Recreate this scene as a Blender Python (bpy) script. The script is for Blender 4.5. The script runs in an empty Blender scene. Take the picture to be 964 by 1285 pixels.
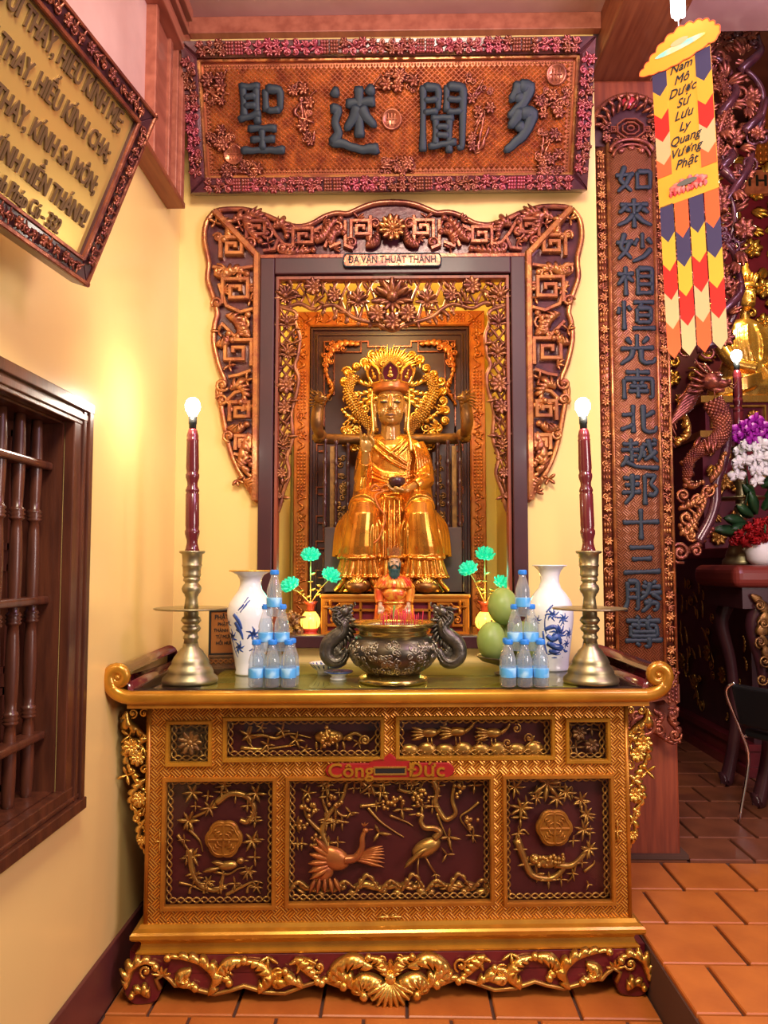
import bpy, math, random
from math import sin, cos, pi, tan, atan2, sqrt, hypot, floor, radians
from mathutils import Vector, Matrix, noise
from mathutils.geometry import tessellate_polygon

random.seed(7)
SC = bpy.context.scene
COL = SC.collection
V = Vector

# ------------------------------------------------------------------ camera
FPX = 975.0                                    # focal length in pixels of the 964 x 1285 frame
PITCH = math.atan(65.5/FPX)
YAW = math.atan(18/FPX*cos(PITCH))
cam_d = bpy.data.cameras.new('camera')
cam_d.sensor_fit = 'VERTICAL'
cam_d.sensor_height = 36.0
cam_d.lens = FPX/1285*36.0
cam_d.clip_start = .02
cam = bpy.data.objects.new('camera', cam_d)
COL.objects.link(cam)
cam.location = (0, 0, 1.5)
cam.rotation_euler = (pi/2 + PITCH, 0, YAW)
SC.camera = cam

# ------------------------------------------------------------------ world, exposure
w = bpy.data.worlds.new('hall_air')
SC.world = w
w.use_nodes = True
w.node_tree.nodes['Background'].inputs[0].default_value = (1.0, .86, .76, 1)
w.node_tree.nodes['Background'].inputs[1].default_value = .13
SC.view_settings.view_transform = 'Standard'
SC.view_settings.look = 'None'
SC.view_settings.gamma = 1
SC.view_settings.use_curve_mapping = False
SC.view_settings.exposure = 0.5

# ------------------------------------------------------------------ large lamps of the room and an added fill light
def area(name, loc, aim, size, power, colr, sy=None):
    l = bpy.data.lights.new(name, 'AREA')
    l.energy = power; l.color = colr; l.size = size
    if sy: l.shape = 'RECTANGLE'; l.size_y = sy
    o = bpy.data.objects.new(name, l); COL.objects.link(o)
    o.location = loc
    o.rotation_euler = (V(aim)-V(loc)).to_track_quat('-Z', 'Y').to_euler()
    return o
def point(name, loc, power, colr, r=.03):
    l = bpy.data.lights.new(name, 'POINT'); l.energy = power; l.color = colr; l.shadow_soft_size = r
    o = bpy.data.objects.new(name, l); COL.objects.link(o); o.location = loc
    return o
area('ceiling_lamp', (.15, .3, 3.75), (.0, 2.6, 1.2), .9, 88, (1, .88, .68))
area('hall_lamp', (1.95, 1.3, 3.3), (0, 3.4, 2.6), .8, 30, (.92, .58, .95))
area('hall_fill', (2.9, .1, 1.9), (-.8, 2.3, .9), 1.1, 46, (1.0, .84, .80))  # unseen fill light, added to brighten the left wall

# ------------------------------------------------------------------ mesh helpers
def cat(pts, n=8, closed=False):
    """Catmull-Rom through pts, n samples a span"""
    P = [V(p) if len(p) == 3 else V((p[0], 0, p[1])) for p in pts]
    m = len(P); out = []
    if m < 3 and not closed:
        return [P[0].lerp(P[-1], i/n) for i in range(n+1)]
    for i in range(m if closed else m-1):
        if closed: a, b, c, d = P[i-1], P[i], P[(i+1) % m], P[(i+2) % m]
        else:
            b, c = P[i], P[i+1]
            a = P[i-1] if i > 0 else b*2-c
            d = P[i+2] if i+2 < m else c*2-b
        for k in range(n):
            t = k/n
            out.append(.5*((2*b)+(c-a)*t+(2*a-5*b+4*c-d)*t*t+(3*b-a-3*c+d)*t**3))
    if not closed: out.append(P[-1].copy())
    return out

def spiral(c, r0, r1, a0, turns, n=14, y=0):
    """points in the XZ plane from radius r0 to r1"""
    k = max(4, int(abs(turns)*n)); out = []
    for i in range(k+1):
        t = i/k; r = r0+(r1-r0)*t; a = a0+turns*2*pi*t
        out.append(V((c[0]+r*cos(a), y, c[1]+r*sin(a))))
    return out

class MB:
    def __init__(s, M=None):
        s.v = []; s.f = []; s.s = []; s.M = M
    def add(s, vs, fs, smooth=True):
        o = len(s.v)
        if s.M is not None: vs = [s.M @ V(v) for v in vs]
        s.v.extend([tuple(v) for v in vs])
        s.f.extend([tuple(i+o for i in f) for f in fs])
        s.s.extend([smooth]*len(fs))
        return s
    def box(s, x0, x1, y0, y1, z0, z1, ch=0):
        if ch:                                     # chamfered front (-y) face
            c = ch
            vs = [(x0,y1,z0),(x1,y1,z0),(x1,y1,z1),(x0,y1,z1), (x0,y0+c,z0),(x1,y0+c,z0),(x1,y0+c,z1),(x0,y0+c,z1),
                  (x0+c,y0,z0+c),(x1-c,y0,z0+c),(x1-c,y0,z1-c),(x0+c,y0,z1-c)]
            fs = [(3,2,1,0)]+[(0+i,(i+1)%4,4+(i+1)%4,4+i) for i in range(4)]+[(4+i,4+(i+1)%4,8+(i+1)%4,8+i) for i in range(4)]+[(8,9,10,11)]
            return s.add(vs, fs, False)
        vs = [(x0,y0,z0),(x1,y0,z0),(x1,y1,z0),(x0,y1,z0),(x0,y0,z1),(x1,y0,z1),(x1,y1,z1),(x0,y1,z1)]
        return s.add(vs, [(3,2,1,0),(4,5,6,7),(0,1,5,4),(1,2,6,5),(2,3,7,6),(3,0,4,7)], False)
    def obox(s, c, sz, R):
        c = V(c); vs = []
        for k in range(8):
            vs.append(c+R@V(((-.5,.5)[k&1]*sz[0], (-.5,.5)[k>>1&1]*sz[1], (-.5,.5)[k>>2&1]*sz[2])))
        return s.add(vs, [(0,2,3,1),(4,5,7,6),(0,1,5,4),(2,6,7,3),(0,4,6,2),(1,3,7,5)], False)
    def lathe(s, prof, n=24, c=(0,0,0), R=None, sx=1, sy=1, smooth=True, a0=0, a1=2*pi):
        c = V(c); vs = []; fs = []; full = abs(a1-a0-2*pi) < 1e-6
        m = n if full else n+1
        for r, z in prof:
            for i in range(m):
                a = a0+(a1-a0)*i/n
                p = V((r*cos(a)*sx, r*sin(a)*sy, z))
                vs.append(c+(R@p if R else p))
        for j in range(len(prof)-1):
            for i in range(n):
                k = (i+1) % m if full else i+1
                fs.append((j*m+i, j*m+k, (j+1)*m+k, (j+1)*m+i))
        if full:
            if prof[0][0] > 1e-6: fs.append(tuple(range(m-1, -1, -1)))
            if prof[-1][0] > 1e-6: fs.append(tuple((len(prof)-1)*m+i for i in range(m)))
        return s.add(vs, fs, smooth)
    def tube(s, pts, r, n=6, flat=1.0, up=None, closed=False, caps=True):
        P = [V(p) for p in pts]; m = len(P)
        if m < 2: return s
        up = V(up) if up else None
        rad = [r(i/(m-1)) if callable(r) else (r[i] if isinstance(r, (list, tuple)) else r) for i in range(m)]
        vs = []; fs = []; N = None
        for i in range(m):
            if closed: T = P[(i+1) % m]-P[i-1]
            else: T = P[min(i+1, m-1)]-P[max(i-1, 0)]
            if T.length < 1e-9: T = V((0,0,1))
            T.normalize()
            if up: N = up-T*up.dot(T)
            elif N is None:
                N = V((0,1,0)) if abs(T.y) < .9 else V((1,0,0)); N = N-T*N.dot(T)
            else: N = N-T*N.dot(T)
            if N.length < 1e-6: N = T.orthogonal()
            N.normalize(); B = T.cross(N)
            for k in range(n):
                a = 2*pi*k/n
                vs.append(P[i]+B*(cos(a)*rad[i])+N*(sin(a)*rad[i]*flat))
        for i in range(m if closed else m-1):
            j = (i+1) % m
            for k in range(n):
                fs.append((i*n+k, j*n+k, j*n+(k+1) % n, i*n+(k+1) % n))
        if caps and not closed:
            fs.append(tuple(range(n))); fs.append(tuple((m-1)*n+k for k in range(n-1, -1, -1)))
        return s.add(vs, fs)
    def ell(s, c, r, nu=12, nv=8, R=None):
        c = V(c); r = (r, r, r) if not isinstance(r, (tuple, list)) else r
        vs = []; fs = []
        def P(x, y, z):
            p = V((x*r[0], y*r[1], z*r[2])); return c+(R@p if R else p)
        vs.append(P(0,0,-1))
        for j in range(1, nv):
            t = -pi/2+pi*j/nv
            for i in range(nu):
                a = 2*pi*i/nu; vs.append(P(cos(t)*cos(a), cos(t)*sin(a), sin(t)))
        vs.append(P(0,0,1)); L = len(vs)-1
        for i in range(nu):
            k = (i+1) % nu
            fs.append((0, 1+k, 1+i)); fs.append((L, L-nu+i, L-nu+k))
            for j in range(nv-2): fs.append((1+j*nu+i, 1+j*nu+k, 1+(j+1)*nu+k, 1+(j+1)*nu+i))
        return s.add(vs, fs)
    def prism(s, out, y0, y1, holes=(), ch=0):
        """outline in XZ, front at y0 (towards -y), back at y1"""
        loops = [[V((p[0], 0, p[1])) for p in lp] for lp in ([out]+list(holes))]
        def area2(lp): return sum(a.x*b.z-b.x*a.z for a, b in zip(lp, lp[1:]+lp[:1]))
        if area2(loops[0]) < 0: loops[0].reverse()
        for lp in loops[1:]:
            if area2(lp) > 0: lp.reverse()
        flat = [p for lp in loops for p in lp]; n = len(flat)
        tris = tessellate_polygon([[V((p.x, p.z, 0)) for p in lp] for lp in loops])
        inn = []
        if ch:
            for lp in loops:
                m = len(lp)
                for i in range(m):
                    a, b, c = lp[i-1], lp[i], lp[(i+1) % m]
                    d1 = (b-a); d2 = (c-b)
                    n1 = V((-d1.z, 0, d1.x)); n2 = V((-d2.z, 0, d2.x))
                    if n1.length > 1e-9: n1.normalize()
                    if n2.length > 1e-9: n2.normalize()
                    q = n1+n2
                    q = q.normalized() if q.length > 1e-6 else n1
                    inn.append(b+q*ch)
        front = inn if ch else flat
        vs = [(p.x, y0, p.z) for p in front]+[(p.x, y1, p.z) for p in flat]
        fs = []
        for t in tris:
            a, b, c = t
            cr = (flat[b].x-flat[a].x)*(flat[c].z-flat[a].z)-(flat[c].x-flat[a].x)*(flat[b].z-flat[a].z)
            if cr < 0: a, c = c, a
            fs.append((a, b, c)); fs.append((n+c, n+b, n+a))
        if ch: vs += [(p.x, y0+ch, p.z) for p in flat]
        o = 0
        for lp in loops:
            m = len(lp)
            for i in range(m):
                j = (i+1) % m
                if ch:
                    fs.append((o+i, 2*n+o+i, 2*n+o+j, o+j)); fs.append((2*n+o+i, n+o+i, n+o+j, 2*n+o+j))
                else: fs.append((o+i, n+o+i, n+o+j, o+j))
            o += m
        return s.add(vs, fs, False)
    def bar(s, pts, wd, y0, y1, closed=False):
        """flat mitred ribbon along XZ polyline, between y0 (front) and y1, with a chamfered top"""
        P = [V((p[0], 0, p[-1])) for p in pts]; m = len(P); vs = []; fs = []
        for i in range(m):
            if closed: d1, d2 = P[i]-P[i-1], P[(i+1) % m]-P[i]
            else:
                d1 = P[i]-P[i-1] if i else P[1]-P[0]
                d2 = P[i+1]-P[i] if i < m-1 else d1
            d1.normalize(); d2.normalize()
            n1 = V((-d1.z, 0, d1.x)); n2 = V((-d2.z, 0, d2.x)); q = n1+n2
            if q.length < 1e-4: q = n1
            q = q.normalized(); q = q/max(.5, q.dot(n1))
            for k, (t, y) in enumerate(((-.5, y1), (-.5, y0+.25*(y1-y0)), (-.3, y0), (.3, y0), (.5, y0+.25*(y1-y0)), (.5, y1))):
                vs.append((P[i].x+q.x*wd*t, y, P[i].z+q.z*wd*t))
        for i in range(m if closed else m-1):
            j = (i+1) % m
            for k in range(5): fs.append((i*6+k, j*6+k, j*6+k+1, i*6+k+1))
        if not closed: fs.append(tuple(range(5, -1, -1))); fs.append(tuple((m-1)*6+k for k in range(6)))
        return s.add(vs, fs, False)
    def leaf(s, p, d, L, W, n=(0,-1,0), lift=.25, curl=.0, seg=4, blunt=False):
        """pointed leaf with a raised rib, from p along d; n faces the viewer"""
        p = V(p); d = V(d).normalized(); n = V(n); n = (n-d*n.dot(d))
        n = n.normalized() if n.length > 1e-6 else d.orthogonal()
        b = d.cross(n); vs = []; fs = []
        for i in range(seg+1):
            t = i/seg; wv = W*.5*((sin(pi*(t*.72+.14)) if blunt else sin(pi*min(1, t*.85+.12))**.8) if i < seg else (.42 if blunt else .02))
            c = p+d*(L*t)+b*(curl*L*t*t)+n*(lift*L*.35*sin(pi*t*.8))
            vs += [c-b*wv-n*(.16*W), c+n*(.14*W), c+b*wv-n*(.16*W)]
        for i in range(seg):
            a = i*3; fs += [(a, a+3, a+4, a+1), (a+1, a+4, a+5, a+2), (a, a+2, a+5, a+3)]
        return s.add(vs, fs)
    def rot(s, R, c):
        """turn everything built so far by R about c"""
        c = V(c); s.v = [tuple(c+R@(V(v)-c)) for v in s.v]; return s
    def mesh(s, name):
        me = bpy.data.meshes.new(name)
        me.from_pydata(s.v, [], s.f)
        me.polygons.foreach_set('use_smooth', s.s)
        me.update()
        return me
    def obj(s, name, mat, parent=None, **kw):
        return link(name, s.mesh(name), mat, parent, **kw)

def link(name, me, mat=None, parent=None, loc=None, rot=None, scale=None, label=None, kind=None):
    o = bpy.data.objects.new(name, me)
    if mat is not None and me is not None and not me.materials: me.materials.append(mat)
    COL.objects.link(o)
    if parent is not None: o.parent = parent
    if loc is not None: o.location = loc
    if rot is not None: o.rotation_euler = rot
    if scale is not None: o.scale = scale if isinstance(scale, (tuple, list)) else (scale,)*3
    if label: o['label'] = label
    if kind: o['kind'] = kind
    return o
def tag(o, label, category, group=None):
    o['label'] = label; o['category'] = category
    if group: o['group'] = group
    return o
def thing(name, label, category, loc=(0,0,0), rot=(0,0,0), group=None):
    o = bpy.data.objects.new(name, None); COL.objects.link(o)
    o.empty_display_size = .05
    o.location = loc; o.rotation_euler = rot
    return tag(o, label, category, group)
def struct(o):
    o['kind'] = 'structure'; return o
def sroot(name, loc=(0,0,0), rot=(0,0,0)):
    o = bpy.data.objects.new(name, None); COL.objects.link(o); o.location = loc; o.rotation_euler = rot
    return struct(o)
def copy_tree(o, parent=None):
    c = o.copy(); COL.objects.link(c)
    if parent is not None: c.parent = parent
    for ch in list(o.children): copy_tree(ch, c)
    return c
def bevel(o, wdt=.004, seg=2):
    m = o.modifiers.new('bevel', 'BEVEL'); m.width = wdt; m.segments = seg; m.limit_method = 'ANGLE'; m.angle_limit = radians(40)
    return o
def solidify(o, t):
    m = o.modifiers.new('solid', 'SOLIDIFY'); m.thickness = t; m.offset = 0
    return o
def RZ(a): return Matrix.Rotation(a, 3, 'Z')
def RX(a): return Matrix.Rotation(a, 3, 'X')
def RY(a): return Matrix.Rotation(a, 3, 'Y')

# ------------------------------------------------------------------ lettering (the built-in font, turned into meshes)
def text_mesh(txt, size, ext, bold=0.0, shear=0.0, alx='CENTER', aly='CENTER', sx=1.0, rough=0.0, spacing=1.0, line=1.0, heavy=.022):
    c = bpy.data.curves.new('lettering', 'FONT')
    c.body = txt; c.size = size; c.extrude = ext; c.offset = bold*size; c.shear = shear
    c.align_x = alx; c.align_y = aly; c.resolution_u = 3; c.space_character = spacing; c.space_line = line
    o = bpy.data.objects.new('lettering', c); COL.objects.link(o)
    dg = bpy.context.evaluated_depsgraph_get(); dg.update()
    me = bpy.data.meshes.new_from_object(o.evaluated_get(dg))
    bpy.data.objects.remove(o); bpy.data.curves.remove(c)
    for v in me.vertices:                      # stand the letters up in XZ, facing -y
        x, y, z = v.co
        if rough:
            q = noise.noise_vector(V((x, y, 3.1))*(5.5/size)); x += q.x*rough*size; y += q.y*rough*size
        v.co = (x*sx, -z, y)
    me.materials.clear(); me.name = 'lettering'
    if heavy:                                  # heavier strokes: the same letters again, a hair to each side
        vs = [tuple(v.co) for v in me.vertices]; fs = [tuple(p.vertices) for p in me.polygons]; n = len(vs); d = heavy*size
        V2 = []; F2 = []
        for k, (ox, oz) in enumerate(((-d, 0), (d, 0), (0, d*.5), (0, -d*.5))):
            V2 += [(x+ox, y-.00012*k, z+oz) for x, y, z in vs]; F2 += [tuple(i+k*n for i in f) for f in fs]
        me = bpy.data.meshes.new('lettering'); me.from_pydata(V2, [], F2); me.update()
    return me
BRUSH = {
'聖': '8,94 50,94/16,94 16,50/42,94 42,40/16,80 42,80/16,67 42,67/4,47 50,56/60,90 60,58/60,90 90,90 88,57/60,60 88,60/22,34 80,34/26,18 76,18/6,2 95,2/50,34 50,2',
'述': '14,92 26,82/10,64 28,66 16,44 27,30 12,14/8,18 30,15 62,5 97,7/38,72 91,75/62,97 62,22/60,70 52,50 36,33/64,68 76,50 93,38/76,95 90,84',
'聞': '12,97 12,1/12,94 42,94 42,59/12,76 42,76/12,59 42,59/58,97 58,58/58,94 90,94 90,4 79,9/58,76 90,76/58,59 90,59/27,50 73,50/37,50 37,10/64,50 64,-2/37,37 64,37/37,25 64,25/22,8 79,15',
'多': '46,99 40,84 22,70/42,92 74,93 56,68 18,48/38,82 56,70/52,62 40,46 20,33/48,54 84,55 62,24 12,-2/42,40 62,27',
'如': '28,96 14,50 46,10/44,72 30,34 6,8/2,64 52,68/60,76 60,16/60,76 95,77 93,16/60,24 93,24',
'來': '50,99 50,0/12,78 88,80/30,78 22,62 8,50/28,66 42,54/70,78 62,62 54,52/70,66 90,50/48,46 30,22 4,8/52,46 72,22 97,8',
'妙': '24,96 12,50 42,10/38,72 26,36 4,8/0,64 46,68/70,97 70,44/58,78 48,54/82,80 96,58/93,44 74,18 42,0',
'相': '2,72 46,74/24,97 24,0/24,70 2,34/26,66 46,46/56,92 56,2/56,90 93,90 93,2/56,64 93,64/56,38 93,38/56,10 93,10',
'恆': '18,97 18,0/6,76 2,52/28,80 36,64/42,92 97,92/66,90 58,74/52,72 52,24/52,72 88,72 88,24/52,48 88,48/52,26 88,26/38,6 99,6',
'光': '50,99 50,54/22,88 36,66/80,90 64,68/6,52 94,55/40,52 34,24 4,0/60,52 60,14 70,5 95,8 97,26',
'南': '18,88 82,88/50,99 50,68/14,66 14,0/14,66 88,66 88,4 77,9/38,60 44,46/64,60 56,46/28,42 74,42/24,26 78,26/50,42 50,4',
'北': '36,95 36,4/6,62 36,64/2,14 36,30/62,95 62,16 70,7 93,8 96,28/92,74 64,54',
'越': '6,80 48,82/28,98 28,62/2,62 50,62/30,62 30,22/30,42 46,42/18,44 14,24 0,8/14,24 40,8 99,3/56,78 95,80/58,76 54,44 44,24/72,97 80,50 98,22/94,60 78,40 60,28/84,97 94,88/62,60 62,36',
'邦': '6,84 50,86/10,62 48,64/2,38 52,40/30,98 30,30 8,0/62,95 62,-2/62,92 91,92 76,66 94,44 84,27 70,34',
'十': '3,55 97,58/50,99 50,0', '三': '18,88 82,90/24,52 76,54/2,10 98,14',
'勝': '12,94 12,30 2,2/12,94 38,94 38,6 29,10/12,68 38,68/12,44 38,44/54,97 60,84/86,98 76,86/48,78 97,78/46,58 99,60/70,92 62,58 43,36/74,58 98,36/52,28 89,28 85,4 74,7/70,42 64,16 45,-2',
'尊': '32,99 40,88/70,99 60,88/6,84 94,84/18,70 18,34/18,70 84,70 84,34/40,84 36,56/60,84 62,58 74,57/20,50 82,50/18,36 84,36/2,22 98,24/64,34 64,2 50,7/30,16 40,6'}
def brush_mesh(ch, sx, sz, wd, thick):
    """a brush character: every stroke a flattened rod that swells and thins like ink"""
    mb = MB()
    for k, st in enumerate(BRUSH[ch].split('/')):
        P = [V(((float(a)-50)*sx/100, 0, (float(b)-48)*sz/100)) for a, b in (q.split(',') for q in st.split())]
        Q = []
        for a, b in zip(P, P[1:]):
            n = max(3, int((b-a).length/(.05*sz))); Q += [a.lerp(b, i/n) for i in range(n)]
        Q.append(P[-1])
        for _ in range(2): Q = [Q[0]]+[(Q[i-1]+Q[i]*2+Q[i+1])/4 for i in range(1, len(Q)-1)]+[Q[-1]]
        dirv = (P[-1]-P[0]); fall = dirv.z < -abs(dirv.x)*.45 and abs(dirv.x) > .12*sx
        Q = [p+V((0, -.0004*k, .006*sz*sin(i*1.7+k))) for i, p in enumerate(Q)]
        r = wd*sz/2
        mb.tube(Q, lambda t: r*((1.22-.55*t if fall else 1.12-.42*sin(pi*t)**.7+.10*t)*(.62 if t < .02 else 1)*((.35 if fall else .7) if t > .985 else 1)), 8, thick/r, (0, -1, 0))
    return mb.mesh('character')
SIGN_TXT = [brush_mesh(ch, sx, .278, wd, .007) for ch, sx, wd in zip('聖述聞多', (.222, .245, .222, .175), (.135, .175, .128, .185))]
COUPLET_TXT = [brush_mesh(ch, .174, .142, .175, .006) for ch in '如來妙相恆光南北越邦十三勝尊']
NAME_TXT = text_mesh('ĐA VĂN THUẬT THÁNH', .046, .002, 0, sx=.77, heavy=.016)
SLOT_TXT = [text_mesh('Công', .066, .003, 0, sx=1.12), text_mesh('Đức', .066, .003, 0, sx=1.12)]
PLAQUE_TXT = [text_mesh(t, s_, .003, 0, alx='RIGHT', sx=.60) for t, s_ in
    (('VUI THAY, HIẾU KÍNH MẸ;', .063), ('VUI THAY, HIẾU KÍNH CHA;', .063), ('VUI THAY, KÍNH SA MÔN;', .063),
     ('VUI THAY, KÍNH HIỀN THÁNH!', .063), ('Kinh Pháp Cú - 332', .052))]
TABLET_TXT = [text_mesh(t, s_, .0012, 0, alx='LEFT', sx=.88) for t, s_ in
    (('PHẬT THÁN', .026), ('PHẬT ĐIỂN HỌ', .019), ('THÀNH TÂM HƯỚNG', .019), ('TỪ MƯỜNG CÓ T', .019), ('HỒI HƯỚNG CÔNG', .019))]
BANNER_TXT = [text_mesh(t, .047, .0006, 0, shear=.35, sx=.95, heavy=.008) for t in 'Nam Mô Dược Sư Lưu Ly Quang Vương Phật'.split()]
HALL_TXT = text_mesh('THI', .15, .004, 0, sx=1.1)

# ------------------------------------------------------------------ materials
def M(name, c1, c2=None, rough=.5, metal=0.0, nscale=8.0, bump=0.0, bscale=None, coat=0.0, mix=(.35, .65), stretch=(1,1,1), emit=None, estr=0,
      detail=4, rvar=0.0, sub=0.0, trans=0.0, ior=1.45, spec=.5):
    m = bpy.data.materials.new(name); m.use_nodes = True
    nt = m.node_tree; N = nt.nodes; L = nt.links; b = N['Principled BSDF']
    b.inputs['Base Color'].default_value = (*c1, 1)
    b.inputs['Roughness'].default_value = rough
    b.inputs['Metallic'].default_value = metal
    b.inputs['Coat Weight'].default_value = coat
    b.inputs['Coat Roughness'].default_value = .12
    b.inputs['Specular IOR Level'].default_value = spec
    b.inputs['IOR'].default_value = ior
    b.inputs['Transmission Weight'].default_value = trans
    if sub: b.inputs['Subsurface Weight'].default_value = sub; b.inputs['Subsurface Scale'].default_value = .01
    if emit: b.inputs['Emission Color'].default_value = (*emit, 1); b.inputs['Emission Strength'].default_value = estr
    if c2 or bump or rvar:
        tc = N.new('ShaderNodeTexCoord'); mp = N.new('ShaderNodeMapping'); mp.inputs['Scale'].default_value = stretch
        L.new(tc.outputs['Object'], mp.inputs[0])
        n1 = N.new('ShaderNodeTexNoise'); n1.inputs['Scale'].default_value = nscale; n1.inputs['Detail'].default_value = detail
        L.new(mp.outputs[0], n1.inputs['Vector'])
        if c2:
            r = N.new('ShaderNodeValToRGB')
            r.color_ramp.elements[0].position = mix[0]; r.color_ramp.elements[0].color = (*c1, 1)
            r.color_ramp.elements[1].position = mix[1]; r.color_ramp.elements[1].color = (*c2, 1)
            L.new(n1.outputs['Fac'], r.inputs[0]); L.new(r.outputs[0], b.inputs['Base Color'])
        if rvar:
            mr = N.new('ShaderNodeMapRange'); mr.inputs['To Min'].default_value = max(.02, rough-rvar); mr.inputs['To Max'].default_value = rough+rvar
            L.new(n1.outputs['Fac'], mr.inputs[0]); L.new(mr.outputs[0], b.inputs['Roughness'])
        if bump:
            n2 = N.new('ShaderNodeTexNoise'); n2.inputs['Scale'].default_value = bscale or nscale*4; n2.inputs['Detail'].default_value = 3
            L.new(mp.outputs[0], n2.inputs['Vector'])
            bp = N.new('ShaderNodeBump'); bp.inputs['Strength'].default_value = bump; bp.inputs['Distance'].default_value = .01
            L.new(n2.outputs['Fac'], bp.inputs['Height']); L.new(bp.outputs[0], b.inputs['Normal'])
    return m

def brocade(name, c1, c2, k, rough=.35, metal=.6):
    """woven diagonal fret: stripes that change direction from cell to cell"""
    m = M(name, c1, rough=rough, metal=metal); nt = m.node_tree; N = nt.nodes; L = nt.links; b = N['Principled BSDF']
    tc = N.new('ShaderNodeTexCoord'); sp = N.new('ShaderNodeSeparateXYZ'); L.new(tc.outputs['Object'], sp.inputs[0])
    def mth(op, a, bb=None):
        n = N.new('ShaderNodeMath'); n.operation = op
        for i, q in enumerate((a, bb)):
            if q is None: continue
            if isinstance(q, (int, float)): n.inputs[i].default_value = q
            else: L.new(q, n.inputs[i])
        return n.outputs[0]
    x, z = sp.outputs[0], sp.outputs[2]
    a = mth('MULTIPLY', mth('ADD', x, z), k); c = mth('MULTIPLY', mth('SUBTRACT', x, z), k)
    par = mth('MODULO', mth('ADD', mth('FLOOR', a), mth('ADD', mth('FLOOR', c), 400)), 2)
    sa = mth('PINGPONG', mth('MULTIPLY', a, 3), .5); sc = mth('PINGPONG', mth('MULTIPLY', c, 3), .5)
    mixn = N.new('ShaderNodeMix'); L.new(par, mixn.inputs[0]); L.new(sa, mixn.inputs[2]); L.new(sc, mixn.inputs[3])
    h = mixn.outputs[0]
    r = N.new('ShaderNodeValToRGB'); r.color_ramp.elements[0].position = .2; r.color_ramp.elements[0].color = (*c2, 1)
    r.color_ramp.elements[1].position = .36; r.color_ramp.elements[1].color = (*c1, 1)
    L.new(h, r.inputs[0]); L.new(r.outputs[0], b.inputs['Base Color'])
    bp = N.new('ShaderNodeBump'); bp.inputs['Strength'].default_value = .7; bp.inputs['Distance'].default_value = .006
    L.new(h, bp.inputs['Height']); L.new(bp.outputs[0], b.inputs['Normal'])
    return m

def glass_mat(name, tint=(1,1,1), rough=.02, ior=1.45, boost=1.0):
    """clear sheet: Fresnel mirror on the outer faces, straight transmission"""
    m = bpy.data.materials.new(name); m.use_nodes = True
    nt = m.node_tree; N = nt.nodes; L = nt.links; N.remove(N['Principled BSDF'])
    t = N.new('ShaderNodeBsdfTransparent'); t.inputs[0].default_value = (*tint, 1)
    g = N.new('ShaderNodeBsdfGlossy'); g.inputs['Roughness'].default_value = rough
    f = N.new('ShaderNodeFresnel'); f.inputs[0].default_value = ior
    ge = N.new('ShaderNodeNewGeometry')
    k = N.new('ShaderNodeMath'); k.operation = 'MULTIPLY_ADD'; k.inputs[1].default_value = -boost; k.inputs[2].default_value = boost
    mm = N.new('ShaderNodeMath'); mm.operation = 'MULTIPLY'; mm.use_clamp = True
    mx = N.new('ShaderNodeMixShader')
    L.new(ge.outputs['Backfacing'], k.inputs[0]); L.new(f.outputs[0], mm.inputs[0]); L.new(k.outputs[0], mm.inputs[1]); L.new(mm.outputs[0], mx.inputs[0])
    L.new(t.outputs[0], mx.inputs[1]); L.new(g.outputs[0], mx.inputs[2]); L.new(mx.outputs[0], N['Material Output'].inputs[0])
    return m

def frost(m, f):
    """a share of milky scatter in a clear plastic"""
    nt = m.node_tree; N = nt.nodes; L = nt.links; out = N['Material Output']; src = out.inputs[0].links[0].from_socket
    d = N.new('ShaderNodeBsdfTranslucent'); d.inputs[0].default_value = (.92, .96, 1, 1); d2 = N.new('ShaderNodeBsdfDiffuse'); d2.inputs[0].default_value = (.92, .96, 1, 1)
    a = N.new('ShaderNodeMixShader'); L.new(d.outputs[0], a.inputs[1]); L.new(d2.outputs[0], a.inputs[2])
    x = N.new('ShaderNodeMixShader'); x.inputs[0].default_value = f; L.new(src, x.inputs[1]); L.new(a.outputs[0], x.inputs[2]); L.new(x.outputs[0], out.inputs[0])
    return m

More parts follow.
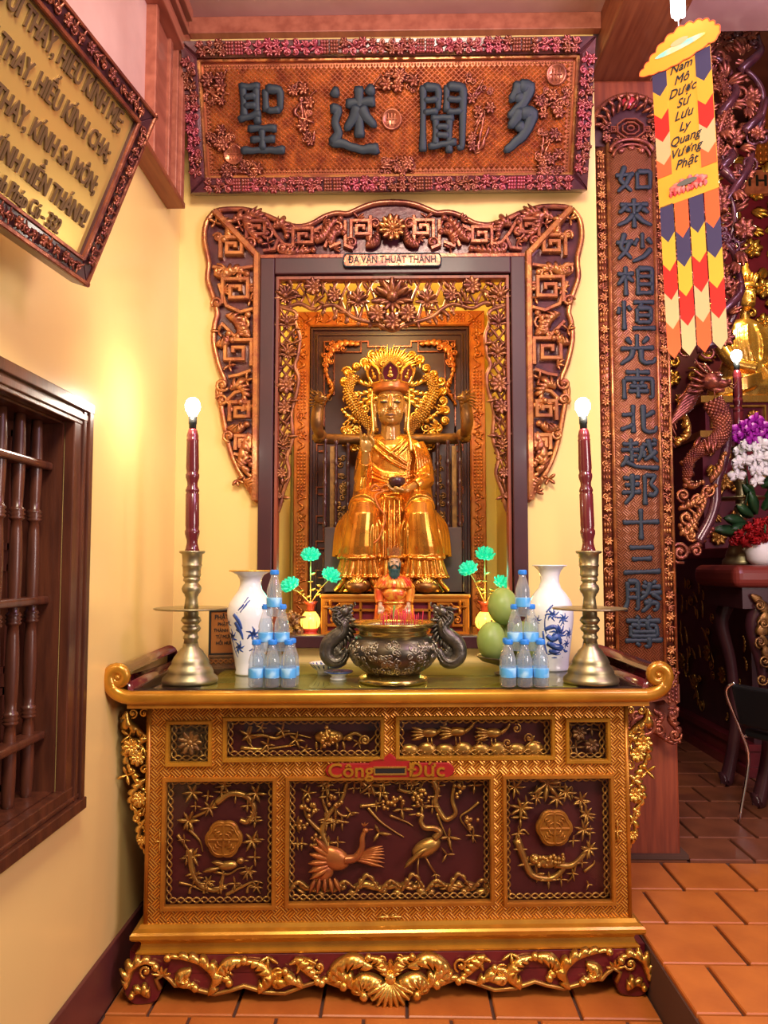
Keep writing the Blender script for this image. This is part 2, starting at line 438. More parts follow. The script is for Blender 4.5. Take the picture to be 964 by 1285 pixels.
MT = dict(
    wall=M('yellow_paint', (.84, .60, .225), (.80, .57, .215), rough=.28, nscale=2, bump=.03, bscale=30),
    niche=M('niche_paint', (.86, .64, .14), rough=.45),
    ceil=M('mauve_ceiling', (.72, .46, .41), (.56, .32, .28), rough=.5, nscale=2.2, bump=.15, bscale=9),
    redwood=M('red_wood', (.28, .062, .026), (.17, .034, .017), rough=.42, nscale=5, stretch=(9, 9, .6), bump=.05, bscale=20),
    beamwood=M('beam_wood', (.30, .090, .035), (.20, .050, .020), rough=.45, nscale=5, stretch=(9, .6, 9), bump=.05, bscale=20),
    trimwood=M('pink_wood', (.40, .125, .075), (.28, .075, .045), rough=.4, nscale=4, stretch=(6, .7, 6)),
    winwood=M('window_wood', (.105, .030, .014), (.055, .016, .009), rough=.33, nscale=6, stretch=(6, 6, .7), bump=.06, bscale=30, coat=.2),
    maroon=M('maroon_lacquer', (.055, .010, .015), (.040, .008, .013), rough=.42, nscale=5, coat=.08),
    maroon2=M('maroon_carcass', (.15, .013, .018), (.10, .009, .014), rough=.32, nscale=7, coat=.4),
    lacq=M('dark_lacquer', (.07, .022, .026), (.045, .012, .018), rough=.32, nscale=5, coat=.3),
    copper=M('copper_carving', (.38, .115, .055), (.17, .042, .034), rough=.27, metal=.55, nscale=22, bump=.10, bscale=60, rvar=.08),
    copperg=M('gilt_carving', (.56, .23, .07), (.28, .08, .04), rough=.27, metal=.6, nscale=18, bump=.10, bscale=60, rvar=.08),
    purple=M('purple_lacquer_carving', (.12, .032, .038), (.06, .016, .026), rough=.24, metal=.2, nscale=16, bump=.10, bscale=50, coat=.4),
    openwork=M('openwork_gilding', (.34, .125, .045), (.15, .042, .028), rough=.3, metal=.55, nscale=20, bump=.1, bscale=60),
    plum=M('plum_carving', (.36, .055, .085), (.22, .06, .03), rough=.25, metal=.45, nscale=9, bump=.1, bscale=60, coat=.3),
    signbg=M('sign_ground', (.44, .12, .05), (.32, .08, .04), rough=.32, metal=.45, nscale=10),
    ink=M('blue_black_paint', (.012, .022, .036), rough=.55),
    black=M('black_paint', (.012, .010, .010), rough=.5),
    gold=M('gold_leaf', (.88, .54, .13), (.70, .36, .06), rough=.27, metal=.85, nscale=14, bump=.05, bscale=50, rvar=.08),
    robe=M('robe_gold', (.78, .36, .05), (.50, .17, .02), rough=.26, metal=.85, nscale=9, rvar=.06, coat=.2),
    oldgold=M('old_gold', (.60, .33, .07), (.38, .17, .04), rough=.34, metal=.75, nscale=20, bump=.10, bscale=60, rvar=.1),
    ochre=M('ochre_gilding', (.52, .21, .025), (.38, .13, .015), rough=.34, metal=.5, nscale=12, rvar=.08),
    rim=M('yellow_gilding', (.60, .28, .025), (.44, .18, .016), rough=.27, metal=.5, nscale=8, coat=.25),
    skin=M('gilt_skin', (.50, .27, .065), (.40, .19, .045), rough=.22, metal=.45, nscale=6, coat=.4),
    orange=M('orange_gilding', (.56, .19, .04), (.42, .11, .03), rough=.33, metal=.5, nscale=20, bump=.1, bscale=60),
    brass=M('brass', (.44, .38, .22), (.34, .29, .17), rough=.40, metal=.95, nscale=7, rvar=.07),
    bronze=M('dark_bronze', (.17, .15, .12), (.09, .078, .064), rough=.36, metal=.8, nscale=30, bump=.3, bscale=70),
    censer=M('censer_bronze', (.40, .36, .27), (.20, .17, .12), rough=.33, metal=.95, nscale=10, rvar=.08),
    candle=M('candle_lacquer', (.12, .014, .018), rough=.2, coat=.6),
    socket=M('black_socket', (.02, .022, .022), rough=.4),
    bulb=M('lit_bulb', (1, 1, 1), emit=(1, .93, .86), estr=30),
    cfl=M('lit_tube', (1, 1, 1), emit=(1, .96, .95), estr=5),
    neckb=M('burner_brass', (.62, .46, .14), (.45, .33, .10), rough=.25, metal=.95, nscale=7),
    bowlm=M('burner_bowl', (.15, .13, .10), (.09, .075, .055), rough=.35, metal=.9, nscale=12),
    porc=M('porcelain', (.80, .81, .84), rough=.12, coat=.5),
    blue=M('cobalt_blue', (.025, .06, .26), (.05, .12, .40), rough=.15, nscale=30, coat=.5),
    giltrim=M('gilt_rim', (.85, .48, .08), rough=.25, metal=.5),
    pet=frost(glass_mat('clear_plastic', (.95, .98, 1.0), .03, 1.5, 2.6), .22),
    runner=M('yellow_table_board', (.46, .33, .045), (.34, .23, .03), rough=.4, nscale=3, stretch=(1, 6, 1)),
    water=glass_mat('water', (.86, .94, .99), .0, 1.33, 1.0),
    glass=glass_mat('sheet_glass', (.95, .96, .96), .0, 1.5, 1.0),
    tabglass=glass_mat('table_glass', (.88, .93, .90), .015, 1.5, 1.0),
    cap=M('blue_cap', (.03, .23, .75), rough=.35),
    labelm=M('bottle_label', (.10, .40, .80), (.36, .66, .92), rough=.3, nscale=26, mix=(.46, .60), detail=1),
    green=M('green_fruit', (.20, .30, .06), (.28, .36, .10), rough=.42, nscale=9),
    jade=M('lit_jade_petal', (.03, .55, .32), rough=.35, emit=(.0, .62, .34), estr=.42),
    amber=M('lit_amber_glass', (1, .55, .08), rough=.2, emit=(1, .55, .07), estr=1.9),
    cup=M('red_cup', (.32, .05, .02), rough=.3, coat=.3),
    stem=M('gilt_stem', (.48, .33, .10), rough=.35, metal=.7),
    root=M('carved_root', (.22, .11, .045), (.13, .06, .03), rough=.4, nscale=12, bump=.2, bscale=40),
    tile=M('terracotta', (.54, .165, .030), (.43, .118, .022), rough=.40, nscale=5, bump=.05, bscale=50, rvar=.07),
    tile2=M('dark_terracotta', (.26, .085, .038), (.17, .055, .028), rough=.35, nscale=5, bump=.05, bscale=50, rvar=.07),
    grout=M('grout', (.10, .045, .03), rough=.85),
    base=M('baseboard_paint', (.13, .032, .028), (.10, .026, .024), rough=.45, nscale=4),
    bannery=M('yellow_cloth', (.78, .38, .035), rough=.7),
    bred=M('red_cloth', (.80, .02, .015), rough=.7),
    bnavy=M('navy_cloth', (.045, .038, .11), rough=.7),
    bcream=M('cream_cloth', (.58, .43, .22), rough=.7),
    bora=M('orange_cloth', (.74, .12, .035), rough=.7),
    bgold=M('mustard_cloth', (.66, .42, .04), rough=.7),
    pink=M('pink_print', (.72, .04, .06), (.80, .30, .26), rough=.7, nscale=40),
    teal=M('teal_print', (.25, .68, .62), (.85, .70, .15), rough=.7, nscale=12),
    grey=M('grey_print', (.13, .13, .12), rough=.7),
    brushed=M('brushed_brass_sheet', (.78, .54, .16), rough=.30, metal=.7, nscale=3),
    darkgold=M('dark_gilt', (.34, .17, .05), (.16, .07, .03), rough=.38, metal=.7, nscale=20, bump=.1),  # darker, browner gilt than the gold leaf
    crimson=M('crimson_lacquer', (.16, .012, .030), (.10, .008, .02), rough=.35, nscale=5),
    white=M('white_petal', (.86, .85, .83), rough=.55),
    magenta=M('magenta_petal', (.42, .015, .40), (.30, .01, .30), rough=.5, nscale=30),
    redp=M('red_petal', (.50, .012, .015), (.32, .008, .012), rough=.5, nscale=30),
    leafm=M('dark_leaf', (.025, .085, .025), (.015, .05, .02), rough=.4, nscale=10),
    chrome=M('chrome', (.85, .85, .87), rough=.08, metal=1),
    blackseat=M('black_vinyl', (.012, .012, .014), rough=.45),
    redtab=M('red_table_lacquer', (.22, .035, .025), rough=.3, coat=.3),
    incense=M('incense_red', (.55, .02, .05), rough=.6),
    ash=M('incense_ash', (.42, .36, .34), (.30, .25, .24), rough=.9, nscale=40, bump=.4),
    beard=M('green_black_beard', (.012, .05, .05), rough=.45),
    face=M('painted_face', (.52, .33, .20), rough=.4, coat=.3),
    hand=M('painted_hand', (.60, .38, .32), rough=.4),
    robe2=M('red_gold_robe', (.66, .05, .02), (.80, .34, .04), rough=.32, metal=.35, nscale=30, mix=(.42, .56), coat=.3),
    robe3=M('gold_robe', (.74, .32, .04), (.55, .07, .02), rough=.3, metal=.5, nscale=20),
    slab=M('slate_purple_block', (.085, .045, .055), (.06, .03, .04), rough=.5, nscale=4),
    boardbg=brocade('couplet_ground', (.40, .15, .065), (.24, .075, .04), 26, rough=.4, metal=.35),
    brocade=brocade('altar_brocade', (.66, .30, .035), (.26, .075, .010), 26),
    panelbg=M('altar_panel_ground', (.085, .010, .010), (.05, .006, .008), rough=.4, nscale=4),
    lip=M('dark_lip', (.10, .04, .03), rough=.5),
)
# ------------------------------------------------------------------ carving helpers (XZ plane, viewer at -y)
RNG = random.Random(3)
def inside(poly, x, z):
    c = False; n = len(poly)
    for i in range(n):
        x1, z1 = poly[i][0], poly[i][1]; x2, z2 = poly[i-1][0], poly[i-1][1]
        if (z1 > z) != (z2 > z) and x < (x2-x1)*(z-z1)/(z2-z1)+x1: c = not c
    return c
def sites(poly, d, rng, tries=4000, inset=0):
    xs = [p[0] for p in poly]; zs = [p[1] for p in poly]; out = []
    for _ in range(tries):
        x = rng.uniform(min(xs), max(xs)); z = rng.uniform(min(zs), max(zs))
        if not inside(poly, x, z): continue
        if inset and not all(inside(poly, x+inset*a, z+inset*b) for a, b in ((1,0),(-1,0),(0,1),(0,-1))): continue
        if all((x-a)**2+(z-b)**2 > d*d for a, b in out): out.append((x, z))
    return out
def scroll(mb, c, r, y, a0, turns, w, flat=.8, n=6):
    """a curl: spiral rod that thins out and ends in a bead"""
    p = spiral(c, r*.16, r, a0, turns, 10, y)
    mb.tube(p, lambda t: w*(.95-.45*t), n, flat, (0,1,0))
    mb.ell((c[0], y-.2*w, c[1]), (w*.95, w*.8, w*.95), 6, 4)
    return p[-1]
def acan(mb, pts, w, y=0.0, lobes=6, side=1, size=1.0, taper=.75, n=6, both=False):
    """acanthus plume along pts (XZ): a broad ribbon with forward-curling lobes, a raised vein and a curled tip"""
    P = cat(pts, 3*lobes); P = [V((p.x, y+p.y, p.z)) for p in P]; m = 6*lobes+1
    acc = [0]
    for p, q in zip(P, P[1:]): acc.append(acc[-1]+(q-p).length)
    Q = []; j = 0
    for i in range(m):                                  # even steps along the curve
        d = acc[-1]*i/(m-1)
        while j < len(acc)-2 and acc[j+1] < d: j += 1
        Q.append(P[j].lerp(P[j+1], (d-acc[j])/max(1e-9, acc[j+1]-acc[j])))
    W = w*2.1*size; vs = []; fs = []
    for i in range(m):
        t = i/(m-1); T = (Q[min(i+1, m-1)]-Q[max(i-1, 0)]).normalized(); N = V((-T.z, 0, T.x))*side
        env = min(1, .45+2.2*t)*(1-taper*t*t); lb = abs(sin(pi*lobes*t))**.55
        o = W*env*(.42+.62*lb); i_ = (W*env*(.42+.62*lb) if both else W*.40*env); f = T*(W*.45*lb*env)
        h = w*.70*env+.22*w
        vs += [Q[i]-N*i_+(f if both else V()), Q[i]-N*i_*.55+V((0, -h*(.55+.35*lb*both), 0))+(f*.5 if both else V()), Q[i]+V((0, -h*.62 if both else -h, 0)), Q[i]+N*o*.55+V((0, -h*(.50+.45*lb), 0))+f*.5, Q[i]+N*o+f+V((0, -h*.15, 0)), Q[i]+V((0, w*.35, 0))]
    for i in range(m-1):
        for k in range(6): fs.append((i*6+k, i*6+(k+1) % 6, (i+1)*6+(k+1) % 6, (i+1)*6+k))
    fs.append((5, 4, 3, 2, 1, 0)); fs.append(tuple((m-1)*6+k for k in range(6)))
    mb.add(vs, fs)
    mb.ell(tuple(Q[-1]+V((0, -w*.3, 0))), w*.62, 7, 5)
def fan(mb, c, r, y, n=7, a0=0, a1=pi, w=.4, seg=3, lift=.4):
    for i in range(n):
        a = a0+(a1-a0)*(i/(n-1) if n > 1 else .5)
        mb.leaf((c[0], y, c[1]), (cos(a), -.22, sin(a)), r, r*w, lift=lift, seg=seg, blunt=True)
def rosette(mb, c, r, y, n=8):
    for L, k, dy in ((1, n, 0), (.68, n-1, -.12*r)):
        for i in range(k):
            a = 2*pi*(i+.5*(L < 1))/k
            mb.leaf((c[0], y+dy, c[1]), (cos(a), -.35, sin(a)), r*L, r*L*(.66 if n > 8 else .92), lift=.5, seg=3, blunt=True)
    mb.ell((c[0], y-.25*r, c[1]), (r*.26, r*.22, r*.26), 8, 5)
def lotusf(mb, c, r, y):
    """lotus seen from the side: three fans of petals over a collar"""
    fan(mb, c, r, y, 7, -.15, pi+.15, .42)
    fan(mb, (c[0], c[1]+.05*r), r*.85, y-.22*r, 5, .5, pi-.5, .5)
    mb.ell((c[0], y-.25*r, c[1]+.12*r), (r*.30, r*.28, r*.30), 8, 5)
    fan(mb, (c[0], c[1]-.05*r), r*.6, y-.1*r, 5, pi+.35, 2*pi-.35, .5)
def cloudlet(mb, c, r, y, rng=RNG):
    for k in range(3):
        a = rng.uniform(0, 6.28)+k*2.1
        q = (c[0]+.5*r*cos(a), c[1]+.5*r*sin(a))
        scroll(mb, q, r*.5, y, rng.uniform(0, 6), rng.choice((-1, 1))*1.3, r*.17)
def carve(mb, poly, d, y, rng, size=1.0, flowers=.15, depth=.3):
    """fills an outline with curled leaves, scrolls and a few blossoms"""
    for x, z in sites(poly, d, rng, inset=d*.25):
        a = rng.uniform(0, 2*pi); r = d*size*rng.uniform(.55, .8); u = rng.random(); yy = y-depth*d*rng.random()
        if u < flowers: rosette(mb, (x, z), r*.75, yy, 7)
        elif u < .45: scroll(mb, (x, z), r*.62, yy, a, rng.choice((-1, 1))*1.25, r*.17)
        else:
            for k in range(3): mb.leaf((x-.3*r*cos(a), yy, z-.3*r*sin(a)), (cos(a+(k-1)*.7), -.3, sin(a+(k-1)*.7)), r*(1.15 if k == 1 else .9), r*.5, curl=(k-1)*.35, lift=.5, seg=3, blunt=True)
def fret(mb, x, z, s, w, y0, y1, flip=1):
    """square key spiral"""
    q = [(-.5,-.5), (-.5,.5), (.5,.5), (.5,-.25), (-.2,-.25), (-.2,.2), (.2,.2), (.2,0)]
    mb.bar([(x+flip*a*s, z+b*s) for a, b in q], w, y0, y1)

# ------------------------------------------------------------------ the room
XW, YB = -1.0, 3.45            # left wall, back wall
wl = MB()
WY0, WY1, WZ0, WZ1 = 1.42, 2.30, .83, 1.93
wl.box(XW-.16, XW, -1.6, WY0, 0, 4.2).box(XW-.16, XW, WY1, 4.6, 0, 4.2).box(XW-.16, XW, WY0, WY1, 0, WZ0).box(XW-.16, XW, WY0, WY1, WZ1, 4.2)
struct(wl.obj('wall_left', MT['wall']))
NX0, NX1, NZ0, NZ1, NY = -.598, .548, 1.165, 2.97, 4.34
wb = MB()
wb.box(XW, NX0, YB, YB+.1, 0, 4.2).box(NX1, .902, YB, YB+.1, 0, 4.2).box(NX0, NX1, YB, YB+.1, 0, NZ0-.03).box(NX0, NX1, YB, YB+.1, 2.88, 4.2)
struct(wb.obj('wall_back', MT['wall']))
nb = MB()
nb.box(NX0-.05, NX0, YB+.1, NY+.05, NZ0, NZ1).box(NX1, NX1+.05, YB+.1, NY+.05, NZ0, NZ1).box(NX0, NX1, NY, NY+.05, NZ0, NZ1).box(NX0-.05, NX1+.05, YB+.1, NY+.05, NZ1, NZ1+.05)
struct(nb.obj('wall_niche', MT['niche']))
nf = MB(); nf.box(NX0-.05, NX1+.05, YB-.005, NY+.05, NZ0-.03, NZ0)
struct(nf.obj('floor_niche', MT['rim']))
ce = MB(); ce.box(XW-.16, 5.2, -1.6, YB+.1, 4.02, 4.12)
struct(ce.obj('ceiling', MT['ceil']))
# crown boards along the left and back wall, the big beam and the square column
t = MB(); t.box(XW, XW+.035, -1.6, YB, 3.82, 4.02); struct(bevel(t.obj('trim_1', MT['trimwood'])))
t = MB(); t.box(XW+.035, .93, YB-.045, YB, 3.94, 4.02); struct(bevel(t.obj('trim_2', MT['trimwood'])))
t = MB(); t.box(.93, 1.225, -1.6, 3.95, 3.83, 4.14); struct(bevel(t.obj('trim_3', MT['beamwood']), .008))
co = MB(); co.box(.902, 1.272, 3.62, 3.95, .18, 3.83)
col_o = struct(bevel(co.obj('trim_4', MT['redwood']), .012))
pl = MB(); pl.box(.89, 1.30, 3.60, 3.97, .18, .20); pl.obj('column_plinth', MT['grout'], col_o)
# moulded wooden panel high on the left wall
pan = sroot('trim_5', (XW, 0, 0))
m = MB()
for k, (a, b, d) in enumerate(((2.90, 3.245, .035), (2.899, 2.93, .055), (3.10, 3.135, .05), (3.175, 3.199, .06), (3.20, 3.2455, .075))): m.box(0-.001*k, d, a, b, 3.06-.001*k, 3.70+.001*k)
bevel(m.obj('stile', MT['trimwood'], pan))
m = MB()
for k, (a, b, d) in enumerate(((3.702, 3.93, .03), (3.701, 3.745, .085), (3.765, 3.80, .07), (3.82, 3.85, .086), (3.88, 3.931, .10))): m.box(0, d, 1.2-.001*k, 3.247+.001*k, a, b)
bevel(m.obj('rail', MT['trimwood'], pan))
m = MB(); m.box(0, .08, 1.2, 3.25, 3.033, 3.058); bevel(m.obj('lower_rail', MT['beamwood'], pan))
m = MB(); m.box(0, .012, 1.2, 2.90, 3.06, 3.70); m.obj('inner_panel', MT['ceil'], pan)

# floors: base slabs and every tile
fl = MB(); fl.box(XW, .872, -1.6, YB, -.1, -.012); floor_o = struct(fl.obj('floor', MT['grout']))
def tile_mesh(wx, wy, h=.016, c=.004):
    b = MB(); vs = []
    for z, i in ((-h, 0), (-c, 0), (0, c)):
        vs += [(-wx/2+i, -wy/2+i, z), (wx/2-i, -wy/2+i, z), (wx/2-i, wy/2-i, z), (-wx/2+i, wy/2-i, z)]
    fs = [(8, 9, 10, 11)]
    for k in (0, 4): fs += [(k+i, k+(i+1) % 4, k+4+(i+1) % 4, k+4+i) for i in range(4)]
    return b.add(vs, fs, False).mesh('tile')
TS = .278
tm = tile_mesh(TS, TS); tm2 = tm.copy()
for r in range(5):
    for c in range(-1, 8):
        x = -.552+.2895*(c-2)+.145*(r % 2)+.145; y = 2.20+.29*r+.05
        a_, b_ = max(x-.139, XW+.016), min(x+.139, .866)
        if b_-a_ < .03: continue
        x = (a_+b_)/2
        link('tile', tm if b_-a_ > .277 else tile_mesh(b_-a_, TS), MT['tile'], floor_o, (x, y, RNG.uniform(-.0015, .001)), (RNG.uniform(-.003, .003), RNG.uniform(-.003, .003), 0))
fh = MB(); fh.box(.872, 6.0, -1.6, 8.6, -.1, .163); floor2 = struct(fh.obj('floor_raised', MT['grout']))
rows = [(2.105, 1.16), (2.396, 1.016), (2.687, 1.16), (2.981, .99), (3.28, 1.163)]
for k, (y0, xj) in enumerate(rows):
    x0 = xj
    while x0 > .90: x0 -= .293
    n = 0
    for c in range(6):
        a, b = max(.878, x0+c*.293+.006), x0+(c+1)*.293-.006
        if b-a < .03: continue
        me = tm if b-a > .277 else tile_mesh(b-a, TS)
        link('tile', me, MT['tile'], floor2, ((a+b)/2, y0+.146, .18+RNG.uniform(-.001, .001)), (RNG.uniform(-.003, .003), RNG.uniform(-.003, .003), 0))
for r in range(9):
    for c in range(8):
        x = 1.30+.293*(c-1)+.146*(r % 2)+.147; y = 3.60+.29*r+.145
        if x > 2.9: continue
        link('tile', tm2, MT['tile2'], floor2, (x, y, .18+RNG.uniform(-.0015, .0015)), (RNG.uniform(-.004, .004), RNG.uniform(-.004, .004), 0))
bb = MB(); bb.box(XW, XW+.014, -1.6, YB, 0, .192).box(XW+.014, .87, YB-.014, YB, 0, .192)
struct(bevel(bb.obj('baseboard_left', MT['base']), .003))

# window in the left wall: moulded frame, three rails, turned balusters, closed shutters behind
win = sroot('window_1', (XW, 0, 0))
def wframe(name, y0, y1, z0, z1, axis):
    b = MB()
    if axis == 'v':
        o = 1 if y0 > 2 else -1
        b.box(-.002, .028, y0, y1, z0, z1)
        yy = y1 if o > 0 else y0
        b.box(.001, .04, min(yy+o*.001, yy-o*.03), max(yy+o*.001, yy-o*.03), z0+.001, z1-.001).box(.001, .034, min(yy-o*.038, yy-o*.06), max(yy-o*.038, yy-o*.06), z0+.001, z1-.001)
    else:
        y0 -= .0015; y1 += .0025; b.box(-.003, .0295, y0, y1, z0-.0015, z1+.0015)
        if z0 > 1.5: b.box(0, .0412, y0-.001, y1+.001, z1-.03, z1+.0025).box(0, .0352, y0-.001, y1+.001, z1-.06, z1-.038)
        else: b.box(0, .0462, y0-.001, y1+.001, z0-.0025, z0+.032).box(0, .0352, y0-.001, y1+.001, z0+.038, z0+.05)
    return bevel(b.obj(name, MT['winwood'], win), .003)
wframe('frame', 2.295, 2.41, .76, 2.0, 'v'); wframe('frame', 1.31, 1.425, .76, 2.0, 'v')
wframe('frame', 1.31, 2.41, 1.928, 2.0, 'h'); wframe('sill', 1.31, 2.41, .76, .838, 'h')
b = MB(); b.box(-.155, -.004, 2.285, 2.299, .8305, 1.9295).box(-.155, -.004, 1.421, 1.435, .8305, 1.9295).box(-.156, -.005, 1.4205, 2.2995, .8303, .842).box(-.156, -.005, 1.4205, 2.2995, 1.92, 1.9297)
b.obj('reveal', MT['winwood'], win)
for z in (1.005, 1.395, 1.79):
    b = MB(); b.box(-.085, -.028, 1.435, 2.285, z-.012, z+.012); bevel(b.obj('rail', MT['winwood'], win), .008, 3)
bal = MB(); prof = []
def ringed(z0, z1, r):
    n = 10; out = []
    for i in range(n+1):
        t = i/n; out.append((r*(.78+.22*sin(pi*t)), z0+(z1-z0)*t))
    return out
for z0, z1 in ((.832, 1.06), (1.10, 1.33), (1.37, 1.62), (1.66, 1.92)):
    prof += ringed(z0, z1, .0185)
    if z1 < 1.9:
        for k, rr in enumerate((.019, .0215, .017, .0225, .017, .0215, .019)): prof.append((rr, z1+.004+.036*k/7))
balm = bal.lathe(prof, 14).mesh('baluster')
for k in range(8): link('baluster', balm, MT['winwood'], win, (-.058, 2.235-.104*k, 0))
for k in range(2):
    b = MB(); y0 = 1.435+.425*k
    b.box(-.152, -.135, y0, y0+.42, .832, 1.92)
    for (a, c2) in ((.86, 1.15), (1.19, 1.50), (1.54, 1.89)):
        b.box(-.135, -.122, y0+.05, y0+.37, a, a+.02).box(-.135, -.122, y0+.05, y0+.37, c2-.02, c2).box(-.135, -.122, y0+.05, y0+.07, a, c2).box(-.135, -.122, y0+.35, y0+.37, a, c2)
    b.obj('shutter', MT['winwood'], win)
# ------------------------------------------------------------------ the altar table
AR = radians(2.7)
altar = thing('altar_table', 'large gilded red altar table with carved panels and scrolled top, standing against the yellow wall', 'altar', (-.03, 2.78, 0), (0, 0, AR))
def aw(x, y, z): return V((-.03+x*cos(AR)-y*sin(AR), 2.78+x*sin(AR)+y*cos(AR), z))       # altar -> room
def aq(px, py): return ((px-489.5)*.0028, .743-(py-980)*.00273)                            # drawing units of the altar's face -> metres
TZ = 1.075
# carcass and plinth
b = MB(); b.box(-.842, .842, .074, .62, .17, 1.03); b.obj('carcass', MT['maroon2'], altar)
half = [(0, .012), (.05, .005), (.085, .03), (.115, .055), (.16, .045), (.23, .072), (.30, .052), (.36, .030), (.43, .034), (.50, .056), (.54, .044), (.60, .030),
        (.66, .045), (.70, .062), (.735, .06), (.75, .078), (.775, .098), (.80, .082), (.785, .05), (.80, .012), (.83, .0), (.875, .0), (.905, .03), (.917, .075), (.912, .115), (.885, .15), (.872, .166)]
outl = [(-x, z) for x, z in half[::-1]]+half[1:]
b = MB(); b.prism([(p.x, p.z) for p in cat(outl, 3)], 0, .04, ch=.006)
for s in (-1, 1):
    b.box(min(s*.84, s*.90), max(s*.84, s*.90), .03, .62, .06, .165).box(min(s*.82, s*.90), max(s*.82, s*.90), .54, .62, 0, .165)
b.obj('plinth', MT['maroon2'], altar)
def amap(mb, pts, y): return [V((aq(*p)[0], y, aq(*p)[1])) for p in pts]
edge = MB(); edge.tube([V((x, -.004, z+.004)) for x, z in [(-x, z) for x, z in half[18::-1]]+half[1:19]], .008, 6)
edge.obj('plinth_edge', MT['oldgold'], altar)
for s in (1, -1):
    g = MB()
    def P(*q): return [(s*x, z) for x, z in q]
    acan(g, P((.06, .12), (.13, .148), (.19, .12), (.20, .075), (.16, .06)), 0.0273, -.006, 7, -s, .9)
    acan(g, P((.12, .04), (.17, .085), (.235, .07)), 0.0227, -.006, 5, s, .9)
    acan(g, P((.33, .15), (.28, .10), (.25, .075)), 0.0227, -.004, 5, -s, .9)
    acan(g, P((.30, .055), (.34, .075), (.39, .06), (.40, .10), (.36, .11)), 0.0227, -.006, 6, s, .8)
    acan(g, P((.45, .04), (.41, .085), (.44, .13), (.50, .148)), 0.0250, -.006, 7, -s, .9)
    acan(g, P((.50, .148), (.56, .14), (.585, .10), (.55, .075)), 0.0227, -.006, 6, -s, .9)
    acan(g, P((.62, .035), (.60, .09), (.64, .135), (.70, .155), (.76, .16)), 0.0227, -.006, 7, s, .8)
    acan(g, P((.68, .12), (.72, .10), (.715, .07), (.665, .06)), 0.0227, -.006, 5, -s, .9)
    acan(g, P((.90, .06), (.885, .12), (.84, .145), (.80, .13)), 0.0227, -.006, 6, -s, .8)
    acan(g, P((.82, .03), (.85, .05), (.88, .035)), 0.0182, -.006, 4, s, .9)
    for c, r, a, tn in (((.165, .075), .032, 0, 1.2), ((.385, .10), .022, 2, -1.2), ((.245, .12), .026, 3, 1.2), ((.56, .09), .022, 1, 1.1), ((.70, .085), .022, 2, 1.1), ((.835, .115), .022, 4, -1.1)):
        scroll(g, (s*c[0], c[1]), r, -.008, a, tn*s, .008)
    fan(g, (s*.30, .15), .05, -.004, 4, -pi*.9, -pi*.1, .4); fan(g, (s*.42, .155), .04, -.004, 3, -pi*.85, -pi*.15, .4); fan(g, (s*.78, .10), .035, -.006, 5, .3, pi-.3, .4)
    g.obj('scroll_carving', MT['gold'], altar)
g = MB()                                        # the big shell palmette in the middle
for s in (1, -1):
    acan(g, [(s*.01, .03), (s*.05, .075), (s*.10, .085), (s*.125, .045), (s*.09, .03)], 0.0280, -.014, 8, -s, 1.0)
    acan(g, [(s*.008, .09), (s*.03, .14), (s*.075, .155)], 0.0210, -.012, 6, -s, .9)
    scroll(g, (s*.075, .055), .032, -.022, 0 if s > 0 else pi, s*1.3, .010)
    scroll(g, (s*.03, .145), .018, -.016, 0, s*1.3, .007)
fan(g, (0, .075), .085, -.016, 9, pi*1.12, pi*1.88, .32, 4)
fan(g, (0, .10), .055, -.012, 5, .5, pi-.5, .4); g.ell((0, -.02, .085), (.020, .014, .020), 10, 6)
g.obj('shell_carving', MT['gold'], altar)
# mouldings above the plinth
def ring_mould(name, prof, mat, x, y1=.62):
    """prof: (projection, z) run round front and both sides"""
    b = MB(); vs = []; n = len(prof)
    for k, (sx, yy) in enumerate(((-1, y1), (-1, 0), (1, 0), (1, y1))):
        for p, z in prof: vs.append((sx*(x+p), yy if yy else .02-p, z))
    fs = [(k*n+i, k*n+i+1, (k+1)*n+i+1, (k+1)*n+i) for k in range(3) for i in range(n-1)]
    b.add(vs, fs, False); return b.obj(name, mat, altar)
ring_mould('lower_moulding', [(-.02, .165), (.022, .166), (.024, .172), (.012, .180), (.008, .196), (.012, .206), (.020, .212)], MT['rim'], .848)
ring_mould('upper_moulding', [(.020, .212), (.034, .216), (.040, .224), (.040, .236), (.034, .243), (.018, .250), (.012, .262), (-.02, .264)], MT['rim'], .848)
# face frame with seven openings
holes = {}
for nm, a, c in (('d1', (211, 906), (264, 959)), ('d2', (282, 902), (480, 954)), ('d3', (499, 902), (694, 954)), ('d4', (714, 904), (766, 956)),
                 ('p1', (208, 978), (345, 1138)), ('p2', (361, 978), (618, 1136)), ('p3', (634, 977), (771, 1134))):
    x0, z1 = aq(*a); x1, z0 = aq(*c); holes[nm] = (x0, x1, z0, z1)
holes['d4'] = (-holes['d1'][1], -holes['d1'][0], *holes['d1'][2:]); holes['d3'] = (-holes['d2'][1], -holes['d2'][0], *holes['d2'][2:]); holes['p3'] = (-holes['p1'][1], -holes['p1'][0], *holes['p1'][2:])
b = MB(); R4 = lambda x0, x1, z0, z1: [(x0, z0), (x1, z0), (x1, z1), (x0, z1)]
b.prism(R4(-.848, .848, .255, 1.03), .016, .046, [R4(*h) for h in holes.values()])
b.obj('face_frame', MT['brocade'], altar)
for s in (-1, 1): MB().tube([(s*.845, .018, .26), (s*.845, .018, 1.02)], .008, 8).obj('corner_bead', MT['ochre'], altar)
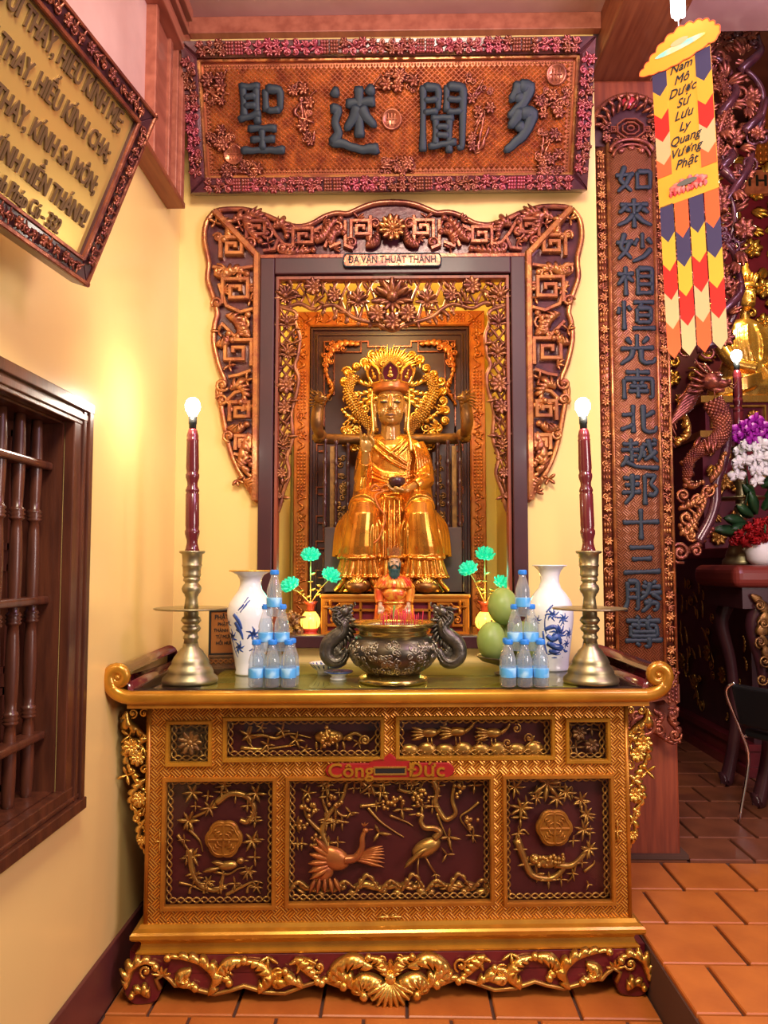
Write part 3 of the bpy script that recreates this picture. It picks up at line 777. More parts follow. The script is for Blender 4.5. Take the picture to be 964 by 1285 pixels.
# small flat emblems on the stiles
for px, py in ((204, 1055), (777, 1048)):
    x, z = aq(px, py); b = MB()
    for a in (0, pi/2, pi, 3*pi/2): b.leaf((x, .013, z), (cos(a), 0, sin(a)*1.7), .04 if a in (pi/2, 3*pi/2) else .022, .012, lift=.3)
    b.obj('stile_emblem', MT['gold'], altar)
b = MB(); x, z = aq(489, 1152)
for s in (-1, 1): b.leaf((x, .013, z), (s, 0, .05), .045, .014); b.leaf((x, .013, z), (s*.8, 0, .5), .02, .01)
b.obj('rail_emblem', MT['gold'], altar)

G = MT['oldgold']
def link_chain(mb, x0, x1, z0, z1, y):
    """pierced border: two wavy rods that cross, all round"""
    def run(p, q):
        L = hypot(q[0]-p[0], q[1]-p[1]); n = max(2, round(L/.027)); d = ((q[0]-p[0])/L, (q[1]-p[1])/L); nn = (-d[1], d[0])
        for s in (1, -1):
            pts = []
            for i in range(n*6+1):
                t = i/(n*6); o = s*.0085*sin(pi*n*t); pts.append(V((p[0]+d[0]*L*t+nn[0]*o, y-s*.002*cos(pi*n*t), p[1]+d[1]*L*t+nn[1]*o)))
            mb.tube(pts, .0034, 5)
        for i in range(n+1):
            t = i/n; mb.ell((p[0]+d[0]*L*t, y-.003, p[1]+d[1]*L*t), .0048, 6, 4)
    i = .015
    run((x0+i, z0+i), (x1-i, z0+i)); run((x0+i, z1-i), (x1-i, z1-i)); run((x0+i, z0+i), (x0+i, z1-i)); run((x1-i, z0+i), (x1-i, z1-i))
panels = {}
for nm, (x0, x1, z0, z1) in holes.items():
    pn = MB().box(x0-.01, x1+.01, .062, .073, z0-.01, z1+.01).obj('panel', MT['panelbg'], altar); panels[nm] = pn
    b = MB(); i = .006
    b.bar([(x0, z0), (x1, z0), (x1, z1), (x0, z1)], .016, .004, .03, closed=True)
    b.obj('panel_moulding', MT['rim' if nm[0] == 'd' else 'ochre'], pn)
    b = MB(); link_chain(b, x0, x1, z0, z1, .045); b.obj('pierced_border', G, pn)
    b = MB(); b.box(x0+.003, x1-.003, .0165, .0180, z0+.003, z1-.003); b.obj('glass_pane', MT['glass'], pn)
def at(px, py, y=.044): x, z = aq(px, py); return V((x, y+.012, z))
def twig(mb, pts, r0, r1=.3, y=.044):
    P = cat([at(*p, y) for p in pts], 6); mb.tube(P, lambda t: 1.45*r0*(1-(1-r1)*t), 6); return P
def star(mb, px, py, r, n=6, y=.040, a0=0., sp=2*pi):
    c = at(px, py, y)
    for i in range(n):
        a = a0+sp*i/n+RNG.uniform(-.15, .15); mb.leaf(c, (cos(a), -.12, sin(a)), r*RNG.uniform(.95, 1.35), r*.42, lift=.4, seg=3)
def bunch(mb, px, py, r, n, y=.040):
    c = at(px, py, y)
    for i in range(n):
        a = RNG.uniform(0, 6.3); q = r*sqrt(RNG.random()); mb.ell((c.x+q*cos(a), y-RNG.uniform(0, .006), c.z+q*sin(a)), RNG.uniform(.006, .009), 7, 5)
# left panel: bamboo wreath, bird, medallion
def medallion(pn, px, py, r):
    c = at(px, py, .034); b = MB()
    out = []
    for i in range(36):
        a = 2*pi*i/36; q = r*(1+.10*abs(cos(3*a))-.03); out.append((c.x+q*cos(a), c.z+q*sin(a)))
    b.prism(out, .032, .05, ch=.004)
    inn = [V((c.x+(p[0]-c.x)*.82, .031, c.z+(p[1]-c.z)*.82)) for p in out]; b.tube(inn, .0035, 5, closed=True)
    for a in (0, pi/2): b.bar([(c.x-r*.85*cos(a), c.z-r*.85*sin(a)), (c.x+r*.85*cos(a), c.z+r*.85*sin(a))], .008, .027, .033)
    for k in range(4):
        a = pi/4+k*pi/2; d = V((cos(a), 0, sin(a))); n2 = V((-sin(a), 0, cos(a)))
        for j, q in enumerate((.28, .48, .66)):
            o = V((c.x, .030, c.z))+d*r*q; b.tube([o-n2*r*.22*(1-.2*j), o+d*.006, o+n2*r*.22*(1-.2*j)], .0028, 5)
    b.obj('medallion', MT['ochre'], pn)
b = MB()
twig(b, [(270, 1012), (288, 1000), (308, 1004), (318, 1020), (310, 1036), (300, 1034)], .009, .7)
twig(b, [(270, 1012), (258, 1022), (242, 1030), (228, 1036)], .006)
twig(b, [(238, 1070), (240, 1092), (248, 1112), (266, 1122), (284, 1118)], .009, .6)
twig(b, [(222, 1052), (232, 1066), (240, 1078)], .005); twig(b, [(236, 1045), (250, 1060), (254, 1074)], .004)
twig(b, [(276, 1122), (280, 1102), (278, 1096)], .006); twig(b, [(284, 1128), (300, 1120), (318, 1112), (330, 1114)], .005)
twig(b, [(225, 1112), (240, 1116), (262, 1126)], .004); twig(b, [(266, 1098), (286, 1102), (300, 1095), (316, 1095)], .004)
for x, y, r in ((240, 998, .034), (236, 1034, .036), (280, 990, .026), (320, 1000, .034), (316, 1060, .034), (242, 1078, .03), (312, 1098, .026), (262, 1018, .028), (246, 1105, .024), (322, 1118, .022), (318, 1030, .022), (262, 1110, .022)): star(b, x, y, r, 6)
b.ell(at(286, 1090, .036), (.036, .014, .016), 12, 7, RY(-.12)); b.ell(at(302, 1084, .034), (.014, .011, .012), 10, 6)
b.leaf(at(276, 1093, .032), (-1, -.05, -.15), .06, .02); b.leaf(at(282, 1088, .028), (-.9, -.1, .25), .045, .02); b.leaf(at(306, 1084, .032), (1, 0, .0), .018, .008)
for k in range(16):
    a = 2*pi*k/16; star(b, 277+46*cos(a), 1058+60*sin(a), RNG.uniform(.018, .028), 4)
for k in range(5): twig(b, [(238+18*k, 1126), (240+18*k, 1118), (250+18*k, 1116)], .004)
b.obj('bamboo_relief', G, panels['p1']); medallion(panels['p1'], 281, 1056, .062)
# right panel: pine, lion, peony
b = MB()
twig(b, [(652, 1062), (662, 1090), (672, 1108), (696, 1112), (712, 1098), (704, 1085)], .011, .5)
twig(b, [(660, 1082), (652, 1060), (660, 1050), (668, 1056)], .006); twig(b, [(700, 1095), (722, 1096), (738, 1082), (744, 1072)], .009, .5)
twig(b, [(738, 1104), (750, 1095), (752, 1090)], .004); twig(b, [(728, 1090), (724, 1108), (716, 1118)], .004)
for x, y, r in ((650, 995, .03), (692, 990, .05), (716, 1002, .03), (658, 1022, .036), (678, 1008, .026), (745, 1075, .03), (704, 1010, .03), (735, 1012, .028), (742, 1030, .028), (738, 1050, .03)): star(b, x, y, r, 7)
for i in range(7): bunch(b, 672+i*6, 1084+(i % 2)*5, .012, 5)
b.ell(at(690, 1090, .036), (.042, .016, .022), 12, 7); b.ell(at(674, 1086, .034), (.020, .015, .018), 10, 6)
star(b, 743, 1120, .016, 3); star(b, 724, 1064, .02, 4)
for k in range(18):
    a = 2*pi*k/18; star(b, 700+46*cos(a), 1054+60*sin(a), RNG.uniform(.018, .030), 4)
b.obj('pine_relief', G, panels['p3']); medallion(panels['p3'], 699, 1046, .062)
# centre panel: phoenix under a blossoming tree, crane on the rocks
b = MB()
for i in range(9):
    x = 374+i*29
    for k in range(5): b.ell(at(x+RNG.uniform(-15, 15), 1122+RNG.uniform(-6, 6), .044), (RNG.uniform(.012, .034), .014, RNG.uniform(.006, .014)), 9, 5, RY(RNG.uniform(-.5, .5)))
    acan(b, [aq(x-14, 1124), aq(x, 1110-(i % 2)*6), aq(x+13, 1118)], .008, .040, 5, 1 if i % 2 else -1, .9)
for k in range(22): star(b, RNG.uniform(372, 606), RNG.choice((988, 996, 1004, 1016))+RNG.uniform(-4, 6), RNG.uniform(.016, .026), 4)
for k in range(9): star(b, RNG.uniform(372, 430), RNG.uniform(1030, 1075), RNG.uniform(.018, .028), 4)
twig(b, [(398, 1118), (400, 1095), (410, 1072), (404, 1050), (412, 1028), (428, 1010), (436, 985)], .012, .35)
twig(b, [(408, 1055), (394, 1042), (384, 1030), (380, 1010), (384, 990)], .006); twig(b, [(418, 1020), (430, 1030), (446, 1028)], .005)
twig(b, [(412, 1030), (404, 1006), (410, 990)], .005); twig(b, [(452, 985), (466, 998), (486, 1006)], .007, .5); twig(b, [(452, 1018), (470, 1016), (488, 1010)], .005)
twig(b, [(462, 1020), (476, 1036), (492, 1048), (508, 1058)], .004); twig(b, [(490, 1030), (510, 1038), (520, 1044)], .0035)
twig(b, [(500, 996), (512, 1000), (526, 998), (534, 986)], .006); twig(b, [(545, 985), (550, 1000), (548, 1014), (556, 1030), (563, 1036), (574, 1028), (570, 1012), (572, 994)], .008, .6)
twig(b, [(550, 1028), (556, 1044), (564, 1062), (570, 1078)], .0035); twig(b, [(604, 1014), (592, 1024), (580, 1034), (592, 1052), (600, 1066)], .0035)
for x, y, r, n in ((386, 1018, .03, 14), (380, 1038, .02, 8), (420, 1008, .025, 10), (396, 1060, .022, 9), (530, 1005, .03, 15), (580, 996, .03, 14), (490, 1012, .028, 13), (594, 1038, .024, 11), (502, 1010, .018, 6)): bunch(b, x, y, r, n)
for x, y, r, n in ((372, 1040, .03, 5), (386, 1000, .026, 5), (420, 1035, .034, 4), (440, 1026, .024, 3), (466, 990, .036, 5), (478, 1000, .03, 4), (476, 1052, .036, 3), (505, 1022, .034, 4), (531, 1018, .032, 4), (598, 992, .03, 4), (565, 1058, .034, 4), (562, 1080, .026, 3), (596, 1056, .024, 4), (512, 985, .026, 4), (552, 992, .026, 4), (412, 996, .026, 4)): star(b, x, y, r, n)
b.obj('tree_relief', G, panels['p2'])
b = MB()
b.ell(at(418, 1082, .034), (.062, .022, .040), 14, 9, RY(.35)); b.ell(at(405, 1098, .034), (.04, .02, .036), 12, 8)
b.tube(cat([at(432, 1084, .032), at(446, 1082, .032), at(454, 1070, .030), at(455, 1056, .030), at(458, 1048, .028)], 6), lambda t: .017*(1-.6*t), 8)
b.ell(at(459, 1047, .028), (.012, .009, .009), 8, 6); b.leaf(at(462, 1046, .026), (1, 0, .1), .02, .008); star(b, 457, 1042, .018, 3, .028, .8, 2)
for k in range(7): b.leaf(at(444+k*2, 1084-k*1.5, .032-.001*k), (1, -.05, -.12+.1*k), .11-.006*k, .018, curl=.1)
for k in range(6): b.leaf(at(412, 1074+k*4, .018), (-.6-.08*k, -.1, .8-.25*k), .07, .026)
for k in range(5): b.leaf(at(396+6*k, 1106, .022), (.2*k-.4, -.1, -.9), .05, .02)
b.obj('phoenix_relief', MT['orange'], panels['p2'])
b = MB()
b.ell(at(536, 1070, .034), (.056, .022, .030), 14, 9, RY(-.45))
b.tube(cat([at(546, 1058, .030), at(553, 1050, .028), at(546, 1045, .028), at(534, 1044, .028), at(529, 1036, .028), at(531, 1029, .028), at(527, 1027, .028)], 6), lambda t: .013*(1-.55*t), 8)
b.ell(at(526, 1027, .028), (.011, .008, .008), 8, 6); b.leaf(at(523, 1027, .027), (-1, 0, -.05), .028, .007)
for k in range(6): b.leaf(at(538-3*k, 1068+2*k, .016), (-.9, -.05, -.45-.07*k), .06, .020)
b.tube([at(526, 1082, .036), at(525, 1096, .036), at(526, 1112, .036)], .0038, 6); b.tube([at(534, 1080, .036), at(540, 1092, .036), at(548, 1104, .036)], .0038, 6)
for s in (-1, 0, 1): b.leaf(at(526, 1112, .034), (s, -.1, -.4), .018, .006); b.leaf(at(548, 1104, .034), (s, -.1, -.4), .018, .006)
b.obj('crane_relief', MT['oldgold'], panels['p2'])
# drawer-like upper panels
b = MB()
b.ell(at(412, 928, .038), (.052, .016, .026), 14, 8); bunch(b, 412, 926, .035, 26, .026); b.ell(at(438, 930, .036), (.014, .012, .010), 8, 6)
for x in (396, 404, 422, 430): b.leaf(at(x, 934, .034), (RNG.uniform(-.5, .5), -.1, -1), .03, .014)
for pts in ([(306, 930), (326, 926), (344, 930), (362, 924), (390, 930)], [(300, 942), (330, 944), (372, 938)], [(430, 932), (446, 924), (462, 934), (472, 926)], [(312, 914), (308, 930), (318, 946)]): twig(b, pts, .006)
for x, y, r in ((310, 926, .03), (334, 938, .028), (352, 920, .028), (370, 932, .028), (382, 944, .02), (326, 916, .02), (450, 936, .02)): star(b, x, y, r, 5)
scroll(b, aq(458, 932), .02, .036, 0, 1.6, .006)
b.obj('turtle_relief', G, panels['d2'])
b = MB()
for i in range(8): b.ell(at(515+i*23, 946, .042), (.036, .014, .022+.006*(i % 2)), 10, 6)
for x, y in ((540, 923), (576, 922), (622, 924)):
    b.ell(at(x, y, .034), (.034, .014, .017), 12, 7); b.tube(cat([at(x+10, y, .032), at(x+18, y-6, .032), at(x+22, y-12, .032)], 5), lambda t: .008*(1-.5*t), 6)
    for k in range(4): b.leaf(at(x-6, y-2+2*k, .028), (-1, -.1, .35-.2*k), .05, .016)
    b.tube([at(x-2, y+6, .036), at(x-1, y+18, .036)], .003, 5); b.tube([at(x+3, y+6, .036), at(x+4, y+18, .036)], .003, 5)
for c, a in (((652, 918), 0), ((668, 930), 2), ((640, 936), 4)): scroll(b, aq(*c), .018, .036, a, 1.3, .005)
star(b, 672, 936, .026, 5); star(b, 606, 934, .022, 5)
b.obj('bird_relief', G, panels['d3'])
b = MB(); c = at(238, 932, .036)
rosette(b, (c.x, c.z), .046, .036, 9)
for k in range(4): star(b, 228+20*(k & 1), 922+20*(k >> 1), .026, 6)
b.obj('flower_relief', MT['darkgold'], panels['d1'])
b = MB()
for k in range(2): rosette(b, (at(732+16*k, 924+16*k).x, at(732+16*k, 924+16*k).z), .028, .038, 7)
star(b, 730, 944, .03, 4); star(b, 750, 920, .026, 4); twig(b, [(722, 946), (738, 936), (756, 938)], .004)
b.obj('flower_relief', MT['darkgold'], panels['d4'])
# offering slot
sl = MB(); x0, zc = -.229, .776
o = [(-.205, zc-.026), (.205, zc-.026), (.222, zc-.014), (.228, zc), (.222, zc+.014), (.205, zc+.026), (.075, zc+.026), (.06, zc+.040), (.02, zc+.044), (0, zc+.060), (-.02, zc+.044), (-.06, zc+.040), (-.075, zc+.026), (-.205, zc+.026), (-.222, zc+.014), (-.228, zc), (-.222, zc-.014)]
sl.prism(o, .004, .017, ch=.003); slot = sl.obj('offering_slot', M('slot_red', (.30, .012, .012), rough=.4), altar, label='red plate with gold lettering and a coin slot')
b = MB(); b.bar([(-.055, zc-.012), (.055, zc-.012), (.055, zc+.012), (-.055, zc+.012)], .007, -.001, .006, closed=True); b.obj('slot_frame', MT['gold'], slot)
b = MB(); b.box(-.052, .052, .001, .005, zc-.009, zc+.009); b.obj('slot_opening', MT['black'], slot)
for me, x in ((SLOT_TXT[0], -.138), (SLOT_TXT[1], .128)): link('lettering', me, MT['rim'], slot, (x, .001, zc+.001))
# side brackets: open carving under the overhanging top
for s in (-1, 1):
    br = MB()
    def Q(*pts): return [(s*(489.5-px)*.0028, .743-(py-980)*.00273) for px, py in pts]
    y = .052
    acan(br, Q((156, 893), (158, 908), (172, 918), (184, 930)), 0.0180, y, 5, s, .9, n=7)
    acan(br, Q((184, 928), (168, 938), (158, 950), (163, 968)), 0.0165, y-.006, 6, s, .9, n=7)
    acan(br, Q((162, 965), (170, 985), (182, 998)), 0.0135, y, 5, -s, .8); acan(br, Q((182, 980), (168, 996), (166, 1012), (176, 1024)), 0.0135, y-.006, 6, s, .8)
    acan(br, Q((168, 1008), (171, 1032), (182, 1046)), 0.0105, y, 5, -s, .8); acan(br, Q((184, 1030), (175, 1046), (178, 1062), (185, 1078)), 0.0105, y, 5, s, .8)
    for (px, py), r in (((164, 938), .034), ((172, 952), .030), ((176, 1004), .030), ((180, 1056), .020)): rosette(br, Q((px, py))[0], r, y-.012, 8)
    for (px, py), r, a in (((164, 896), .018, 0), ((178, 896), .018, 2), ((180, 968), .020, 1), ((172, 1030), .016, 3)): scroll(br, Q((px, py))[0], r, y-.006, a, s*1.3, .006)
    for (px, py) in ((160, 925), (178, 940), (158, 975), (182, 1014)): fan(br, Q((px, py))[0], .034, y-.004, 4, RNG.uniform(0, 3), RNG.uniform(4, 6), .4)
    br.tube([V((s*.856, y, .52)), V((s*.856, y, .99))], .010, 6)
    br.obj('side_bracket', MT['gold'], altar)
# table top with rolled ends
tp = MB(); tp.box(-.90, .90, -.055, .645, 1.03, 1.068); tp.obj('tabletop', MT['lacq'], altar)
rn = MB(); rn.box(-.66, .66, -.03, .64, 1.0681, 1.0692); rn.obj('table_board', MT['runner'], altar, label='yellow board under the glass')
rm = MB(); ends = {}
for s in (-1, 1):
    path = [V((s*.05, -.062, 1.044)), V((s*.5, -.062, 1.044)), V((s*.84, -.062, 1.044)), V((s*.90, -.062, 1.046)), V((s*.938, -.062, 1.060)), V((s*.962, -.062, 1.085))]
    sp = spiral((s*.934, 1.114), .034, .008, -.55 if s > 0 else pi+.55, s*1.75, 16, -.064)
    P = cat(path, 6)[:-1]; ends[s] = (P+sp, [.024]*len(P)+[max(.008, .024-.017*i/len(sp)) for i in range(len(sp))])
    rm.ell((s*.934, -.068, 1.114), (.011, .010, .011), 10, 6)
rm.tube(ends[-1][0][::-1]+ends[1][0], ends[-1][1][::-1]+ends[1][1], 10, .8, (0, 1, 0))
rm.obj('front_rim', MT['rim'], altar)
rb = MB(); rb.box(-.90, .90, -.066, -.03, 1.008, 1.03); rb.obj('rim_underside', MT['ochre'], altar)
for s in (-1, 1):
    b = MB(); prof = []
    for i in range(15):
        a = radians(-150+i*22); prof.append((.934+.037*cos(a), 1.113+.037*sin(a)))
    prof = [(.878, 1.066), (.900, 1.070)]+[p for p in prof]
    vs = [(s*x, y, z) for y in (-.058, .645) for x, z in prof]; n = len(prof)
    b.add(vs, [(i, i+1, n+i+1, n+i) for i in range(n-1)]+[tuple(range(n)), tuple(range(2*n-1, n-1, -1))])
    solid = b.obj('side_roll', MT['candle'], altar)
tg = MB(); tg.box(-.885, .885, -.058, .64, 1.0695, TZ); tg.obj('glass_top', MT['tabglass'], altar)
# ------------------------------------------------------------------ carved frame of the niche
# drawing units: pixels of the frame's own elevation, centre x 488, 1 unit = .00353 m; built in its own plane at the wall
FU = .003568
def fq(px, py): return ((px-489.5)*FU, 2.842-(py-330)*.003606)
niche = thing('niche_surround', 'purple-brown carved wooden frame with scalloped wings around the lit niche', 'frame', (-.026, 3.45, 0))
FS = lambda pts: [fq(*p) for p in pts]
def mirror(pts): return [(-x, z) for x, z in pts]
for s, nm in ((-1, 'post'), (1, 'post')):
    x0, z1 = fq(323, 320); x1, z0 = fq(341, 812)
    b = MB(); b.box(x0*-s if s > 0 else x0, x1*-s if s > 0 else x1, -.045, .02, 1.135, z1) if s < 0 else b.box(-x1, -x0, -.045, .02, 1.135, z1)
    bevel(b.obj('post', MT['maroon'], niche), .005)
xi = -fq(341, 0)[0]; xo = -fq(323, 0)[0]
b = MB(); b.box(-xi, xi, -.045, .02, fq(0, 341)[1], fq(0, 320)[1]); bevel(b.obj('lintel', MT['maroon'], niche), .005)
b = MB(); b.box(-xo, xo, -.05, .03, 1.135, 1.19); bevel(b.obj('bottom_rail', MT['maroon'], niche), .005)
b = MB(); zt = fq(0, 341)[1]
b.bar([(-xi+.012, 1.19), (-xi+.012, zt-.012), (xi-.012, zt-.012), (xi-.012, 1.19)], .020, -.03, .02); b.obj('inner_bead', MT['redwood'], niche)
# outlines of the wing and the crest
wing = FS([(262, 258), (252, 272), (250, 295), (256, 322), (255, 345), (262, 366), (268, 388), (265, 402), (264, 425), (271, 455), (279, 476), (273, 492), (277, 518), (284, 552), (294, 580), (307, 602), (318, 620), (323, 625)])
wing = [(p.x, p.z) for p in cat(wing, 3)]
wpoly = wing+[fq(323, 320), fq(317, 312)]
crest_l = FS([(262, 258), (275, 255), (300, 255), (318, 260), (330, 264), (348, 272), (368, 278), (386, 275), (402, 266), (418, 261), (432, 262), (442, 258), (456, 252), (472, 248), (489.5, 247)])
crest_l = [(p.x, p.z) for p in cat(crest_l, 3)]
cpoly = crest_l+[(-x, z) for x, z in crest_l[-2::-1]]+[fq(979-323, 320), fq(323, 320)]
def carved_plate(name, poly, holes_, rng, mirror_=False):
    """purple ground with a rounded edge, key frets and leaf carving standing on it"""
    pp = [(-x, z) for x, z in poly] if mirror_ else poly
    b = MB(); b.prism(pp, -.012, .0, ch=0); ob = b.obj(name, MT['purple'], niche)
    return ob, pp
rng = random.Random(11)
for mir in (False, True):
    ob, pp = carved_plate('carved_wing', wpoly, (), rng, mir); sg = -1 if mir else 1
    e = MB(); e.tube([V((x*sg, -.022, z)) for x, z in wing], .013, 8)
    e.bar([(x*sg, z) for x, z in (fq(264, 259), fq(318, 316), fq(319, 624))], .032, -.052, -.008)
    e.obj('wing_edge', MT['copperg'], ob)
    c = MB(); MC = MT['copperg']
    m = lambda px, py: (fq(px, py)[0]*sg, fq(px, py)[1])
    for px, py, s_ in ((285, 306, 27), (291, 362, 32), (296, 440, 33), (298, 514, 24), (303, 553, 18)):
        x, z = m(px, py); fret(c, x, z, s_*FU, .021, -.044, -.010, sg*(1 if py % 4 else -1))
    for pts in ([(262, 330), (280, 334), (300, 332), (313, 330)], [(270, 352), (280, 380), (298, 388), (314, 384)], [(274, 402), (290, 418), (310, 414)], [(284, 470), (296, 468), (312, 462)], [(282, 500), (292, 490), (308, 486)], [(292, 566), (304, 570), (312, 560)]):
        c.bar([m(*p) for p in pts], .019, -.040, -.010)
    for pts, l in (([(270, 268), (280, 280), (276, 296)], 5), ([(264, 340), (276, 342), (290, 336), (306, 340)], 7), ([(280, 392), (292, 400), (296, 414), (288, 424)], 8), ([(310, 420), (302, 404), (308, 392)], 6), ([(286, 486), (296, 482), (304, 492), (300, 502)], 8), ([(284, 534), (296, 538), (308, 530)], 6), ([(300, 585), (306, 576), (314, 580)], 6), ([(306, 598), (314, 606), (319, 620)], 6), ([(268, 430), (280, 428), (284, 416)], 5), ([(310, 540), (300, 575), (316, 600)], 6)):
        acan(c, [m(*p) for p in pts], .024, -.032, l, sg, .95)
    for px, py, r, a in ((270, 335, 7, 0), (297, 343, 7, 1), (268, 376, 6, 2), (303, 404, 8, 3), (276, 500, 6, 1), (276, 480, 7, 4), (312, 358, 5, 2), (285, 544, 6, 3), (268, 292, 5, 1), (308, 508, 5, 2)):
        scroll(c, m(px, py), 1.3*r*FU, -.034, a, 1.3*sg, .012)
    for px, py in ((264, 272), (276, 360), (310, 372), (270, 412), (306, 474), (288, 505), (310, 566), (296, 598), (312, 614), (284, 455)):
        x, z = m(px, py); fan(c, (x, z), .034, -.030, 4, rng.uniform(0, 6), rng.uniform(6.5, 8), .52)
    c.obj('wing_carving', MC, ob, kind='stuff')
    tp = MB(); sp = [m(279, 476), m(270, 484), m(271, 498), m(277, 506)]; tp.tube([V((x, -.02, z)) for x, z in [(p.x, p.z) for p in cat(sp, 5)]], .010, 7); tp.obj('edge_loop', MT['copperg'], ob)
ob, pp = carved_plate('carved_crest', cpoly, (), rng)
e = MB(); e.tube([V((x, -.022, z)) for x, z in crest_l+[(-x, z) for x, z in crest_l[-2::-1]]], .014, 8); e.bar([fq(323, 318), fq(656, 318)], .024, -.042, -.008)
e.obj('crest_edge', MT['copper'], ob)
c = MB()
for sg in (1, -1):
    m = lambda px, py: (fq(px, py)[0]*sg, fq(px, py)[1])
    for px, py, s_ in ((316, 283, 20), (376, 294, 21), (449, 284, 20)): x, z = m(px, py); fret(c, x, z, 1.15*s_*FU, .019, -.044, -.010, sg)
    for pts in ([(330, 270), (342, 290), (352, 302), (366, 304)], [(388, 286), (400, 280), (410, 292), (404, 306)], [(430, 272), (430, 304), (440, 308)], [(326, 310), (340, 308), (345, 296)], [(462, 266), (462, 304)], [(410, 306), (424, 300)]):
        c.bar([m(*p) for p in pts], .019, -.040, -.010)
    for pts, l in (([(286, 272), (300, 268), (306, 284), (322, 298)], 8), ([(338, 280), (350, 278), (356, 292)], 7), ([(392, 300), (404, 292), (414, 276), (424, 270)], 8), ([(412, 304), (416, 290), (428, 288)], 6), ([(456, 306), (470, 300), (474, 284)], 7), ([(346, 312), (366, 314), (390, 310)], 7), ([(302, 262), (318, 266), (330, 276)], 6)):
        acan(c, [m(*p) for p in pts], .024, -.032, l, sg, .95)
    for px, py, r, a in ((330, 288, 7, 0), (360, 282, 6, 1), (394, 292, 7, 2), (420, 280, 8, 3), (438, 300, 6, 1), (350, 306, 6, 4), (468, 276, 6, 2), (310, 300, 6, 1)): scroll(c, m(px, py), 1.3*r*FU, -.034, a, 1.3*sg, .012)
    for px, py in ((296, 278), (332, 300), (362, 300), (402, 272), (416, 308), (446, 268), (456, 294), (372, 310)): x, z = m(px, py); fan(c, (x, z), .032, -.030, 4, rng.uniform(0, 6), rng.uniform(6.5, 8), .52)
c.obj('crest_carving', MT['copper'], ob, kind='stuff')
c = MB(); x, z = fq(489.5, 284); rosette(c, (x, z), .065, -.04, 11); lotusf(c, (x, z-.01), .045, -.06); c.obj('crest_flower', MT['copperg'], ob)
# name board
nbd = MB(); x0, z0 = fq(428, 334); x1, z1 = fq(552, 318); zc = (z0+z1)/2; h = (z1-z0)/2
x0, x1 = x0+.0, -x0
o = [(x0+.012, zc-h), (x1-.012, zc-h), (x1-.004, zc-h*.7), (x1, zc), (x1-.004, zc+h*.7), (x1-.012, zc+h), (x0+.012, zc+h), (x0+.004, zc+h*.7), (x0, zc), (x0+.004, zc-h*.7)]
nbd.prism(o, -.062, -.03, ch=.004); nbo = nbd.obj('name_board', MT['copper'], niche, label='small copper-coloured board with the dark letters')
link('lettering', NAME_TXT, MT['black'], nbo, (0, -.063, zc+.001))
b = MB(); b.bar(o, .006, -.068, -.05, closed=True); b.obj('board_border', MT['ink'], nbo)
# openwork inside the opening: branches, leaves and lotus
def openwork(name, edge_in, edge_out, flowers, stems, twigs, mir=False):
    b = MB(); s = -1 if mir else 1
    q = lambda p: (fq(*p)[0]*s, fq(*p)[1])
    b.tube([V((p.x, -.002, p.z)) for p in cat([q(p) for p in edge_in], 5)], .010, 7)
    for pts, r in stems:
        P = cat([q(p) for p in pts], 6); b.tube([V((p.x, .004+.008*sin(i*.5), p.z)) for i, p in enumerate(P)], lambda t: r*(1-.4*t), 6)
    for px, py, a, L in twigs:
        x, z = q((px, py)); a = radians(a) if not mir else pi-radians(a)
        b.leaf((x, -.004, z), (cos(a), -.2, sin(a)), L*FU*1.2, L*FU*.50, lift=.5, curl=rng.uniform(-.4, .4))
    for px, py, r, kind in flowers:
        (rosette if kind else lotusf)(b, q((px, py)), 1.25*r*FU, -.014)
    ob = b.obj(name, MT['openwork'], niche); return ob
def side(mir):
    rr = random.Random(5); tw = []; st = []; fl_ = []
    lim = [(386, 366), (430, 372), (470, 369), (520, 362), (560, 362), (590, 358), (620, 352), (637, 347)]
    def xr(y):
        if y < 386: return 368
        for (y0, x0), (y1, x1) in zip(lim, lim[1:]):
            if y0 <= y <= y1: return x0+(x1-x0)*(y-y0)/(y1-y0)
        return 348
    y = 388
    while y < 625:
        x0, x1 = 344, xr(y)-1; w_ = x1-x0
        st.append(([(x0, y+14), ((x0+x1)/2, y), (x1-1, y-14)], .0090)); st.append(([(x1, y+12), ((x0+x1)/2-2, y+2), (x0, y-13)], .0075))
        for k in range(2): tw.append((rr.uniform(x0+2, x1-2), y+rr.uniform(-9, 9), rr.uniform(0, 360), rr.uniform(8, 13)))
        y += 15
    for y_, k in ((402, 0), (440, 0), (480, 1), (508, 1), (556, 0), (590, 1), (618, 1)): fl_.append(((344+xr(y_))/2, y_, min(10, (xr(y_)-344)*.42), k))
    openwork('side_openwork', [(342, 378), (366, 386), (366, 400), (372, 418), (370, 440), (366, 455), (371, 470), (368, 490), (362, 515), (364, 545), (357, 570), (360, 590), (353, 612), (349, 630), (346, 638)], None, fl_, st, tw, mir)
side(False); side(True)
rr = random.Random(8); tw = []; st = []
def zb(px):
    d = abs(px-489.5)
    pts = [(0, 410), (20, 408), (40, 404), (60, 400), (78, 392), (95, 384), (112, 378), (125, 381), (150, 378)]
    for (a, y0), (b_, y1) in zip(pts, pts[1:]):
        if a <= d <= b_: return y0+(y1-y0)*(d-a)/(b_-a)
    return 378
px = 348
while px < 632:
    b0 = zb(px)
    st.append(([(px-8, b0-2), (px, (345+b0)/2), (px+12, 346)], .0090)); st.append(([(px+10, zb(px+10)-2), (px+3, (345+b0)/2+4), (px-10, 346)], .0075))
    for k in range(3): tw.append((px+rr.uniform(-8, 8), rr.uniform(352, b0-6), rr.uniform(0, 360), rr.uniform(9, 14)))
    px += 15
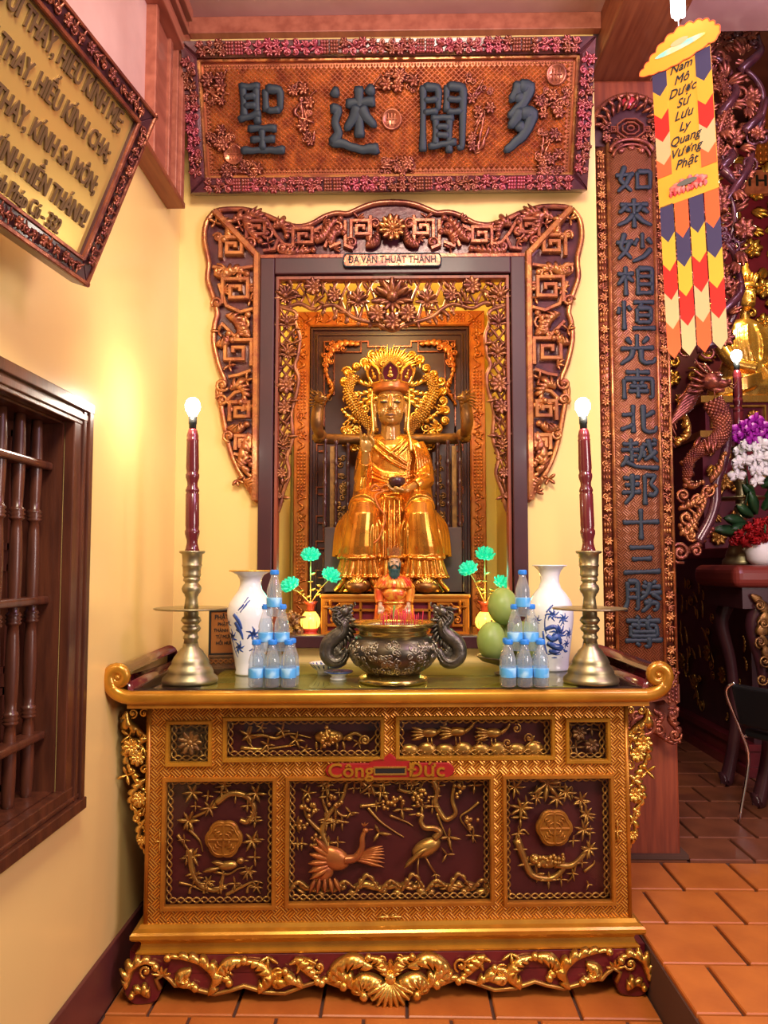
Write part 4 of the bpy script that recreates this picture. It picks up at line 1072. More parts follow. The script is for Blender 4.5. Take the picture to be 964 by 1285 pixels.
openwork('top_openwork', [(342, 376), (356, 379), (372, 375), (388, 382), (404, 378), (416, 377), (428, 384), (440, 393), (455, 398), (472, 402), (489.5, 410), (507, 402), (524, 398), (539, 393), (551, 384), (563, 377), (575, 378), (591, 382), (607, 375), (623, 379), (637, 376)], None,
    [(354, 368, 12, 0), (389, 355, 10, 1), (446, 374, 12, 0), (489.5, 372, 22, 0), (533, 374, 12, 0), (590, 355, 10, 1), (625, 368, 12, 0), (416, 366, 8, 1), (563, 366, 8, 1), (470, 390, 10, 1), (509, 390, 10, 1), (489.5, 400, 10, 1)], st, tw)

# ------------------------------------------------------------------ the horizontal lacquered board with four large characters
sign = thing('horizontal_signboard', 'wide red-gold lacquered board with four large blue-black characters, tilted forward under the ceiling', 'signboard', (-.044, 3.405, 3.172), (radians(19.2), 0, 0))
SW, SH = .888, .612
b = MB(); b.box(-SW+.05, SW-.05, .0, .03, .05, SH-.05); b.obj('board', MT['signbg'], sign)
fw = .066
for nm, q in (('top_frame', [(-SW, SH), (SW, SH), (SW-fw, SH-fw), (-SW+fw, SH-fw)]), ('bottom_frame', [(-SW, 0), (SW, 0), (SW-fw, fw), (-SW+fw, fw)]), ('side_frame', [(-SW, 0), (-SW+fw, fw), (-SW+fw, SH-fw), (-SW, SH)]), ('side_frame', [(SW, 0), (SW-fw, fw), (SW-fw, SH-fw), (SW, SH)])):
    b = MB(); b.prism(q, -.045, .04, ch=.012); fo = b.obj(nm, MT['purple'], sign)
    c = MB(); xs = [p[0] for p in q]; zs = [p[1] for p in q]; horiz = nm[0] in 'tb'
    cx, cz = sum(xs)/4, sum(zs)/4; L = (2*SW if horiz else SH)-.14; n = int(L/.047); k = 0
    n = int(L/.040)
    for i in range(n):
        t = -L/2+L*(i+.5)/n; p = (cx+t, cz) if horiz else (cx, cz+t); ph = i % 10
        if horiz and ph in (3, 4):                     # plain scaled stretch between the carved cartouches
            for a in (-.020, -.007, .007, .020):
                for d in (-.014, -.002, .010): c.ell((p[0]+d, -.046, p[1]+a), (.0085, .007, .008), 6, 4)
        else:
            for q_ in (-.017, .015):
                o2 = rng.uniform(-.008, .008); pp = (p[0]+o2, p[1]+q_) if horiz else (p[0]+q_, p[1]+o2)
                if rng.random() < .45: rosette(c, pp, rng.uniform(.018, .024), -.047, 6)
                else: scroll(c, pp, rng.uniform(.013, .017), -.049, rng.uniform(0, 6), rng.choice((-1, 1))*1.3, .0065)
            fan(c, p, .030, -.044, 5, rng.uniform(0, 3), rng.uniform(5, 7), .55)
    c.obj('frame_carving', MT['plum'], fo)
b = MB(); i = .078
b.bar([(-SW+i-.006, i-.006), (SW-i+.006, i-.006), (SW-i+.006, SH-i+.006), (-SW+i-.006, SH-i+.006)], .014, -.020, .0, closed=True); b.obj('inner_moulding', MT['copperg'], sign)
b = MB(); i = .092
def beads(p, q_):
    n = int(hypot(q_[0]-p[0], q_[1]-p[1])/.0125)
    for k in range(n): t = k/n; b.ell((p[0]+(q_[0]-p[0])*t, -.004, p[1]+(q_[1]-p[1])*t), .0046, 5, 4)
beads((-SW+i, i), (SW-i, i)); beads((SW-i, i), (SW-i, SH-i)); beads((SW-i, SH-i), (-SW+i, SH-i)); beads((-SW+i, SH-i), (-SW+i, i))
b.obj('bead_row', MT['copperg'], sign, kind='stuff')
b = MB(); r_ = 0; z = .105
while z < SH-.10:
    x = -SW+.105+(.0117 if r_ % 2 else 0)
    while x < SW-.10:
        b.add([(x-.0115, 0, z), (x, 0, z-.0095), (x+.0115, 0, z), (x, 0, z+.0095), (x, -.012, z+.002)], [(0, 1, 4), (1, 2, 4), (2, 3, 4), (3, 0, 4)], False); x += .0235
    z += .0103; r_ += 1
b.obj('scale_ground', MT['copperg'], sign, kind='stuff')
def sq(px, py): return ((px-487)*.00351, (242-py)*.00321)
for me, (px, py) in zip(SIGN_TXT, ((329, 147), (443, 150), (555, 150), (652, 149))): x, z = sq(px, py); link('character', me, MT['ink'], sign, (x, -.030, z))
def relief(name, fn):
    b = MB(); fn(b); b.obj(name, MT['copper'], sign)
def med(px, py):
    def f(b):
        x, z = sq(px, py); b.lathe([(.045, 0), (.045, .008), (.040, .012), (.036, .008), (.0, .009)], 24, (x, -.004, z), RX(pi/2))
        for a in (-.014, 0, .014): b.bar([(x+a, z-.022), (x+a, z+.022)], .006, -.018, -.008)
        b.bar([(x-.022, z), (x+.022, z)], .006, -.019, -.008)
    relief('medallion', f)
for p in ((290, 190), (492, 148), (695, 95)): med(*p)
def spray(px, py, w_, h_, seed):
    r2 = random.Random(seed)
    def f(b):
        for k in range(3):
            pts = [sq(px+r2.uniform(-w_, w_), py+r2.uniform(-h_, h_)) for _ in range(3)]; acan(b, pts, .009, -.010, 6, r2.choice((-1, 1)), .8)
        for k in range(6): rosette(b, sq(px+r2.uniform(-w_, w_), py+r2.uniform(-h_, h_)), r2.uniform(.020, .032), -.012, 6)
        for k in range(4): cloudlet(b, sq(px+r2.uniform(-w_, w_), py+r2.uniform(-h_, h_)), .03, -.010, r2)
    relief('blossom_relief', f)
for k, p in enumerate(((382, 145, 16, 42), (603, 140, 13, 48), (495, 100, 26, 9), (500, 205, 22, 10), (272, 105, 18, 20), (275, 170, 16, 12), (300, 212, 22, 8), (690, 130, 20, 14), (690, 185, 14, 20), (690, 215, 16, 7))): spray(*p, 20+k)

# ------------------------------------------------------------------ tall couplet board on the column
cb = thing('couplet_board', 'tall narrow copper-red couplet board with fourteen dark characters, hung on the wooden column', 'signboard', (1.085, 3.572, 0), (0, 0, radians(1.0)))
def cz(py): return 3.396-(py-200)*.003714           # height on the board of a drawing row
CW = .172
def curved(name, x0, x1, z0, z1, y0, y1, mat, parent, bow=.05, n=8):
    """strip bent like a split bamboo"""
    b = MB(); vs = []; fs = []
    f = lambda x: -bow*(1-(x/CW)**2)
    for z in (z0, z1):
        for i in range(n+1):
            x = x0+(x1-x0)*i/n; vs += [(x, y0+f(x), z), (x, y1+f(x), z)]
    m = 2*(n+1)
    for i in range(n):
        a = 2*i; fs += [(a, a+2, m+a+2, m+a), (a+1, m+a+1, m+a+3, a+3), (m+a, m+a+2, m+a+3, m+a+1), (a, a+1, a+3, a+2)]
    fs += [(0, m, m+1, 1), (2*n, 2*n+1, m+2*n+1, m+2*n)]
    b.add(vs, fs, True); return b.obj(name, mat, parent)
zt, zb_ = cz(190), cz(868)
curved('board', -CW, CW, zb_, zt+.10, 0, .012, MT['lacq'], cb)
curved('character_panel', -.098, .098, zb_+.02, zt, -.012, 0, MT['boardbg'], cb)
fb = lambda x: -.05*(1-(x/CW)**2)
for x in (-.165, -.105, .105, .165):
    b = MB(); b.tube([V((x, fb(x)-.012, zb_)), V((x, fb(x)-.012, zt+.05))], .009, 8); b.obj('border_rib', MT['copperg'], cb)
for s in (-1, 1):
    st_ = curved('border_strip', min(s*.112, s*.158), max(s*.112, s*.158), zb_+.02, zt+.04, -.006, 0, MT['copper'], cb, n=3)
    rr = random.Random(4+s); z = zb_+.06; k = 0; c = MB()
    while z < zt+.02:
        x = s*.135; y = fb(x)-.012
        if k % 6 < 4:
            if k % 2: rosette(c, (x, z), .022, y, 7)
            else: scroll(c, (x-.006, z+.008), .016, y, rr.uniform(0, 6), 1.3, .005); scroll(c, (x+.007, z-.01), .014, y, rr.uniform(0, 6), -1.3, .005)
            fan(c, (x, z), .026, y+.004, 4, rr.uniform(0, 6), rr.uniform(7, 8), .4)
            z += .047
        else:
            for i in range(3): c.ell((x-.012+.012*i, y+.003, z), (.006, .006, .012), 6, 4)
            z += .028
        k += 1
    c.obj('border_carving', MT['copperg'], st_)
rows_ = (233, 295, 347, 393, 436, 482, 524, 568, 614, 662, 707, 759, 797)
ch_y = [233+(792-233)*i/13 for i in range(14)]
for me, py in zip(COUPLET_TXT, ch_y): link('character', me, MT['ink'], cb, (0.004, -.066, cz(py)))
# pierced head of the board
o = [(-CW, zt+.02)]+[(CW*cos(pi-pi*i/16), zt+.10+.165*sin(pi*i/16)) for i in range(17)]+[(CW, zt+.02)]
b = MB(); b.prism(o, -.035, -.02); hd = b.obj('pierced_head', MT['lacq'], cb)
c = MB(); rr = random.Random(9)
c.tube([V((x, -.04, z)) for x, z in o[1:-1]], .013, 8)
for k in range(11):
    a = pi*(k+.5)/11; c.leaf((CW*.72*cos(a), -.05, zt+.10+.115*sin(a)), (cos(a+.4), -.25, sin(a+.4)), .055, .026, lift=.6); c.leaf((CW*.6*cos(a), -.05, zt+.09+.10*sin(a)), (cos(a-.7), -.25, sin(a-.7)), .05, .022, lift=.6)
for r_ in (.055, .034, .014): c.bar([(r_*1.2*cos(pi/8+pi*i/4), zt+.095+r_*.9*sin(pi/8+pi*i/4)) for i in range(8)], .009, -.060, -.035, closed=True)
for x in (-.075, .075): fret(c, x, zt+.09, .03, .008, -.055, -.035, 1 if x > 0 else -1)
for x, z in ((-.11, .05), (.11, .05), (-.06, .02), (.06, .02), (-.12, .11), (.12, .11)): rosette(c, (x, zt+z), .026, -.045, 7); cloudlet(c, (x*.9, zt+z+.03), .03, -.045, rr)
c.tube([V((.098*cos(pi*i/14), -.06, zt-.02+.06*sin(pi*i/14))) for i in range(15)], .010, 7); c.tube([V((.086*cos(pi*i/14), -.062, zt-.045+.06*sin(pi*i/14))) for i in range(15)], .007, 7)
c.obj('head_carving', MT['copper'], hd)
c = MB(); c.ell((0, -.046, zt+.225), (.040, .016, .030), 14, 8); c.obj('red_jewel', M('red_glass', (.45, .03, .05), rough=.2, coat=.5), hd, label='red jewel at the top of the pierced head')
c = MB()
for s in (-1, 0, 1): c.ell((s*.045, -.060, zt-.002-.012*abs(s)), (.020, .010, .014), 10, 6, RY(s*.5))
c.obj('head_petal', MT['copper'], hd)
# carved tail of the board
c = MB(); zz = zb_
o = [(-CW, zz+.05), (-CW, zz-.03), (-.13, zz-.05), (-.10, zz-.02), (0, zz-.04), (.10, zz-.02), (.13, zz-.05), (CW, zz-.03), (CW, zz+.05)]
c.prism(o, -.03, -.008); tl = c.obj('carved_tail', MT['copper'], cb); c = MB()
for s in (-1, 1):
    acan(c, [(s*.02, zz+.02), (s*.08, zz+.005), (s*.13, zz+.03), (s*.165, zz+.10)], .014, -.03, 5, s, .8)
    for k in range(7):
        for j in range(3): c.ell((s*(.125+.016*j), fb(.14)-.014, zz-.03+.018*k+(.009 if j % 2 else 0)), (.008, .006, .009), 6, 4)
    acan(c, [(s*.16, zz-.05), (s*.12, zz-.10), (s*.15, zz-.155), (s*.10, zz-.19)], .018, -.04, 7, s, .9)
    acan(c, [(s*.05, zz-.06), (s*.09, zz-.09), (s*.06, zz-.13), (s*.02, zz-.12)], .015, -.04, 6, -s, .9)
    acan(c, [(s*.02, zz-.14), (s*.07, zz-.17), (s*.13, zz-.21), (s*.16, zz-.20)], .014, -.04, 6, s, .9)
    for x, z in ((.13, -.08), (.07, -.15), (.14, -.17), (.03, -.09)): scroll(c, (s*x, zz+z), .03, -.05, rr.uniform(0, 6), s*1.3, .010)
c.tube([V((.05*cos(a*.3), -.05, zz-.13+.04*sin(a*.3))) for a in range(21)], .010, 7, closed=True)
c.obj('tail_carving', MT['copper'], tl)

# ------------------------------------------------------------------ gold verse plaque leaning out from the left wall
uu = V((.18815, .98033, -.05963)).normalized(); vv = V((.35985, -.01232, .93293)); vv = (vv-uu*vv.dot(uu)).normalized(); nn = uu.cross(vv)
Rm = Matrix((uu, -nn, vv)).transposed()                    # local x along the board, -y to the room, z up
Bp = V((-.82, 1.978, 2.2254))
PW, PH, pf = .622, .4937, .062
vp = thing('verse_plaque', 'framed gold plaque with five lines of dark lettering, leaning forward high on the left wall', 'plaque', tuple(Bp), tuple(Rm.to_euler()))
b = MB(); b.box(-PW+.05, -.05, .004, .02, .05, PH-.05); b.obj('gold_sheet', MT['brushed'], vp)
for nm, q in (('top_frame', [(-PW, PH), (0, PH), (-pf, PH-pf), (-PW+pf, PH-pf)]), ('bottom_frame', [(-PW, 0), (0, 0), (-pf, pf), (-PW+pf, pf)]), ('side_frame', [(0, 0), (-pf, pf), (-pf, PH-pf), (0, PH)]), ('side_frame', [(-PW, 0), (-PW+pf, pf), (-PW+pf, PH-pf), (-PW, PH)])):
    b = MB(); b.prism(q, -.006, .045, ch=.003); fo = b.obj(nm, MT['lacq'], vp)
    c = MB(); cx = sum(p[0] for p in q)/4; cz_ = sum(p[1] for p in q)/4; hz = nm[0] in 'tb'; L = (PW if hz else PH)-.10; n = int(L/.028)
    for sgn, wd in ((1, .010), (-1, .012)):
        o_ = sgn*(pf/2-.007)
        ends = [(cx-L/2-.05+(.0 if sgn*(-1 if nm == 'bottom_frame' else 1) > 0 else .055), cz_+o_), (cx+L/2+.05-(.0 if sgn*(-1 if nm == 'bottom_frame' else 1) > 0 else .055), cz_+o_)] if hz else [(cx+o_, cz_-L/2-.05+(.0 if o_*(1 if cx > -.3 else -1) > 0 else .055)), (cx+o_, cz_+L/2+.05-(.0 if o_*(1 if cx > -.3 else -1) > 0 else .055))]
        c.bar(ends, wd, -.012, .0)
    for i in range(n):
        t = -L/2+L*(i+.5)/n; p = (cx+t, cz_) if hz else (cx, cz_+t)
        if i % 3 == 0: rosette(c, p, .016, -.010, 6)
        else: scroll(c, p, .012, -.010, rng.uniform(0, 6), rng.choice((-1, 1))*1.3, .0045); fan(c, p, .020, -.008, 3, rng.uniform(0, 3), rng.uniform(3, 6), .4)
    c.obj('frame_carving', MT['copper'], fo)
for me, z in zip(PLAQUE_TXT, (.400, .315, .228, .142, .083)): link('lettering', me, M('letter_umber', (.16, .09, .04), rough=.4, metal=.4) if z > .39 else bpy.data.materials['letter_umber'], vp, ((-.098 if z > .2 else -.085) if z > .1 else -.16, .002, z))
# ------------------------------------------------------------------ inside the niche
point('niche_lamp', (-.03, 3.60, 2.82), 15, (1, .78, .40), .10)
def remesh(o, vox, sm=2, fac=.5):
    m = o.modifiers.new('join', 'REMESH'); m.mode = 'VOXEL'; m.voxel_size = vox; m.use_smooth_shade = True
    if sm: q = o.modifiers.new('soft', 'SMOOTH'); q.iterations = sm; q.factor = fac
    return o
def loft(mb, rings, n=24):
    """rings: (cx, cy, z, rx, ry)"""
    vs = []; fs = []
    for cx, cy, z, rx, ry in rings:
        vs += [(cx+rx*cos(2*pi*i/n), cy+ry*sin(2*pi*i/n), z) for i in range(n)]
    for j in range(len(rings)-1): fs += [(j*n+i, j*n+(i+1) % n, (j+1)*n+(i+1) % n, (j+1)*n+i) for i in range(n)]
    fs += [tuple(range(n-1, -1, -1)), tuple((len(rings)-1)*n+i for i in range(n))]
    return mb.add(vs, fs)
def beast_head(mb, M_, s, mane=True):
    """dragon head looking along +x; s = length of the head"""
    old = mb.M; mb.M = (old @ M_) if old is not None else M_
    mb.ell((0, 0, 0), (.42*s, .30*s, .30*s), 10, 7); mb.ell((.34*s, 0, -.02*s), (.30*s, .21*s, .15*s), 10, 6)
    mb.ell((.56*s, 0, .06*s), (.10*s, .18*s, .09*s), 8, 5)
    mb.tube([(.05*s, 0, -.20*s), (.28*s, 0, -.26*s), (.50*s, 0, -.20*s)], lambda t: s*(.12-.05*t), 7)
    for d in (-1, 1):
        mb.ell((.20*s, d*.19*s, .17*s), .075*s, 8, 6); mb.ell((.18*s, d*.17*s, .25*s), (.15*s, .07*s, .05*s), 8, 5)
        mb.tube(cat([(-.02*s, d*.16*s, .24*s), (-.22*s, d*.22*s, .42*s), (-.46*s, d*.20*s, .46*s), (-.62*s, d*.24*s, .60*s)], 4), lambda t: s*.065*(1-.75*t), 6)
        mb.tube(cat([(.55*s, d*.14*s, -.02*s), (.74*s, d*.26*s, -.06*s), (.80*s, d*.30*s, .12*s)], 4), lambda t: s*.025, 5)
        if mane:
            for k in range(5): mb.leaf((-.12*s, d*.24*s, .18*s-.14*s*k), (-1, d*.35, .35-.25*k), .52*s, .15*s, (0, d, .2), curl=.25)
    if mane:
        for k in range(3): mb.leaf((-.15*s, 0, .26*s), (-1, (k-1)*.4, .5), .5*s, .15*s, (0, -1, .3))
        for k in range(3): mb.leaf((.20*s, (k-1)*.1*s, -.3*s), (.2, 0, -1), .24*s, .08*s, (1, 0, 0))
    mb.M = old
# back board of the shrine
BY = 4.27
sb = thing('shrine_backboard', 'dark maroon panel with orange carved border filling the back of the niche', 'panel', (-.048, BY, 1.166))
hw, hh = .530, 1.745
b = MB(); b.box(-hw, hw, .02, .05, 0, hh); b.obj('panel', MT['maroon'], sb)
for nm, q in (('border', [(-hw, 0), (-hw+.085, 0), (-hw+.085, hh-.085), (-hw, hh)]), ('border', [(hw, 0), (hw, hh), (hw-.085, hh-.085), (hw-.085, 0)]), ('border', [(-hw, hh), (-hw+.085, hh-.085), (hw-.085, hh-.085), (hw, hh)])):
    b = MB(); b.prism(q, -.02, .03, ch=.008); fo = b.obj(nm, MT['orange'], sb)
    c = MB(); xs = [p[0] for p in q]; zs = [p[1] for p in q]; hz = max(xs)-min(xs) > .5
    cx = (min(xs)+max(xs))/2; cz_ = (min(zs)+max(zs))/2; L = (2*hw if hz else hh)-.1; n = int(L/.055)
    for i in range(n):
        t = -L/2+L*(i+.5)/n; p = (cx+t, cz_) if hz else (cx, cz_+t)
        if (i//4) % 2:
            for a in (-.018, 0, .018): 
                for d in (-.018, 0, .018): c.ell((p[0]+a, -.022, p[1]+d), (.008, .006, .008), 6, 4)
        elif i % 2: scroll(c, p, .024, -.024, rng.uniform(0, 6), 1.3, .008); fan(c, p, .034, -.02, 4, rng.uniform(0, 6), 8, .4)
        else: acan(c, [(p[0]-.02, p[1]-.025), (p[0]+.015, p[1]), (p[0]-.015, p[1]+.03)], .009, -.024, 4, 1, .8)
    c.obj('border_carving', MT['orange'], fo)
for i, (d, w_, y) in enumerate(((.095, .016, .0), (.125, .012, .008))):
    b = MB(); b.bar([(-hw+d, 0), (-hw+d, hh-d), (hw-d, hh-d), (hw-d, 0)], w_, y, .03); b.obj('inner_moulding', MT['lacq'], sb)
for s in (-1, 1):
    b = MB(); x0, z1 = hw-.165, hh-.165
    b.bar([(s*x0, z1-.62), (s*x0, z1), (s*.12, z1), (s*.12, z1-.03), (s*.02, z1-.03)], .010, .006, .025)
    b.bar([(s*(x0-.0), z1-.30), (s*(x0-.055), z1-.30), (s*(x0-.055), z1-.02)], .009, .006, .025)
    b.bar([(s*.30, z1), (s*.30, z1-.06), (s*.16, z1-.06), (s*.16, z1)], .009, .006, .025)
    for zz in (.62, .86, 1.02, 1.16, 1.32): b.bar([(s*x0, z1-zz+.14), (s*x0, z1-zz+.04), (s*(x0+.04), z1-zz+.04), (s*(x0+.04), z1-zz)], .010, .006, .025); b.bar([(s*(x0-.02), z1-zz), (s*(x0+.03), z1-zz)], .012, .004, .025)
    b.obj('fret_line', MT['copper'], sb)
    c = MB()
    acan(c, [(s*(x0-.20), z1-.02), (s*(x0-.10), z1-.015), (s*(x0-.04), z1-.06), (s*(x0-.01), z1-.15), (s*(x0-.03), z1-.24)], .020, -.004, 12, -s, .62, both=True)
    acan(c, [(s*(x0-.02), z1-.20), (s*(x0-.05), z1-.27), (s*x0, z1-.36)], .016, .0, 5, s, .8)
    for k in range(5): cloudlet(c, (s*(x0-.03-.035*k if k < 3 else x0-.02), z1-.03-.045*max(0, k-2)), .035, -.012)
    c.obj('corner_carving', MT['orange'], sb)
# pedestal under the statue
ped = thing('statue_pedestal', 'low gilded pedestal with red fretwork front under the seated statue', 'pedestal', (-.016, 3.635, 1.166))
PW2, PHT = .345, .195
b = MB(); b.box(-PW2, PW2, .02, .52, 0, PHT); b.obj('core', MT['crimson'], ped)
b = MB(); b.box(-PW2-.006, PW2+.006, -.008, .525, PHT-.018, PHT); bevel(b.obj('top_slab', MT['ochre'], ped), .005)
b = MB(); b.bar([(-PW2+.012, .012), (PW2-.012, .012), (PW2-.012, PHT-.028), (-PW2+.012, PHT-.028)], .024, -.004, .03, closed=True); b.obj('front_frame', MT['ochre'], ped)
for s in (-1, 1):
    b = MB()
    b.bar([(s*.32, .05), (s*.27, .05), (s*.27, .10), (s*.30, .10)], .014, .0, .03); b.bar([(s*.27, .025), (s*.235, .025), (s*.235, .10), (s*.20, .10), (s*.20, .15), (s*.25, .15), (s*.25, .12)], .014, .0, .03)
    b.bar([(s*.20, .12), (s*.06, .12)], .014, .0, .03); b.bar([(s*.20, .07), (s*.06, .07)], .014, .0, .03); b.bar([(s*.16, .02), (s*.16, .16)], .014, .0, .03); b.bar([(s*.32, .02), (s*.32, .16)], .012, .0, .03)
    acan(b, [(s*.33, .14), (s*.29, .135), (s*.26, .15)], .010, .004, 5, s, .8); fan(b, (s*.30, .135), .035, .0, 5, 0, pi*2, .5); scroll(b, (s*.29, .075), .018, .004, 0, s*1.3, .006)
    b.obj('fretwork', MT['ochre'], ped)
# throne: block seat, horseshoe arm with beast heads, spindles, round cloud-carved back
U = .00395
th = thing('throne', 'dark throne with gilded dragon arms and a round cloud-carved back', 'chair', (-.038, 3.86, 1.361))
TU = lambda x, y, z: V((x*U, y*U, z*U))
b = MB(); b.box(-84*U, 90*U, 5*U, 74*U, 0, 82*U); bevel(b.obj('seat_block', MT['slab'], th), .004)
arm = [(-86, -22, 196), (-92, -2, 196), (-86, 28, 199), (-58, 52, 202), (0, 60, 204), (60, 52, 202), (88, 28, 199), (94, -2, 196), (88, -22, 196)]
P = [TU(*p) for p in [tuple(q) for q in cat(arm, 8)]]
b = MB(); b.tube(P, 7*U, 10)
for i in range(2, len(P)-2):                               # scales along the arm
    T = (P[i+1]-P[i-1]).normalized(); o = T.cross(V((0, 0, 1)))
    for a in (-.9, -.3, .3, .9): b.ell(P[i]-o*(6*U*cos(a)*(-1 if o.y > 0 else 1))+V((0, 0, 6*U*sin(a))), 2.6*U, 6, 4)
b.obj('arm_rail', MT['darkgold'], th)
for s, x in ((-1, -88), (1, 92)):
    b = MB(); b.tube(cat([TU(x, -20, 196), TU(x+s*2, -34, 206), TU(x+s*1, -36, 222), TU(x-s*2, -40, 234)], 5), lambda t: (6+2*sin(pi*t))*U, 9)
    beast_head(b, Matrix.Translation(TU(x-s*2, -44, 236)) @ Matrix.Rotation(-pi/2-s*.75, 4, 'Z') @ Matrix.Rotation(.15, 4, 'Y'), 20*U)
    b.obj('beast_head', MT['darkgold'], th)
sp = MB(); prof = []
for k in range(13):
    z = 82+k*(190-82)/12; prof += [(2.0*U, z*U), ((3.4 if k % 3 == 0 else 2.3)*U, (z+3)*U), (2.0*U, (z+6)*U)]
spm = sp.lathe(prof, 8).mesh('spindle')
for x, y in ((-71, 22), (-57, 46), (-84, 8), (62, 46), (74, 22), (88, 8), (-36, 56), (42, 56)): link('spindle', spm, MT['lacq'], th, TU(x, y, 0))
for s in (-1, 1):
    b = MB(); x = s*80+3; b.box((x-3)*U, (x+3)*U, 36*U, 42*U, 82*U, 190*U); so = b.obj('side_slat', MT['darkgold'], th)
    c = MB(); c.box((s*66-10)*U, (s*66+10)*U, 62*U, 66*U, 84*U, 186*U); sl_ = c.obj('back_slat', MT['lacq'], th)
    c = MB()
    for k in range(6): cloudlet(c, ((s*66)*U, (98+15*k)*U), .035, 60*U)
    c.obj('slat_carving', MT['darkgold'], sl_, kind='stuff')
hb = MB(); HC = (0, 250); hy = 66*U
def hp(x, z): return ((HC[0]+x)*U, (HC[1]+z)*U)
for k in range(30):                                         # ring of cloud beads
    a = radians(-62+k*304/29)
    r_ = 73+3*sin(k*1.7); p = hp(r_*sin(a-0)*1.0, r_*cos(a))
    scroll(hb, p, (6.6+1.4*sin(k*2.3))*U, hy, k*.9, 1.35*(1 if k % 2 else -1), 2.6*U)
    hb.ell((p[0], hy+.01, p[1]), (6.5*U, 3*U, 6.5*U), 8, 5)
    if k % 2: fan(hb, p, 13*U, hy-.004, 3, pi/2-a+pi-.5, pi/2-a+pi+.5, .4)
hb.obj('cloud_ring', MT['gold'], th)
c = MB()
for k in range(22):
    a = radians(-60+k*120/21)+pi/2; c.leaf((hp(0, 42)[0]+12*U*cos(a), hy-.012, hp(0, 42)[1]+8*U*sin(a)), (cos(a), -.15, sin(a)), (28+4*(k % 2))*U, 6*U, curl=.2)
for s in (-1, 1):
    for k in range(4): acan(c, [hp(s*16, 30-6*k), hp(s*(34+4*k), 28-13*k), hp(s*(58+2*k), 40-22*k)], 3.4*U, hy-.006, 6, s, 1.0)
    acan(c, [hp(s*60, -30), hp(s*48, -44), hp(s*64, -54)], 4*U, hy-.006, 6, s, 1.0); acan(c, [hp(s*30, -20), hp(s*50, -18), hp(s*66, -6)], 4*U, hy-.006, 6, -s, 1.0)
    for k in range(5): cloudlet(c, hp(s*(44+9*cos(k*1.9)), 12-16*k), 13*U, hy-.008)
c.obj('flame_carving', MT['gold'], th)
for s in (-1, 1):
    b = MB(); pts = [hp(s*50, 40), hp(s*58, 18), hp(s*46, -8), hp(s*30, -26), hp(s*22, -40)]
    P = [V((p.x, hy-.018, p.z)) for p in cat(pts, 8)]; b.tube(P, lambda t: (7.5-2*t)*U, 9)
    for i in range(0, len(P)-1):
        T = (P[i+1]-P[i]).normalized(); o = V((T.z, 0, -T.x))
        for a in ((-5, -1.8, 1.8, 5) if i % 2 else (-6.2, -3.4, 0, 3.4, 6.2)): b.ell(P[i]+o*(a*U)+V((0, -6*U*cos(a/8), 0)), 2.0*U, 6, 4)
    b.obj('dragon_body', MT['oldgold'], th)
c = MB(); beast_head(c, Matrix.Translation(V((0, hy-.03, hp(0, 46)[1]))) @ Matrix.Rotation(-pi/2, 4, 'Z') @ Matrix.Rotation(.25, 4, 'Y'), 30*U)
for s in (-1, 1): scroll(c, hp(s*11, 54), 6*U, hy-.05, 0, s*1.3, 2*U); c.ell((hp(s*7, 0)[0], hy-.09, hp(0, 49)[1]), 3.2*U, 8, 6)
c.obj('lion_mask', MT['oldgold'], th)

# ---- the large seated statue, worked in units of U
st = thing('seated_statue', 'large gilded seated statue in draped robes and a red leaf crown, one hand raised', 'statue', (-.038, 3.86, 1.361))
SK = Matrix.Scale(U, 4)
def SM(): return MB(SK)
# body: head, neck, chest, arms and hands in one surface
b = SM()
b.ell((0, 2, 238), (18.5, 21, 25), 24, 18); b.ell((0, -4, 222), (15.5, 15.5, 13.5), 20, 12); b.ell((0, -13.5, 214.5), (6.5, 5, 4.5), 12, 8)          # skull, jaw, chin
for s in (-1, 1):
    b.ell((s*9, -12.5, 226), (7, 6, 7), 12, 8)                                                         # cheeks
    b.tube(cat([(s*3.5, -19.2, 244), (s*9, -18.6, 246.5), (s*15, -13.5, 243.5)], 5), 1.25, 6)              # brows
    b.ell((s*8.4, -16.6, 238.6), (5.4, 3.2, 2.5), 12, 8)                                                # lids
    b.ell((s*3.0, -21.2, 228.2), (2.2, 2.2, 1.7), 8, 6)                                                 # nostrils
    b.tube(cat([(s*19, 4, 242), (s*21, 3, 236), (s*20.2, 1, 228), (s*19.5, -1, 218), (s*19.0, -1, 208)], 5), lambda t: 2.8-.5*t, 7)  # long ears
b.tube(cat([(0, -18.6, 245), (0, -20.4, 238), (0, -23.2, 231), (0, -23.8, 229)], 5), lambda t: 1.7+1.1*t, 8)   # nose
b.tube(cat([(-6.2, -17.6, 221.3), (-2.2, -20.4, 222.6), (0, -20.4, 221.9), (2.2, -20.4, 222.6), (6.2, -17.6, 221.3)], 4), lambda t: .9+.5*sin(pi*t), 6)
b.tube(cat([(-5.2, -17.8, 220), (0, -20.6, 218.2), (5.2, -17.8, 220)], 5), lambda t: .8+.9*sin(pi*t), 6)
b.tube([(0, 4, 222), (0, 4, 206), (0, 5, 192)], lambda t: 11.5+3*t*t, 16); b.tube([(-9, -4, 203), (0, -7.8, 202), (9, -4, 203)], 1.2, 6); b.tube([(-9, -3.5, 198), (0, -8.5, 196.5), (9, -3.5, 198)], 1.2, 6)
loft(b, [(2, 6, 196, 22, 12), (2, 6, 188, 30, 14), (2, 6, 170, 29, 15), (2, 6, 150, 27, 15)])
